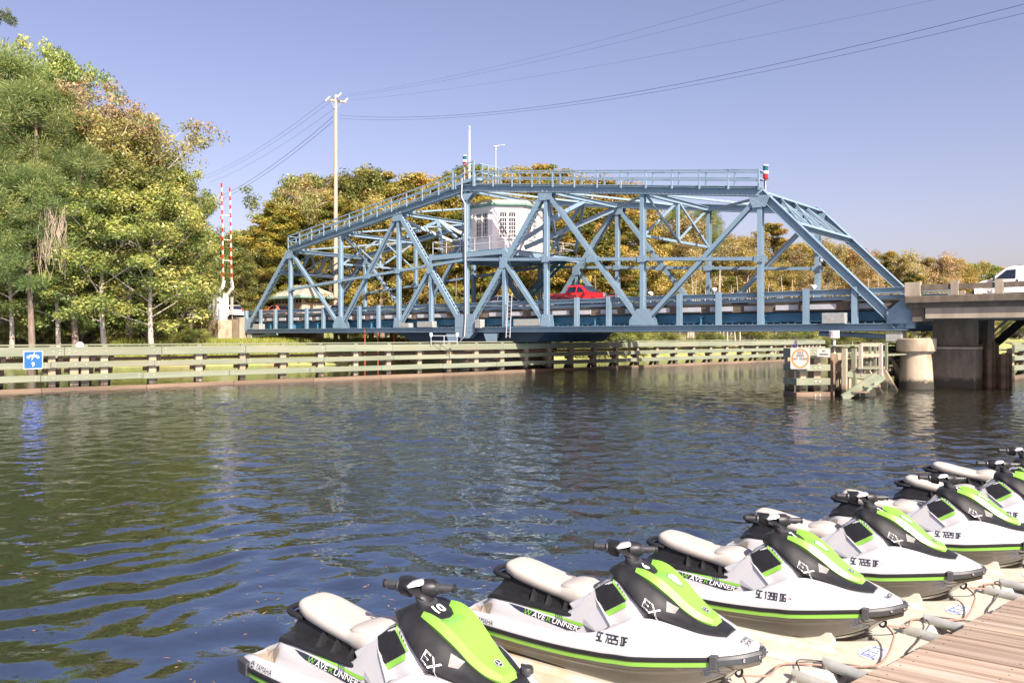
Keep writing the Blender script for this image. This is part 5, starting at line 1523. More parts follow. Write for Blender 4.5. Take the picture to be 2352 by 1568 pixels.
# golden wood behind the bridge
CY = 'golden cypresses behind the bridge'
cyp = [(640, 452, 128), (690, 398, 131), (735, 418, 126), (790, 402, 130), (852, 386, 128), (905, 398, 131), (950, 390, 127), (1008, 400, 130), (1045, 392, 126), (1082, 370, 131), (1128, 378, 133), (1190, 384, 131), (1215, 380, 134), (1272, 372, 133), (1310, 402, 131), (1350, 400, 134), (1395, 412, 134), (1432, 418, 138), (1240, 400, 128), (1150, 396, 126),
       (610, 500, 124), (665, 470, 121), (760, 450, 120), (880, 450, 121), (980, 455, 122), (1110, 450, 123), (1330, 450, 130), (1470, 470, 141), (1400, 480, 132)]
for i, (px, ty, Z) in enumerate(cyp):
    kd = ('cypress', 'cypress', 'cypress', 'russet')[i % 4]
    if i in (1, 4): kd = 'oak'
    zone = 'left of the utility pole' if px < 771 else 'between the utility pole and the mast' if px < 1066 else 'behind the white cabin' if px < 1250 else 'right of the white cabin'
    rowt = 'topping the skyline' if i < 20 else 'in the front row'
    plant_px(kd, px, ty, Z, {'cypress': 'golden brown cypress ' + rowt + ' ' + zone, 'russet': 'orange brown autumn tree ' + rowt + ' ' + zone, 'oak': 'darker green treetop among the golden trees ' + zone}[kd], CY, 1.3 if kd != 'oak' else 1.0)
plant_px('airy', 715, 392, 122, 'thin topped pale green tree left of the utility pole', CY, 0.9)
# thinner brown wood to the right
RW = 'brown trees behind the right half of the bridge'
rw = [(1500, 500, 142), (1545, 470, 141), (1590, 478, 138), (1625, 470, 140), (1660, 520, 146), (1695, 540, 142), (1730, 530, 150), (1775, 510, 152), (1815, 560, 150), (1850, 555, 160), (1905, 540, 158), (1950, 565, 165), (1990, 580, 170), (2035, 575, 172), (2080, 568, 168), (2125, 590, 178), (2165, 575, 175), (2205, 592, 180), (2250, 602, 185), (2300, 610, 190), (2345, 612, 190), (2400, 600, 185), (2460, 610, 190),
      (1520, 560, 136), (1580, 560, 136), (1640, 570, 140), (1710, 590, 144), (1790, 600, 148), (1870, 610, 152), (1940, 620, 158), (2010, 625, 162), (2090, 620, 165), (2160, 630, 170), (2230, 635, 175), (2310, 640, 180)]
for i, (px, ty, Z) in enumerate(rw):
    kd = ('bare', 'cypress', 'bare', 'russet', 'bare', 'russet')[i % 6]
    if px in (1625, 1545): kd = 'pine'
    if px == 2250: kd = 'oak'
    zone = 'behind the hung sway frame' if px < 1680 else 'behind the right end post' if px < 1900 else 'beyond the sloping end of the bridge' if px < 2110 else 'beyond the concrete approach'
    rowt = 'on the skyline' if i < 23 else 'in the front row'
    plant_px(kd, px, ty, Z, {'bare': 'nearly bare grey brown tree ' + rowt + ' ' + zone, 'cypress': 'golden cypress ' + rowt + ' ' + zone, 'russet': 'rusty autumn tree ' + rowt + ' ' + zone, 'pine': 'green pine topping the brown wood behind the sway frame', 'oak': 'round dark green treetop near the white van'}[kd], RW, 1.35 if kd != 'pine' else .9)
# shrubs and undergrowth, each a plant of its own
def row(px0, px1, step, Z, y0, y1, label, grp, seed, kind='bush', wd=1.2):
    g = random.Random(seed)
    px = px0
    while px < px1:
        zz = Z(px) if callable(Z) else Z
        plant_px(kind, px, g.uniform(y0, y1), zz + g.uniform(-2, 2), label, grp, wd * g.uniform(.85, 1.25))
        px += step * g.uniform(.7, 1.3)
def shore_Z(px):
    for Z_ in np.arange(60, 240, .5):
        x = (px - CX) / FPX * Z_
        if Z_ > np.interp(x, SX, SY): return Z_
    return 200
row(-60, 480, 34, lambda p: shore_Z(p) + 5.5, 700, 768, 'green bush at the foot of the left bank wood', 'bushes along the left bank', 5)
row(-60, 400, 62, lambda p: shore_Z(p) + 11, 610, 700, 'tall green undergrowth bush inside the left wood', 'undergrowth in the left wood', 6, wd=1.0)
row(560, 1000, 44, lambda p: 127, 690, 745, 'green bush behind the hut and the left truss', 'bushes behind the left truss', 8)
row(1000, 1500, 38, lambda p: shore_Z(p) + 4, 725, 770, 'leafy bush on the bank behind the pivot', 'bushes behind the pivot', 9)
row(1000, 1500, 60, lambda p: shore_Z(p) + 12, 670, 725, 'tall bush on the bank behind the pivot', 'tall bushes behind the pivot', 12)
row(1480, 2080, 36, lambda p: shore_Z(p) + 3, 735, 772, 'low bush along the bank behind the right fender', 'bushes behind the right fender', 10)
row(2080, 2420, 30, lambda p: 158, 690, 765, 'yellowish bush beyond the concrete approach', 'bushes beyond the approach', 11)
# slim grey trunks of the flooded wood under the right half
tk = random.Random(3)
for i in range(46):
    px = 1560 + 490 * (i + tk.random()) / 46
    Zt = shore_Z(px) + tk.uniform(1, 7)
    p = at(px, 760, Zt)
    h = tk.uniform(7, 13)
    l_ = Vector((tk.uniform(-.09, .09), tk.uniform(-.05, .05), 1)) * h
    b0 = Vector((p.x, p.y, gz(p.x, p.y) - .2))
    tag(MB().tube([b0, b0 + l_ * .5 + Vector((tk.uniform(-.25, .25), 0, 0)), b0 + l_], [tk.uniform(.12, .2), .1, .04], 6).build('dead_tree', M['bark_pale'], None, smooth=True),
        'slim pale bare dead tree on the far bank under the right half of the bridge', 'dead tree', 'dead trees on the far bank')
# dead vines hanging in the left wood
vm = MB()
vg = random.Random(8)
for i in range(150):
    a = at(vg.uniform(88, 150), vg.uniform(465, 560), 78 + vg.uniform(-1, 1))
    b = a + Vector((vg.uniform(-.6, .6), vg.uniform(-.3, .3), -vg.uniform(1.0, 4.0)))
    vm.tube([a, a.lerp(b, .5) + Vector((vg.uniform(-.5, .5), 0, 0)), b], .016, 3, cap=False)
vine = vm.build('dead_vines', mat('dead_vine', (0.36, 0.28, 0.2), (0.26, 0.2, 0.15), scale=3, rough=.9))
tag(vine, 'grey tangle of dead hanging vines in the left wood', 'vines', None, 'stuff')
# overhanging twig at the top left corner
tw = thing('pine_bough', 'small pine bough hanging into the top left corner', 'bough', at(-60, 30, 60))
MB().tube([at(-160, 10, 60), at(-40, 30, 60), at(30, 42, 60)], [.12, .07, .02], 6).build('branch', M['bark'], tw)
g_ = np.random.default_rng(5)
ce = np.array([tuple(at(x, y, 60)) for x, y in ((5, 38), (20, 44), (-10, 45), (28, 50), (12, 30), (-25, 36))])
idx = np.repeat(np.arange(len(ce)), 90)
dr = g_.normal(size=(len(idx), 3)); dr /= np.linalg.norm(dr, axis=1, keepdims=True)
nr = np.cross(dr, g_.normal(size=dr.shape)); nr /= np.linalg.norm(nr, axis=1, keepdims=True)
pl_ = np.array(PAL['pine'])[g_.integers(0, 4, len(idx))]
link('needles', crown_mesh('bough_needles', [leaf_cards(ce[idx] + dr * .32, nr, np.full(len(idx), .2), .14, pl_, g_, dr)]), tw)

# ------------------------------------------------------------------ grass along the banks
def grass(name, label, zones, n, hgt, cols, seed):
    g = np.random.default_rng(seed)
    x = []; y = []
    while len(x) < n:
        px = g.uniform(*zones[0]); d = g.uniform(*zones[1])
        Z_ = np.clip(shore_cache(px) + d, 60, 250)
        x.append((px - CX) / FPX * Z_); y.append(Z_)
    x = np.array(x[:n]); y = np.array(y[:n])
    z = ground_h(x, y)
    keep = z > 0.0
    x, y, z = x[keep], y[keep], z[keep]
    n = len(x)
    a = g.uniform(0, 6.283, n); h = hgt * g.uniform(.5, 1.2, n); w = .05 * g.uniform(.7, 1.4, n)
    b = np.stack([x, y, z], 1)
    s = np.stack([np.cos(a), np.sin(a), np.zeros(n)], 1) * w[:, None]
    tip = b + np.stack([g.normal(0, .18, n) * h, g.normal(0, .18, n) * h, h], 1)
    V = np.stack([b - s, b + s, tip], 1).reshape(-1, 3)
    F = np.arange(3 * n).reshape(n, 3)
    C = np.repeat(np.array(cols)[g.integers(0, len(cols), n)] * (0.8 + .4 * g.random((n, 1))), 3, axis=0)
    o = link(name, crown_mesh(name, [(V, F, C)]))
    tag(o, label, None, None, 'stuff')
_sc = {}
def shore_cache(px):
    k = int(px // 10)
    if k not in _sc: _sc[k] = shore_Z(px)
    return _sc[k]
grass('bank_grass', 'bright green grass along the left bank behind the fender', ((230, 1000), (0.2, 8)), 36000, .75, [(.30, .34, .06), (.36, .36, .08), (.22, .26, .05)], 3)
grass('reed_grass', 'yellow green reeds on the bank behind the pivot', ((960, 1480), (0.2, 6)), 14000, 1.0, [(.24, .21, .05), (.18, .18, .035), (.28, .22, .07)], 4)
grass('bank_weeds', 'dark weeds along the foot of the left wood', ((-80, 240), (0.2, 6)), 14000, .8, [(.12, .13, .03), (.18, .13, .06), (.09, .11, .02)], 5)
# ------------------------------------------------------------------ dock frame
GS = HC / 3.5
def G(x, y, z):
    return Vector((GS * x, GS * y, HC + GS * (z - 3.1)))
HEAD = R(-36)
HX = Vector((math.cos(HEAD), math.sin(HEAD), 0)); HYv = Vector((-math.sin(HEAD), math.cos(HEAD), 0))
SK = 0.95 * GS
EMB = {'10': (-0.112, 5.678), '6': (1.631, 6.786), '7': (3.347, 7.908), '3': (4.79, 9.075), '5': (6.42, 10.32), '4': (7.90, 11.5), '2': (9.05, 12.85)}
def ski_origin(k):
    x, y = EMB[k]
    return G(x - 2.48 * 0.95 * HX.x, y - 2.48 * 0.95 * HX.y, -0.03)

# ------------------------------------------------------------------ ski materials
M['s_white'] = mat('ski_gelcoat', (0.40, 0.395, 0.41), (0.385, 0.38, 0.395), scale=2, rough=0.26, coat=0.7)
M['s_green'] = mat('lime_plastic', (0.175, 0.385, 0.05), (0.165, 0.365, 0.047), scale=3, rough=0.32, coat=0.3)
M['s_black'] = mat('black_plastic', (0.011, 0.011, 0.013), (0.016, 0.016, 0.018), scale=12, spec=0.3, rough=0.42, bump=0.05, bump_scale=120)
M['s_grey'] = mat('grey_plastic', (0.03, 0.03, 0.034), (0.04, 0.04, 0.044), scale=10, rough=0.45)
M['s_hull'] = mat('dark_gloss_hull', (0.05, 0.041, 0.031), (0.042, 0.035, 0.027), scale=2, rough=0.06, coat=1.0, spec=0.8)
M['s_seat'] = mat('seat_vinyl', (0.36, 0.335, 0.31), (0.335, 0.31, 0.285), scale=6, rough=0.55, bump=0.06, bump_scale=160)
M['s_silver'] = mat('silver_panel', (0.56, 0.56, 0.57), (0.52, 0.52, 0.53), scale=3, rough=0.3, metallic=0.25, coat=0.4)
M['s_scoop'] = mat('scoop_grey', (0.16, 0.155, 0.15), rough=0.4)
M['s_mat'] = mat('deck_mat', (0.30, 0.25, 0.19), (0.24, 0.2, 0.155), scale=8, rough=0.8)
M['s_print'] = mat('dark_print', (0.02, 0.024, 0.04), rough=0.35)
M['s_sticker'] = mat('pink_sticker', (0.72, 0.42, 0.38), (0.75, 0.6, 0.57), scale=20, rough=0.4)
M['s_lilac'] = mat('white_sticker', (0.75, 0.74, 0.72), rough=0.4)

def pchip(xs, ys, xq):
    xs = np.asarray(xs, float); ys = np.asarray(ys, float)
    h = np.diff(xs); d = np.diff(ys) / h
    m = np.zeros(len(xs)); m[0], m[-1] = d[0], d[-1]
    for i in range(1, len(xs) - 1):
        if d[i - 1] * d[i] > 0:
            w1, w2 = 2 * h[i] + h[i - 1], h[i] + 2 * h[i - 1]
            m[i] = (w1 + w2) / (w1 / d[i - 1] + w2 / d[i])
    i = np.clip(np.searchsorted(xs, xq) - 1, 0, len(xs) - 2)
    t = (xq - xs[i]) / h[i]
    return (2*t**3-3*t**2+1)*ys[i] + (t**3-2*t**2+t)*h[i]*m[i] + (-2*t**3+3*t**2)*ys[i+1] + (t**3-t**2)*h[i]*m[i+1]
def crom(P, sub):
    """smooth a profile of points"""
    P = np.asarray(P, float); out = []
    n = len(P)
    for i in range(n - 1):
        p0, p1, p2, p3 = P[max(i-1, 0)], P[i], P[i+1], P[min(i+2, n-1)]
        for k in range(sub):
            t = k / sub
            # tension 0.35 keeps creases readable
            m1, m2 = 0.35 * (p2 - p0), 0.35 * (p3 - p1)
            out.append((2*t**3-3*t**2+1)*p1 + (t**3-2*t**2+t)*m1 + (-2*t**3+3*t**2)*p2 + (t**3-t**2)*m2)
    out.append(P[-1])
    return np.array(out)

def half_loft(xst, cols, nst, sub, mirror=True, x0=None, x1=None):
    """cols: list of (y array, z array) from the outside to the centre; returns rings running starboard -> port"""
    xs = np.asarray(xst, float)
    xq = np.linspace(xs[0] if x0 is None else x0, xs[-1] if x1 is None else x1, nst)
    Ys = [pchip(xs, c[0], xq) for c in cols]; Zs = [pchip(xs, c[1], xq) for c in cols]
    rings = []
    for k, x in enumerate(xq):
        prof = crom([(Ys[i][k], Zs[i][k]) for i in range(len(cols))], sub)
        st = [(x, -y, z) for y, z in prof]
        if mirror:
            st = st + [(x, y, z) for y, z in reversed(prof[:-1] if abs(prof[-1][0]) < 1e-4 else prof)]
        rings.append(st)
    return rings

XS = [0.02, 0.15, 0.40, 0.80, 1.20, 1.45, 1.60, 1.75, 1.88, 2.00, 2.15, 2.35, 2.55, 2.75, 2.90, 3.00]
YR = [.47, .51, .54, .56, .565, .565, .56, .555, .55, .545, .52, .46, .39, .29, .18, .05]
ZR = [.39, .39, .39, .39, .395, .405, .415, .425, .44, .45, .47, .495, .52, .54, .56, .575]
YC = [.44, .47, .49, .50, .50, .50, .49, .48, .465, .445, .42, .36, .29, .205, .118, .03]
ZC = [.46, .495, .51, .515, .525, .55, .58, .635, .70, .755, .785, .755, .705, .665, .635, .60]
YD = [.39, .43, .455, .465, .465, .465, .455, .445, .43, .405, .365, .305, .235, .165, .09, .025]
ZDk = [.462, .493, .502, .507, .517, .542, .572, .627, .693, .768, .79, .755, .705, .675, .643, .604]
YE = [.36, .40, .425, .43, .43, .43, .432, .432, .43, .40, .30, .25, .19, .13, .075, .02]
ZE = [.45, .44, .425, .42, .42, .43, .44, .47, .55, .76, .78, .745, .70, .675, .645, .606]
YF = [.25, .29, .36, .385, .39, .39, .40, .42, .42, .385, .24, .20, .15, .10, .06, .015]
ZF = [.45, .445, .445, .445, .445, .455, .47, .49, .57, .78, .78, .745, .70, .678, .648, .607]
YG = [.20, .25, .30, .31, .32, .31, .30, .295, .31, .30, .16, .12, .10, .07, .03, .008]
ZG = [.46, .48, .645, .645, .64, .84, .97, 1.025, .99, .91, .79, .745, .70, .68, .65, .608]
YH = [0.0] * 16
ZH = [.46, .48, .655, .655, .65, .86, .99, 1.05, 1.03, .94, .79, .745, .70, .682, .652, .609]
YB = [y - .006 for y in YR]; ZB = [z + .05 for z in ZR]
def rail_at(x):
    return float(pchip(XS, YR, np.array([x]))[0]), float(pchip(XS, ZR, np.array([x]))[0])
RAILP = [(x, *rail_at(x)) for x in list(np.linspace(0.02, 2.9, 56)) + [2.94, 2.97, 2.99]] + [(3.0, 0.05, .575), (3.005, 0.0, .576)]
def rail_path(xmin):
    st = [Vector((x, -y, z)) for x, y, z in RAILP if x >= xmin]
    return st + [Vector((p.x, -p.y, p.z)) for p in reversed(st[:-1])]
def sweep(mb, path, prof):
    """prof: (out, up) outline swept along a rail path"""
    rings = []
    for i, p in enumerate(path):
        a = path[min(i + 1, len(path) - 1)] - path[max(i - 1, 0)]
        a.z = 0; a.normalize()
        o = Vector((a.y, -a.x, 0))
        rings.append([p + o * q + ZD * w for q, w in prof])
    return mb.rings(rings, True)

SKM = {}           # shared part meshes with their names and parents, in ski coordinates
ski_bvh = {}
def bvh_of(mb):
    return BVHTree.FromPolygons([Vector(v) for v in mb.v], mb.f)

def refine(vs, fs, L_=0.05):
    bm = bmesh.new()
    bv = [bm.verts.new(v) for v in vs]
    for f in fs:
        try: bm.faces.new([bv[i] for i in f])
        except ValueError: pass
    bmesh.ops.triangulate(bm, faces=bm.faces)
    for _ in range(5):
        es = [e for e in bm.edges if e.calc_length() > L_]
        if not es: break
        bmesh.ops.subdivide_edges(bm, edges=es, cuts=1)
        bmesh.ops.triangulate(bm, faces=[f for f in bm.faces if len(f.verts) > 3])
    bm.verts.index_update()
    out = [tuple(v.co) for v in bm.verts], [tuple(v.index for v in f.verts) for f in bm.faces]
    bm.free()
    return out
def lay(mb, vs, fs, trees, dirn, off=0.004, L_=0.05, back=2.0):
    """wrap flat pieces onto the body by following dirn until it meets one of the surfaces"""
    vs, fs = refine(vs, fs, L_)
    d = Vector(dirn).normalized()
    out = []
    last = None
    for v in vs:
        o = Vector(v) - d * back
        best = None
        for t in trees:
            h = t.ray_cast(o, d)
            if h[0] is not None and (best is None or h[3] < best[3]): best = h
        if best is None:
            out.append(None); continue
        n = best[1]
        if n.dot(d) > 0: n = -n
        out.append(best[0] + n * off)
    ok = [f for f in fs if all(out[i] is not None for i in f)]
    out = [p if p is not None else Vector((0, 0, 0)) for p in out]
    used = sorted({i for f in ok for i in f}); mp = {i: k for k, i in enumerate(used)}
    return mb.add([out[i] for i in used], [tuple(mp[i] for i in f) for f in ok])
def xz(pts, y=-1.0): return [(x, y, z) for x, z in pts]

def build_ski():
    root = thing('jet_ski', 'x', 'jet ski')
    W = M['s_white']
    deck = MB()
    cols = [(YR, ZR), (YB, ZB), (YC, ZC), (YD, ZDk), (YE, ZE), (YF, ZF), (YG, ZG), (YH, ZH)]
    dr = half_loft(XS, cols, 72, 3)
    deck.rings(dr, True, closed=False) if False else deck.rings(dr, False, closed=False)
    deck.add(dr[0], [tuple(range(len(dr[0])))])
    deck_o = deck.build('deck', W, root, True, 50, True)
    tree_deck = bvh_of(deck)
    # hull below the rail
    xs_h = XS[:]
    CY_ = [y * .80 for y in YR]
    CZ_ = list(np.interp(XS, [0, 1.9, 2.35, 2.6, 2.8, 2.95, 3.0], [.16, .17, .24, .33, .43, .52, .555]))
    KZ_ = list(np.interp(XS, [0, 1.9, 2.2, 2.5, 2.7, 2.85, 3.0], [.0, .0, .04, .14, .26, .40, .545]))
    hull = MB()
    hr = half_loft(XS, [([y - .012 for y in YR], ZR), ([y - .02 for y in YR], [z - .05 for z in ZR]), ([y - .035 for y in YR], [z - .10 for z in ZR]), ([y * .93 - .03 for y in YR], [.45 * z + .55 * c for z, c in zip(ZR, CZ_)]), (CY_, CZ_), ([y * .45 for y in YR], [.45 * c + .55 * k for c, k in zip(CZ_, KZ_)]), ([0.0] * 16, KZ_)], 50, 2)
    hull.rings(hr, False, closed=False)
    hull.add(hr[0], [tuple(range(len(hr[0])))])
    hull.build('hull', M['s_hull'], root, True, 45, True)
    # rail, green stripe, bumpers
    rp = rail_path(0.02)
    sweep(MB(), rp, [(-.01, -.006), (.016, -.004), (.020, .012), (.014, .03), (-.008, .034)]).build('rub_rail', M['s_black'], root, True, 40, True)
    sweep(MB(), rp, [(-.016, -.052), (.002, -.050), (.008, -.008), (-.01, -.006)]).build('green_stripe', M['s_green'], root, True, 40, True)
    bp_ = rail_path(2.68)
    bmp = sweep(MB(), bp_, [(-.03, -.044), (.018, -.042), (.030, -.030), (.032, .014), (.016, .034), (-.04, .042)]).build('bow_bumper', M['s_grey'], root, True, 22, True)
    for i in (4, 8, 11, len(bp_) - 12, len(bp_) - 9, len(bp_) - 5):
        i = max(1, min(len(bp_) - 2, i))
        a = (bp_[i + 1] - bp_[i - 1]); a.z = 0; a.normalize(); o = Vector((a.y, -a.x, 0))
        MB().lathe(bp_[i] + o * .035 - ZD * .004, [(.014, 0), (.014, .008), (.008, .01)], 10, o).build('screw', M['chrome'], bmp, True, 35, True)
    for sg in (-1, 1):
        p = rail_path(2.68)[0 if sg < 0 else -1]
        bevel(MB().box(p + Vector((.02, sg * .01, 0)), (.03, sg * -.012, 0), (.0, .028, 0), (0, 0, .058)).build('bumper_end', M['s_grey'], bmp, False, 35, True), .008)
        bevel(MB().box((.09, sg * .5, .40), (.09, sg * .02, 0), (0, .03, 0), (0, 0, .06)).build('stern_bumper', M['s_grey'], root, False, 35, True), .012)
    eye = [Vector((2.80 + .035 * math.cos(t), 0, .37 + .05 * math.sin(t))) for t in np.linspace(0, 2 * math.pi, 14)]
    MB().tube(eye, .012, 6, False).build('bow_eye', M['s_black'], root, True, 60, True)
    # seat
    sx = [.33, .36, .42, .55, .75, .95, 1.08, 1.18, 1.28, 1.37, 1.42]
    st_ = [.895, .935, .958, .945, .905, .868, .850, .872, .880, .862, .835]
    sb = [.860, .835, .825, .79, .755, .725, .71, .685, .68, .72, .79]
    sw = [.05, .12, .17, .205, .215, .22, .225, .235, .24, .225, .17]
    xq = np.linspace(.33, 1.42, 44)
    T_, B_, W_s = pchip(sx, st_, xq), pchip(sx, sb, xq), pchip(sx, sw, xq)
    rings = []
    for x, t, b, w in zip(xq, T_, B_, W_s):
        r = []
        for k in range(22):
            a = 2 * math.pi * k / 22
            cx_, sz_ = math.cos(a), math.sin(a)
            e = 0.62
            y = w * math.copysign(abs(cx_) ** e, cx_); z = (t + b) / 2 + (t - b) / 2 * math.copysign(abs(sz_) ** (0.7 if sz_ > 0 else 0.38), sz_)
            if sz_ < 0: y *= 0.97
            r.append((x, y, z))
        rings.append(r)
    seat = MB().rings(rings)
    seat_o = seat.build('seat', M['s_seat'], root, True, 60, True)
    tree_seat = bvh_of(seat)
    # raised bolster at the front of the seat
    bol = MB()
    br_ = []
    for x, hz, w in ((1.06, .0, .14), (1.08, .008, .18), (1.14, .014, .205), (1.22, .014, .21), (1.30, .008, .195), (1.36, .0, .15)):
        t = float(pchip(sx, st_, np.array([x]))[0])
        br_.append([(x, w * math.cos(a), t - .02 + (hz + .02) * max(0, math.sin(a)) ** .6 - .03 * (math.sin(a) < -.01)) for a in np.linspace(-.2, math.pi + .2, 13)])
    bol.rings(br_, True, closed=True)
    bol.build('seat_bolster', M['s_seat'], seat_o, True, 70, True)
    # black base under the seat, grab handle, fins
    bx_ = [.20, .30, .42, .60, .90, 1.15, 1.35, 1.46]
    bb = half_loft(bx_, [([.22, .29, .325, .335, .345, .35, .345, .33], [.55, .60, .62, .63, .63, .63, .625, .62]), ([.20, .275, .315, .325, .335, .34, .335, .32], [.585, .64, .665, .67, .665, .66, .65, .64]),
                         ([.12, .15, .17, .18, .185, .19, .21, .25], [.60, .655, .675, .675, .67, .66, .65, .64]), ([.08, .11, .13, .155, .17, .18, .185, .2], [.62, .70, .85, .82, .775, .745, .70, .66]), ([0] * 8, [.63, .71, .85, .82, .775, .745, .71, .67])], 30, 2)
    base = MB().rings(bb, False, closed=False)
    base.add(bb[0], [tuple(range(len(bb[0])))]); base.add(bb[-1], [tuple(range(len(bb[-1])))])
    base_o = base.build('seat_base', M['s_black'], root, True, 40, True)
    tree_base = bvh_of(base)
    for sg in (-1, 1):
        for x in (.80, .98, 1.18):
            z0 = .64; z1 = .78 - .10 * (x - .6)
            MB().slab([(x, sg * .335, z0), (x + .05, sg * .31, z0), (x - .02, sg * .19, z1), (x - .04, sg * .19, z1)], (0, sg * -.05, -.02)).build('vent_fin', M['s_black'], base_o, False, 35, True)
    hd = [Vector((.46, -.15, .80)), Vector((.33, -.165, .815)), Vector((.235, -.13, .825)), Vector((.205, 0, .83)), Vector((.235, .13, .825)), Vector((.33, .165, .815)), Vector((.46, .15, .80))]
    hd = [Vector(p) for p in crom([tuple(p) for p in hd], 4)]
    MB().tube(hd, .026, 8).build('grab_handle', M['s_black'], root, True, 60, True)
    MB().slab([(.24, -.12, .80), (.46, -.15, .80), (.46, .15, .80), (.24, .12, .80)], (0, 0, -.03)).build('handle_web', M['s_black'], root, False, 35, True)
    # rear deck mats
    for sg in (-1, 1):
        q = MB(); lay(q, [(.06, sg * .40, 0), (.32, sg * .42, 0), (.36, sg * .33, 0), (.07, sg * .24, 0)], [(0, 1, 2, 3)], [tree_deck], (0, 0, -1), .006)
        q.build('deck_mat', M['s_mat'], root, False, 35, True)
        q = MB(); lay(q, [(.45, sg * .425, 0), (1.5, sg * .425, 0), (1.5, sg * .40, 0), (.45, sg * .375, 0)], [(0, 1, 2, 3)], [tree_deck], (0, 0, -1), .006)
        q.build('footwell_mat', M['s_mat'], root, False, 35, True)
    # cowl and hood
    cx_ = [1.64, 1.74, 1.85, 1.95, 2.09, 2.23, 2.35, 2.47, 2.57, 2.68, 2.74]
    yl = [.21, .285, .325, .355, .375, .355, .32, .27, .22, .155, .11]
    zl = [1.075, 1.08, 1.005, .945, .858, .810, .778, .742, .712, .694, .682]
    ym = [.20, .25, .285, .305, .31, .285, .25, .21, .165, .12, .08]
    zm = [1.10, 1.12, 1.07, 1.02, .935, .865, .81, .765, .735, .71, .695]
    yh = [.15, .18, .20, .205, .205, .185, .165, .145, .12, .09, .06]
    zh = [1.12, 1.15, 1.125, 1.10, 1.03, .945, .855, .79, .752, .722, .70]
    zc = [1.12, 1.15, 1.13, 1.10, 1.03, .95, .86, .795, .757, .727, .705]
    cr = half_loft(cx_, [([y - .012 for y in yl], [z - .03 for z in zl]), (yl, zl), (ym, zm), (yh, zh), ([0] * 11, zc)], 44, 3)
    cowl = MB().rings(cr, False, closed=False)
    cowl.add(cr[0], [tuple(range(len(cr[0])))]); cowl.add(cr[-1], [tuple(range(len(cr[-1])))])
    cowl.build('front_cowl', M['s_black'], root, True, 38, True)
    tree_cowl = bvh_of(cowl)
    hx = [1.90, 1.96, 2.04, 2.12, 2.20, 2.28, 2.34, 2.42, 2.48, 2.54, 2.60]
    hy = [.20, .212, .22, .215, .20, .185, .175, .16, .148, .128, .10]
    hz = [1.125, 1.11, 1.085, 1.045, .99, .93, .88, .83, .80, .78, .765]
    hm = [.165, .17, .172, .168, .158, .146, .136, .122, .108, .09, .07]
    hmz = [1.155, 1.155, 1.14, 1.105, 1.055, .995, .945, .885, .848, .818, .795]
    hcz = [1.05, 1.075, 1.085, 1.085, 1.045, .99, .942, .885, .85, .82, .798]
    hr_ = half_loft(hx, [([y - .02 for y in hy], [z - .05 for z in hz]), (hy, hz), (hm, hmz), ([.52 * y for y in hm], [.12 * a + .88 * b for a, b in zip(hmz, hcz)]), ([0] * 11, hcz)], 26, 1)
    hood = MB().rings(hr_, False, closed=False)
    tipc = [(2.625, -.075, .755), (2.625, .075, .755)]
    hood.add(hr_[0], [tuple(range(len(hr_[0])))])
    L0_ = len(hr_[-1])
    hood.add(list(hr_[-1]) + [(2.63, -.06, .745), (2.63, .06, .745)], [(0, 1, 2, L0_), (2, 3, 4, 5, 6, L0_ + 1, L0_), (6, 7, 8, L0_ + 1), (8, 0, L0_, L0_ + 1)] if L0_ == 9 else [tuple(range(L0_))])
    hood_o = hood.build('hood', M['s_green'], root, True, 16, True)
    tree_hood = bvh_of(hood)
    for sg in (-1, 1):      # headlight recess below the hood edge
        q = MB(); lay(q, xz([(2.225, .925), (2.325, .868), (2.315, .835), (2.25, .85)], sg), [(0, 1, 2, 3)], [tree_cowl], (0, -sg, 0), .006)
        q.build('side_scoop', M['s_scoop'], root, False, 35, True)
    # side panels of the console
    pan = ('pocket_panel', [(1.53, .955), (1.655, 1.04), (1.70, 1.03), (1.885, .89), (1.64, .735)], M['s_black']), ('green_trim', [(1.64, .73), (1.885, .885), (1.90, .845), (1.655, .685)], M['s_green']), \
          ('green_trim', [(1.705, 1.032), (1.89, .895), (1.91, .905), (1.73, 1.035)], M['s_green'])
    for sg in (-1, 1):
        for nm, pp, m_ in pan:
            q = MB(); lay(q, xz(pp, sg), [tuple(range(len(pp)))], [tree_deck], (0, -sg, 0), .006 if nm != 'green_trim' else .009)
            q.build(nm, m_, root, False, 35, True)
        sp = [(1.22, sg * .262, .715), (1.49, sg * .275, .885), (1.79, sg * .455, .685), (1.65, sg * .455, .575), (1.44, sg * .37, .585)]
        bevel(MB().add([Vector(p) for p in sp] + [Vector((p[0], p[1] - sg * .08, p[2])) for p in sp], [(4, 3, 2, 1, 0), (5, 6, 7, 8, 9)] + [(i, (i + 1) % 5, 5 + (i + 1) % 5, 5 + i) for i in range(5)]).build('knee_panel', M['s_silver'], root, False, 35, True), .012, 3)
        MB().tube([(1.495, sg * .285, .892), (1.64, sg * .37, .79), (1.795, sg * .462, .685)], .011, 8).build('panel_edge', M['s_white'], root, True, 60, True)
        q = MB(); lay(q, xz([(1.245, .70), (1.47, .875), (1.49, .87), (1.26, .69)], sg), [(0, 1, 2, 3)], [tree_seat], (0, -sg, 0), .003)
        # graphics along the seat side
        blk = [(.56, .606), (.70, .604), (1.43, .556), (1.36, .520), (1.28, .508), (.72, .562)]
        q = MB(); lay(q, xz(blk, sg), [tuple(range(6))], [tree_deck], (0, -sg, 0), .004, .05, -.572); q.build('side_graphic', M['s_print'], root, False, 35, True)
        grn = [(.76, .632), (1.22, .606), (1.30, .603), (1.47, .602), (1.43, .572), (1.33, .575), (1.20, .590), (.80, .615)]
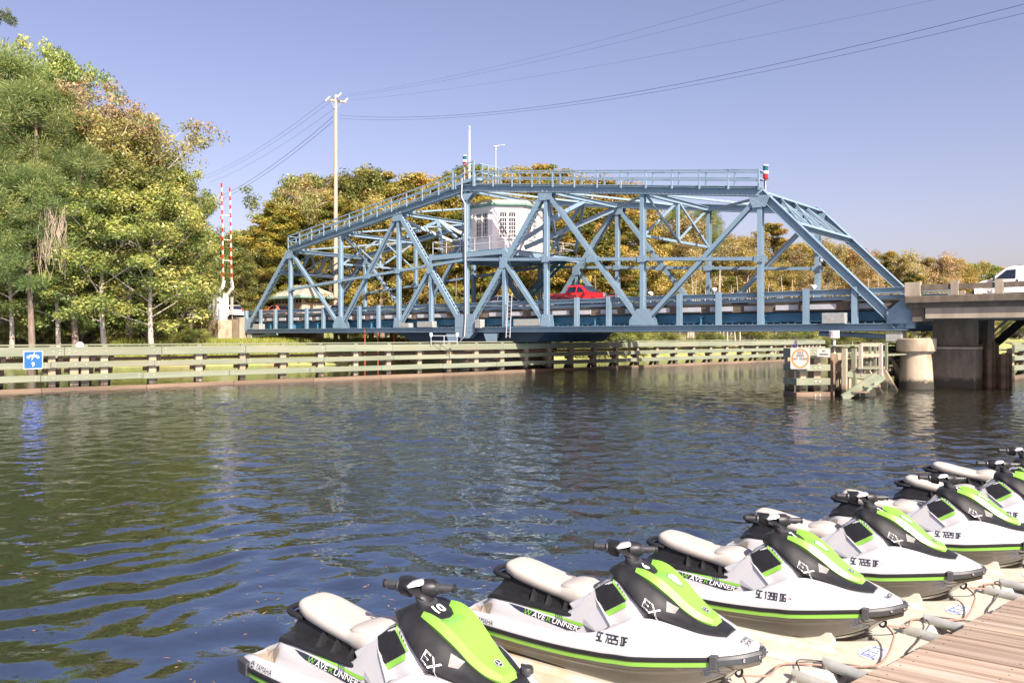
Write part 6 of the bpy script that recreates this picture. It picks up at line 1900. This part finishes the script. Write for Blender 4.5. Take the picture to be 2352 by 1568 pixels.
        q = MB(); lay(q, xz(grn, sg), [(0, 1, 6, 7), (1, 2, 5, 6), (2, 3, 4, 5)], [tree_deck], (0, -sg, 0), .005, .05, -.572); q.build('side_stripe', M['s_green'], root, False, 35, True)
        wl = [(1.93, .84), (2.12, .80), (2.36, .735), (2.33, .725), (2.10, .765), (1.95, .80)]
    for i in range(4):
        q = MB(); lay(q, xz([(1.775 + .028 * i, 1.02 - .026 * i), (1.785 + .028 * i, 1.02 - .026 * i), (1.80 + .028 * i, .95 - .026 * i), (1.79 + .028 * i, .95 - .026 * i)]), [(0, 1, 2, 3)], [tree_deck], (0, 1, 0), .006)
        if q.v: q.build('slash_mark', M['s_print'], root, False, 35, True)
        q = MB(); lay(q, xz([(1.12 + .022 * i, .615), (1.13 + .022 * i, .615), (1.155 + .022 * i, .575), (1.145 + .022 * i, .575)]), [(0, 1, 2, 3)], [tree_deck], (0, 1, 0), .008, .05, -.572)
        if q.v: q.build('slash_mark', M['s_print'], root, False, 35, True)
    # steering column and bars
    col = MB()
    rings = []
    for cxx, cz, ax_, ay_, tl in ((1.87, 1.07, .17, .165, .0), (1.86, 1.11, .15, .145, .12), (1.81, 1.155, .11, .105, .35), (1.775, 1.19, .088, .085, .45), (1.75, 1.215, .095, .088, .45), (1.70, 1.25, .145, .115, .42), (1.65, 1.275, .15, .11, .32), (1.63, 1.298, .10, .07, .25)):
        rings.append([(cxx + ax_ * math.cos(a) * math.cos(tl), ay_ * math.sin(a), cz - ax_ * math.cos(a) * math.sin(tl)) for a in np.linspace(0, 2 * math.pi, 20, endpoint=False)])
    col.rings(rings)
    col_o = col.build('steering_column', M['s_black'], root, True, 45, True)
    tree_col = bvh_of(col)
    MB().rings([[(1.775 + k * .097 * math.cos(a) * math.cos(.45), k * .094 * math.sin(a), z_ - k * .097 * math.cos(a) * math.sin(.45)) for a in np.linspace(0, 2 * math.pi, 20, endpoint=False)] for k, z_ in ((.94, 1.180), (1.0, 1.182), (1.0, 1.200), (.94, 1.202))]).build('collar', M['s_grey'], col_o, True, 30, True)
    MB().lathe((1.672, 0, 1.295), [(.10, -.02), (.096, .0), (.072, .015), (.03, .021), (.004, .022)], 20, (-.3, 0, 1)).build('bar_pad', M['s_silver'], col_o, True, 60, True)
    # the bars stand turned hard to starboard
    th_ = R(-67)
    def tb(x, y, z):
        return (1.69 + (x - 1.69) * math.cos(th_) - y * math.sin(th_), (x - 1.69) * math.sin(th_) + y * math.cos(th_), z)
    for sg in (-1, 1):
        MB().tube([tb(1.69, sg * .05, 1.255), tb(1.685, sg * .13, 1.262), tb(1.68, sg * .17, 1.264)], [.078, .072, .04], 12).build('switch_pod', M['s_black'], col_o, True, 50, True)
        MB().lathe(tb(1.685, sg * .145, 1.262), [(.045, 0), (.05, .01), (.05, .03), (.04, .036)], 12, Vector(tb(1.69, sg * 1, 0)) - Vector(tb(1.69, 0, 0))).build('clamp', M['s_grey'], col_o, True, 40, True)
        MB().tube([tb(1.68, sg * .16, 1.264), tb(1.67, sg * .29, 1.266)], .029, 12).build('grip', M['s_grey'], col_o, True, 50, True)
        MB().lathe(tb(1.67, sg * .29, 1.266), [(.036, 0), (.034, .016), (.012, .02)], 12, Vector(tb(1.69, sg * 1, 0)) - Vector(tb(1.69, 0, 0))).build('grip_end', M['s_black'], col_o, True, 40, True)
        MB().tube([tb(1.72, sg * .15, 1.25), tb(1.735, sg * .22, 1.245), tb(1.72, sg * .25, 1.25)], .009, 6).build('lever', M['s_black'], col_o, True, 50, True)
    # printed marks shared by every ski
    def txt_lay(body, size, o, ex, ey, trees, d, name, m_, sx_=1.0, off=.005, L_=.03, align='CENTER', shear=0.0, back=2.0):
        vs, fs = text_mesh(body, size, align)
        ex, ey, o = Vector(ex), Vector(ey), Vector(o)
        P_s = [o + ex * (v[0] * sx_ + shear * v[1]) + ey * v[1] for v in vs]
        q = MB(); lay(q, P_s, fs, trees, d, off, L_, back)
        return q.build(name, m_, root, False, 35, True) if q.v else None
    build_ski.txt = txt_lay
    tx = Vector((.86, 0, -.040)); ty = Vector((0.0, 0, 1))
    o0 = Vector((.76, -1, .572))
    full = (('W', 's_green'), ('AVE', 's_lilac'), ('R', 's_green'), ('UNNER', 's_lilac'))
    xcur = 0.0
    for word, m_ in full:
        vs, fs = text_mesh(word, .068, 'LEFT')
        wdt = max(v[0] for v in vs) * 1.32
        txt_lay(word, .068, o0 + tx.normalized() * xcur, tx.normalized(), ty, [tree_deck], (0, 1, 0), 'lettering', M[m_], 1.32, .009, .03, 'LEFT', .35, -.572)
        xcur += wdt + .012
    exd = Vector((.80, 0, -.46)).normalized()
    txt_lay('EX', .09, (2.13, -1, .868), exd, (0.1, 0, 1), [tree_cowl], (0, 1, 0), 'lettering', M['s_lilac'], 1.75, .008, .02)
    vs_, fs_ = text_mesh('EX', .09, 'CENTER', 0, -.006)
    q = MB(); lay(q, [Vector((2.13, -1, .868)) + exd * (v[0] * 1.75) + Vector((.1, 0, 1)).normalized() * v[1] for v in vs_], fs_, [tree_cowl], (0, 1, 0), .011, .02)
    q.build('lettering', M['s_print'], root, False, 35, True)
    txt_lay('YAMAHA', .06, (.40, -1, .452), (1, 0, 0.0), (0, 0, 1), [tree_deck], (0, 1, 0), 'lettering', M['s_print'], .95)
    def emblem(o, r, ex, ey, trees, d):
        o, ex, ey = Vector(o), Vector(ex), Vector(ey)
        def disc(r0, r1, n=24): 
            v = []; f = []
            for k in range(n):
                a = 2 * math.pi * k / n
                v += [o + ex * r0 * math.cos(a) + ey * r0 * math.sin(a), o + ex * r1 * math.cos(a) + ey * r1 * math.sin(a)]
            for k in range(n): f.append((2 * k, 2 * k + 1, (2 * k + 3) % (2 * n), (2 * k + 2) % (2 * n)))
            return v, f
        q = MB(); v, f = disc(.001, r); lay(q, v, f, trees, d, .004, .03); e = q.build('emblem', M['s_print'], root, False, 35, True)
        q = MB(); v, f = disc(r * .84, r); lay(q, v, f, trees, d, .006, .03)
        for k in range(3):
            a = math.pi / 2 + k * 2.0944
            dd = ex * math.cos(a) + ey * math.sin(a); ss = ex * -math.sin(a) + ey * math.cos(a)
            lay(q, [o - dd * .1 * r + ss * .1 * r, o + dd * .75 * r + ss * .06 * r, o + dd * .75 * r - ss * .06 * r, o - dd * .1 * r - ss * .1 * r], [(0, 1, 2, 3)], trees, d, .006, .03)
            lay(q, [o + dd * .3 * r + ss * .12 * r, o + dd * .5 * r + ss * .35 * r, o + dd * .6 * r + ss * .3 * r, o + dd * .45 * r], [(0, 1, 2, 3)], trees, d, .006, .03)
        q.build('emblem_mark', M['s_silver'], e, False, 35, True)
    emblem((2.50, 0, 2), .034, (0, 1, 0), (-1, 0, 0), [tree_hood], (0, 0, -1))
    emblem((.225, -1, .452), .032, (1, 0, 0), (0, 0, 1), [tree_deck], (0, 1, 0))
    root.rotation_euler = (0, 0, HEAD)
    root.scale = (SK, SK, SK)
    return root, dict(deck=tree_deck, cowl=tree_cowl, hood=tree_hood, col=tree_col)

ski0, TR = build_ski()
SKIS = {}
LAB = {'10': ('nearest jet ski, number 10 on its column and no shield sticker on its lime hood', None, None),
       '6': ('second jet ski from the left with POWER SPORTS printed on its white bow', 'SC 7225 DF', '05'),
       '7': ('jet ski with Nectar printed on its bow and a pink permit sticker', 'SC 1398 DG', '06'),
       '3': ('lime and white jet ski just beyond the one with Nectar on its bow', 'SC 7226 DF', '05'),
       '5': ('lime and white jet ski whose bow is cut off by the right edge', 'SC 7229 DF', '05'),
       '4': ('jet ski showing only its seat, bars and hood edge at the right edge', 'SC 7227 DF', '05'),
       '2': ('farthest jet ski, only its handlebar and hood showing at the right edge', None, None)}
FLAB = {'10': 'cream float under the nearest jet ski', '6': 'cream float under the jet ski with POWER SPORTS on its bow', '7': 'cream float under the jet ski with Nectar on its bow', '3': 'cream float beside the second pair of pipe elbows from the left',
        '5': 'cream float under the jet ski cut by the right edge', '4': 'cream float under the last but one jet ski', '2': 'cream float under the farthest jet ski'}
order = ['10', '6', '7', '3', '5', '4', '2']
for k in order:
    SKIS[k] = ski0 if k == '10' else copy_tree(ski0)
for k in order:
    r = SKIS[k]
    r.location = ski_origin(k)
    r['label'] = LAB[k][0]; r['group'] = 'jet skis parked on floats along the dock'
SEG = {'S': '1110 0111 01', }
# blocky registration characters: strokes on a 2 x 4 grid
GL = {'S': [(0, 4, 2, 4), (0, 2, 0, 4), (0, 2, 2, 2), (2, 0, 2, 2), (0, 0, 2, 0)], 'C': [(0, 4, 2, 4), (0, 0, 0, 4), (0, 0, 2, 0)],
      '1': [(1, 0, 1, 4), (.3, 3.6, 1, 4)], '2': [(0, 4, 2, 4), (2, 2, 2, 4), (0, 2, 2, 2), (0, 0, 0, 2), (0, 0, 2, 0)], '3': [(0, 4, 2, 4), (2, 0, 2, 4), (.4, 2, 2, 2), (0, 0, 2, 0)],
      '5': [(0, 4, 2, 4), (0, 2, 0, 4), (0, 2, 2, 2), (2, 0, 2, 2), (0, 0, 2, 0)], '6': [(0, 4, 2, 4), (0, 0, 0, 4), (0, 2, 2, 2), (2, 0, 2, 2), (0, 0, 2, 0)], '7': [(0, 4, 2, 4), (2, 2.4, 2, 4), (1, 0, 2, 2.4)],
      '8': [(0, 4, 2, 4), (0, 0, 0, 4), (2, 0, 2, 4), (0, 2, 2, 2), (0, 0, 2, 0)], '9': [(0, 4, 2, 4), (0, 2, 0, 4), (2, 0, 2, 4), (0, 2, 2, 2), (0, 0, 2, 0)],
      'D': [(0, 4, 2, 4), (.4, 0, .4, 4), (2, 0, 2, 4), (0, 0, 2, 0)], 'F': [(0, 4, 2, 4), (0, 0, 0, 4), (0, 2, 1.6, 2)], 'G': [(0, 4, 2, 4), (0, 0, 0, 4), (0, 0, 2, 0), (2, 0, 2, 1.8), (1.2, 1.8, 2, 1.8)]}
def stroke_text(s, x, z, h, slope):
    vs = []; fs = []
    u = h / 4.0; wd = u * .78
    cx_ = x
    for ch in s:
        if ch == ' ': cx_ += u * 1.3; continue
        for x0, z0, x1, z1 in GL[ch]:
            a = Vector((cx_ + x0 * u * .72, z + z0 * u, 0)); b = Vector((cx_ + x1 * u * .72, z + z1 * u, 0))
            d = (b - a).normalized(); n = Vector((-d.y, d.x, 0)) * wd / 2 * (1 if abs(d.x) > .7 else .85)
            a2, b2 = a - d * wd * .35, b + d * wd * .35
            k = len(vs)
            for p in (a2 - n, b2 - n, b2 + n, a2 + n): vs.append((p.x, -1, p.y + slope * (p.x - x)))
            fs.append((k, k + 1, k + 2, k + 3))
        cx_ += u * 2.25
    return vs, fs, cx_
for k in order:
    r = SKIS[k]
    def put(q, name, m_, on='deck'):
        if q.v: q.build(name, m_, r, False, 35, True)
    vs, fs = text_mesh(k, .14, 'CENTER', 0, .004)
    ey = Vector((-.66, 0, .75)); o = Vector((1.92, 0, 1.135)); ex = Vector((0, 1, 0))
    q = MB(); lay(q, [o + ex * (v[0] * .95) + ey * (v[1] * .8) for v in vs], fs, [TR['col'], TR['cowl']], (-.75, 0, -.66), .006, .03)
    put(q, 'number', M['s_lilac'])
    if LAB[k][1]:
        vs, fs, xe = stroke_text(LAB[k][1], 1.675, .545, .062, .05)
        q = MB(); lay(q, vs, fs, [TR['deck']], (0, 1, 0), .004, .03); put(q, 'registration', M['s_print'])
        z0 = .545 + .05 * (xe - 1.675)
        q = MB(); lay(q, xz([(xe + .01, z0 - .02), (xe + .095, z0 - .016), (xe + .095, z0 + .08), (xe + .01, z0 + .077)]), [(0, 1, 2, 3)], [TR['deck']], (0, 1, 0), .003, .04)
        put(q, 'permit_sticker', M['s_sticker'] if k == '7' else M['s_lilac'])
        for body, dx, m_ in ((LAB[k][2], .032, M['s_print']), ('20', .074, M['s_lilac'] if k == '7' else M['s_sticker'])):
            vs, fs = text_mesh(body, .04 if dx < .05 else .048)
            q = MB(); lay(q, [(xe + dx + v[0] * .8, -1, z0 + .03 + v[1]) for v in vs], fs, [TR['deck']], (0, 1, 0), .006, .03); put(q, 'permit_year', m_)
    if k != '10':          # shield sticker on the hood
        sh = [(-.055, .05), (0, .062), (.055, .05), (.058, -.01), (.03, -.055), (0, -.075), (-.03, -.055), (-.058, -.01)]
        sh = [(a * .82, b * .82) for a, b in sh]
        def on(pp, s): return [(2.19 - b * s * 1.15, .02 + a * s, 2) for a, b in pp]
        q = MB(); lay(q, on(sh, 1.2), [tuple(range(8))], [TR['hood']], (0, 0, -1), .004, .03); put(q, 'shield_border', mat('shield_green', (.09, .22, .05), rough=.4) if 'shg' not in M else M['shg'])
        q = MB(); lay(q, on(sh, 1.0), [tuple(range(8))], [TR['hood']], (0, 0, -1), .006, .03); put(q, 'shield_sticker', M['s_lilac'])
        q = MB()
        for a, b, s in ((-.02, .018, .014), (.022, .012, .012), (0, -.02, .012)):
            lay(q, [(2.19 - (b + dy * s) * 1.15, .02 + a + dx * s, 2) for dx, dy in ((-1, -1), (1, -1), (1, 1), (-1, 1))], [(0, 1, 2, 3)], [TR['hood']], (0, 0, -1), .008, .03)
        put(q, 'shield_marks', M['grey'])
    words = {'6': ('POWER', 'SPORTS'), '7': ('Nectar',)}.get(k, ())
    for i, w_ in enumerate(words):
        vs, fs = text_mesh(w_, .045 if len(words) > 1 else .075)
        q = MB(); lay(q, [(2.865 + .042 * i - v[1] * 1.1, -.02 + v[0] * .9, 2) for v in vs], fs, [TR['deck']], (0, 0, -1), .004, .03); put(q, 'bow_lettering', M['s_print'])
    if k == '10':
        MB().lathe((2.62, .20, .735), [(.05, 0), (.052, .03), (.045, .045), (.01, .048)], 18).build('fuel_cap', M['s_grey'], r, True, 40, True)
        MB().bar((2.57, .2, .782), (2.67, .2, .782), .02, .016).build('cap_grip', M['s_grey'], r, False, 35, True)

# ------------------------------------------------------------------ floats the skis sit on
M['float'] = mat('cream_float', (0.43, 0.405, 0.345), (0.39, 0.365, 0.305), scale=1.6, rough=0.45, c3=(0.34, 0.23, 0.11), scale3=2.2, amt3=0.75, bump=0.04)
M['logo_white'] = mat('logo_white', (0.52, 0.53, 0.54), (0.44, 0.46, 0.48), scale=25, rough=0.5)
M['logo_blue'] = mat('logo_blue', (0.05, 0.11, 0.42), (0.12, 0.19, 0.48), scale=30, rough=0.5)
FZ = 0.14
xf = np.linspace(0, 1, 90); yf = np.linspace(-0.965, 0.965, 70)
fx_, fy_ = np.meshgrid(xf, yf, indexing='ij')
front = 3.36 + 0.283 * fy_
fX = 0.30 + (front - 0.30) * fx_
hw_ = np.interp(fX, [0, 1.75, 2.3, 2.62], [.47, .47, .27, .0])
tr_ = np.clip((hw_ - np.abs(fy_)) / .12, 0, 1)
vd = -0.085 - FZ + np.abs(fy_) * .42
fZ = FZ + tr_ * np.minimum(0, vd + .03)
edge = np.minimum(np.minimum(fX - .30, front - fX), .965 - np.abs(fy_))
fZ = fZ - 0.07 * np.clip(1 - edge / .08, 0, 1) ** 2
fZ += 0.035 * (np.clip((np.abs(fy_) - .50) / .03, 0, 1) * np.clip((.60 - np.abs(fy_)) / .03, 0, 1)) * (fX < 2.35)      # moulded ribs beside the hull
dB = np.hypot((fX - (front + .02)) / .60, (fy_ - .66) / .36)
fZ = np.where(dB < 1, np.minimum(fZ, FZ - .42 * np.clip((1 - dB) / .16, 0, 1)), fZ)
fv = np.stack([fX, fy_, fZ], -1).reshape(-1, 3)
na, nb_ = 90, 70
ii = (np.arange(na - 1)[:, None] * nb_ + np.arange(nb_ - 1)[None]).reshape(-1)
ff = np.stack([ii, ii + nb_, ii + nb_ + 1, ii + 1], -1)
bord = [i for i in range(nb_)] + [r_ * nb_ + nb_ - 1 for r_ in range(1, na)] + [(na - 1) * nb_ + c for c in range(nb_ - 2, -1, -1)] + [r_ * nb_ for r_ in range(na - 2, 0, -1)]
low = fv[bord].copy(); low[:, 2] = -.50
k0 = len(fv)
nbd = len(bord)
fl_f = np.array([(bord[i], k0 + i, k0 + (i + 1) % nbd, bord[(i + 1) % nbd]) for i in range(nbd)])
float_me = np_mesh('float_body', np.concatenate([fv, low]), np.concatenate([ff, fl_f]), M['float'])
def make_float():
    t = thing('ski_float', 'x', 'dock float')
    link('float_body', float_me, t, True)
    for sg in (-1, 1):
        for x0, x1 in ((1.5, 2.3),):
            bevel(MB().add([(x0, sg * .40, FZ - .02), (x1, sg * .36, FZ - .02), (x1, sg * .24, FZ - .04), (x0, sg * .28, FZ - .04), (x0 + .35, sg * .40, FZ + .10), (x1 - .02, sg * .36, FZ + .10), (x1 - .02, sg * .25, FZ + .06), (x0 + .35, sg * .29, FZ + .06)],
                       [(0, 1, 5, 4), (1, 2, 6, 5), (2, 3, 7, 6), (3, 0, 4, 7), (4, 5, 6, 7), (3, 2, 1, 0)]).build('bunk', M['float'], t, False, 35, True), .01)
    c = Vector((2.66, -.36, FZ + .004)); e1 = Vector((.272, .962, 0)); e2 = Vector((-.962, .272, 0))
    lg = MB().poly([c + e1 * (.19 * math.cos(a)) + e2 * (.115 * math.sin(a)) for a in np.linspace(0, 2 * math.pi, 32, endpoint=False)]).build('logo_patch', M['logo_white'], t, False, 35, True)
    text_on(MB(), 'JET-T', .165, c + ZD * .003, e1, e2, .84).build('lettering', M['logo_blue'], lg, False, 35, True)
    MB().poly([c + e1 * a + e2 * b + ZD * .006 for a, b in ((.02, .05), (.05, .05), (.035, .075))]).build('logo_dot', mat('logo_yellow', (.7, .55, .1), rough=.5), lg, False, 35, True)
    t.rotation_euler = (0, 0, HEAD); t.scale = (GS, GS, GS)
    return t
f0 = make_float()
for i, k in enumerate(order):
    f = f0 if i == 0 else copy_tree(f0)
    x, y = EMB[k]
    p = G(x - 2.48 * .95 * HX.x, y - 2.48 * .95 * HX.y, 0)
    f.location = p
    f['label'] = FLAB[k]
    f['group'] = 'floats under the jet skis'

# ------------------------------------------------------------------ galvanised pipe elbows between the floats and the boardwalk
DE0 = Vector((5.22, 8.37)); DED = Vector((.786, .618)).normalized(); DEN = Vector((.618, -.786)).normalized()
def pipe(x, y, lab):
    t = thing('mooring_pipe', lab, 'pipe', G(x, y, 0), 0, 'galvanised pipe elbows along the boardwalk')
    d = Vector((DEN.x, DEN.y, 0)); r = .05
    p = Vector((x, y, .17)) + d * r
    def g(v): return G(*v)
    seg = 18
    a_, S, N = ortho(d, ZD)
    ring0 = []; ring1 = []; ringv = []; ringb = []
    for k in range(seg):
        a = 2 * math.pi * k / seg
        o = S * (r * math.cos(a)) + N * (r * math.sin(a))
        ring0.append(g(p + o - d * o.z)); ring1.append(g(p + d * 1.3 + o))
        ov = S * (r * math.cos(a)) + d * (-r * math.sin(a))
        ringv.append(g(p + ov + ZD * (r * math.sin(a)))); ringb.append(g(p + ov - ZD * .75))
    MB().rings([ring0, ring1], True).build('pipe_run', M['galv'], t, True, 50)
    MB().rings([ringv, ringb], True).build('pipe_post', M['galv'], t, True, 50)
    MB().lathe(g(p - ZD * .27), [(r * GS * 1.0, 0), (r * GS * 1.45, 0), (r * GS * 1.45, .09), (r * GS * 1.0, .09)], 18).build('collar', M['dark'], t, True, 40)
    MB().bar(g(p + d * .2 - ZD * .09), g(p + d * .2 - ZD * .5), .05, .05).build('bracket', M['dark'], t)
pn = [(2.425, 6.89, 'second'), (2.785, 7.14, ''), (3.894, 7.97, ''), (4.265, 8.26, ''), (5.42, 9.19, ''), (5.79, 9.47, '')]
lb = ['lower galvanised pipe elbow of the pair nearest the camera', 'upper galvanised pipe elbow of the pair nearest the camera', 'galvanised pipe elbow left one of the pair under the Nectar bow', 'galvanised pipe elbow right one of the pair under the Nectar bow', 'galvanised pipe elbow left one of the pair nearest the right edge', 'galvanised pipe elbow right one of the pair nearest the right edge',
      ]
for (x, y, _), l_ in zip(pn, lb): pipe(x, y, l_)

# ------------------------------------------------------------------ weathered boardwalk
M['board'] = mat('weathered_board', (0.32, 0.245, 0.19), (0.175, 0.12, 0.085), scale=2.0, rough=0.85, stretch=(0.2, 6.0, 1), bump=0.5, c3=(0.38, 0.32, 0.27), scale3=1.1, amt3=0.8, per_obj=0.2, detail=9, lo=.38, hi=.62, bump_scale=5)
nails = MB()
dock = thing('boardwalk', 'weathered wooden boardwalk of wide planks at the lower right corner', 'boardwalk', G(5.5, 7, .2))
PD = Vector((math.cos(R(-34)), math.sin(R(-34)), 0)); dpr = random.Random(4)
n_ = 0
step = .30
qd = -3.2
while qd < 9.5:
    w_ = step * dpr.uniform(.97, 1.03)
    g0, g1 = qd + .011, qd + w_ - .011
    def pt(s, ext, z): 
        b = DE0 + DED * s
        return Vector((b.x, b.y, z)) + PD * ext
    e = dpr.uniform(-.02, .02); zj = dpr.uniform(-.006, .006)
    vs = [pt(g0, e, .255 + zj), pt(g1, e, .255 + zj), pt(g1, 6.0, .255 + zj), pt(g0, 6.0, .255 + zj)]
    L0 = G(*vs[0])
    me = MB()
    ang = R(-34)
    ci, si = math.cos(-ang), math.sin(-ang)
    loc = []
    for v in vs + [v + ZD * .05 for v in vs]:
        w3 = G(*v) - L0
        loc.append((w3.x * ci - w3.y * si, w3.x * si + w3.y * ci, w3.z))
    me.add(loc, [(3, 2, 1, 0), (4, 5, 6, 7), (0, 1, 5, 4), (1, 2, 6, 5), (2, 3, 7, 6), (3, 0, 4, 7)])
    o = link('plank', me.mesh('plank', M['board']), dock, True)
    # each plank keeps its own grain: object coordinates start at a different offset
    shift = Vector((dpr.uniform(0, 6), dpr.uniform(-40, 40), 0))
    for v in o.data.vertices: v.co += shift
    mw = Matrix.Translation(L0) @ Matrix.Rotation(ang, 4, 'Z') @ Matrix.Translation(-shift)
    o.matrix_parent_inverse = inv_of(dock)
    o.matrix_basis = mw
    bevel(o, .006, 1)
    for ex_ in (.10, .75, 1.4, 2.05):
        for gg in (.25, .75):
            pp_ = pt(qd + w_ * gg, ex_ + dpr.uniform(-.02, .02), .255 + zj)
            nails.lathe(G(*pp_) + ZD * .049, [(.007, -.006), (.007, 0), (.003, .0012)], 6)
    qd += w_
    n_ += 1
MB().slab([G(*(Vector((*(DE0 + DED * -3.2 + DEN * .12), -.02)))), G(*(Vector((*(DE0 + DED * 9.5 + DEN * .12), -.02)))), G(*(Vector((*(DE0 + DED * 9.5 + DEN * .3), -.02)))), G(*(Vector((*(DE0 + DED * -3.2 + DEN * .3), -.02))))], (0, 0, .24 * GS)).build('edge_beam', M['pile'], dock)
tag(nails.build('nail_heads', M['dark'], dock), kind='stuff')
for s in np.arange(-3, 9, 2.2):
    b = DE0 + DED * s + DEN * .55
    MB().lathe(G(b.x, b.y, -2.5), [(.13, 0), (.13, 2.55)], 12).build('dock_pile', M['pile'], dock, True, 40)

# ------------------------------------------------------------------ mooring lines
def rope(label, pts, r, m_):
    pts = [Vector(p) for p in crom([tuple(p) for p in pts], 6)]
    tag(MB().tube(pts, r, 6).build('mooring_line', m_, None, True, 60), label, 'rope', 'mooring lines along the floats')
M['rope_b'] = mat('brown_line', (.22, .12, .09), (.3, .18, .14), scale=40, rough=.9)
M['rope_d'] = mat('dark_line', (.05, .04, .04), (.09, .07, .06), scale=40, rough=.9)
def eye_of(k): return SKIS[k].location + (HX * 2.84 * SK) + ZD * (.34 * SK)
def fpt(k, a, b, dz=.02):
    x, y = EMB[k]
    v = Vector((x, y, 0)) + HX * (a - 2.48 * .95) + HYv * b
    return G(v.x, v.y, FZ + dz)
RL = {'10': 'beside the nearest jet ski', '6': 'beside the POWER SPORTS jet ski', '7': 'beside the Nectar jet ski', '3': 'beyond the Nectar jet ski', '5': 'by the jet ski cut at the right edge'}
pairs = [('10', '6'), ('6', '7'), ('7', '3'), ('3', '5'), ('5', '4')]
for a, b in pairs:
    rope('brown mooring line %s' % RL[a], [eye_of(a), fpt(a, 2.85, .2, .12), fpt(a, 2.82, .75, .03), fpt(b, 2.75, -.75, .03), fpt(b, 2.8, -.2, .12), eye_of(b)], .0085, M['rope_b'])
    rope('thin dark mooring line %s' % RL[a], [fpt(a, 2.95, .12, .02), fpt(a, 2.98, .6, .05), fpt(a, 2.9, .95, .02), fpt(b, 2.9, -.7, .02), fpt(b, 2.92, -.2, .02), fpt(b, 2.95, .12, .02)], .0065, M['rope_d'])
# ------------------------------------------------------------------ fallen leaves and needles adrift on the water
fg = np.random.default_rng(12)
fx = np.concatenate([fg.uniform(-9, 3.5, 260), fg.uniform(-3.5, 0.5, 120)]); fy = np.concatenate([fg.uniform(6, 16, 260), fg.uniform(6.5, 10.5, 120)])
ix = np.clip(np.searchsorted(wx, fx), 1, len(wx) - 1); iy = np.clip(np.searchsorted(wy, fy), 1, len(wy) - 1)
fz = np.maximum.reduce([WATER_Z[iy, ix], WATER_Z[iy - 1, ix], WATER_Z[iy, ix - 1], WATER_Z[iy - 1, ix - 1]]) + .004
fa = fg.uniform(0, 3.14, len(fx)); fl_ = fg.uniform(.015, .06, len(fx)); fw_ = fg.uniform(.005, .014, len(fx))
e1 = np.stack([np.cos(fa), np.sin(fa), fg.uniform(-.1, .1, len(fx))], 1) * fl_[:, None]; e2 = np.stack([-np.sin(fa), np.cos(fa), np.zeros(len(fx))], 1) * fw_[:, None]
fc = np.stack([fx, fy, fz], 1)
fV = np.stack([fc - e1, fc - e2 + [0, 0, .002], fc + e1, fc + e2 + [0, 0, .003]], 1).reshape(-1, 3)
fC = np.repeat(np.array([(.42, .2, .16), (.35, .24, .12), (.5, .32, .2), (.25, .2, .08)])[fg.integers(0, 4, len(fx))], 4, axis=0)
tag(link('floating_leaves', crown_mesh('floating_leaves', [(fV, np.arange(len(fV)).reshape(-1, 4), fC)])), 'scattered fallen leaves and needles drifting on the dark water', None, None, 'stuff')
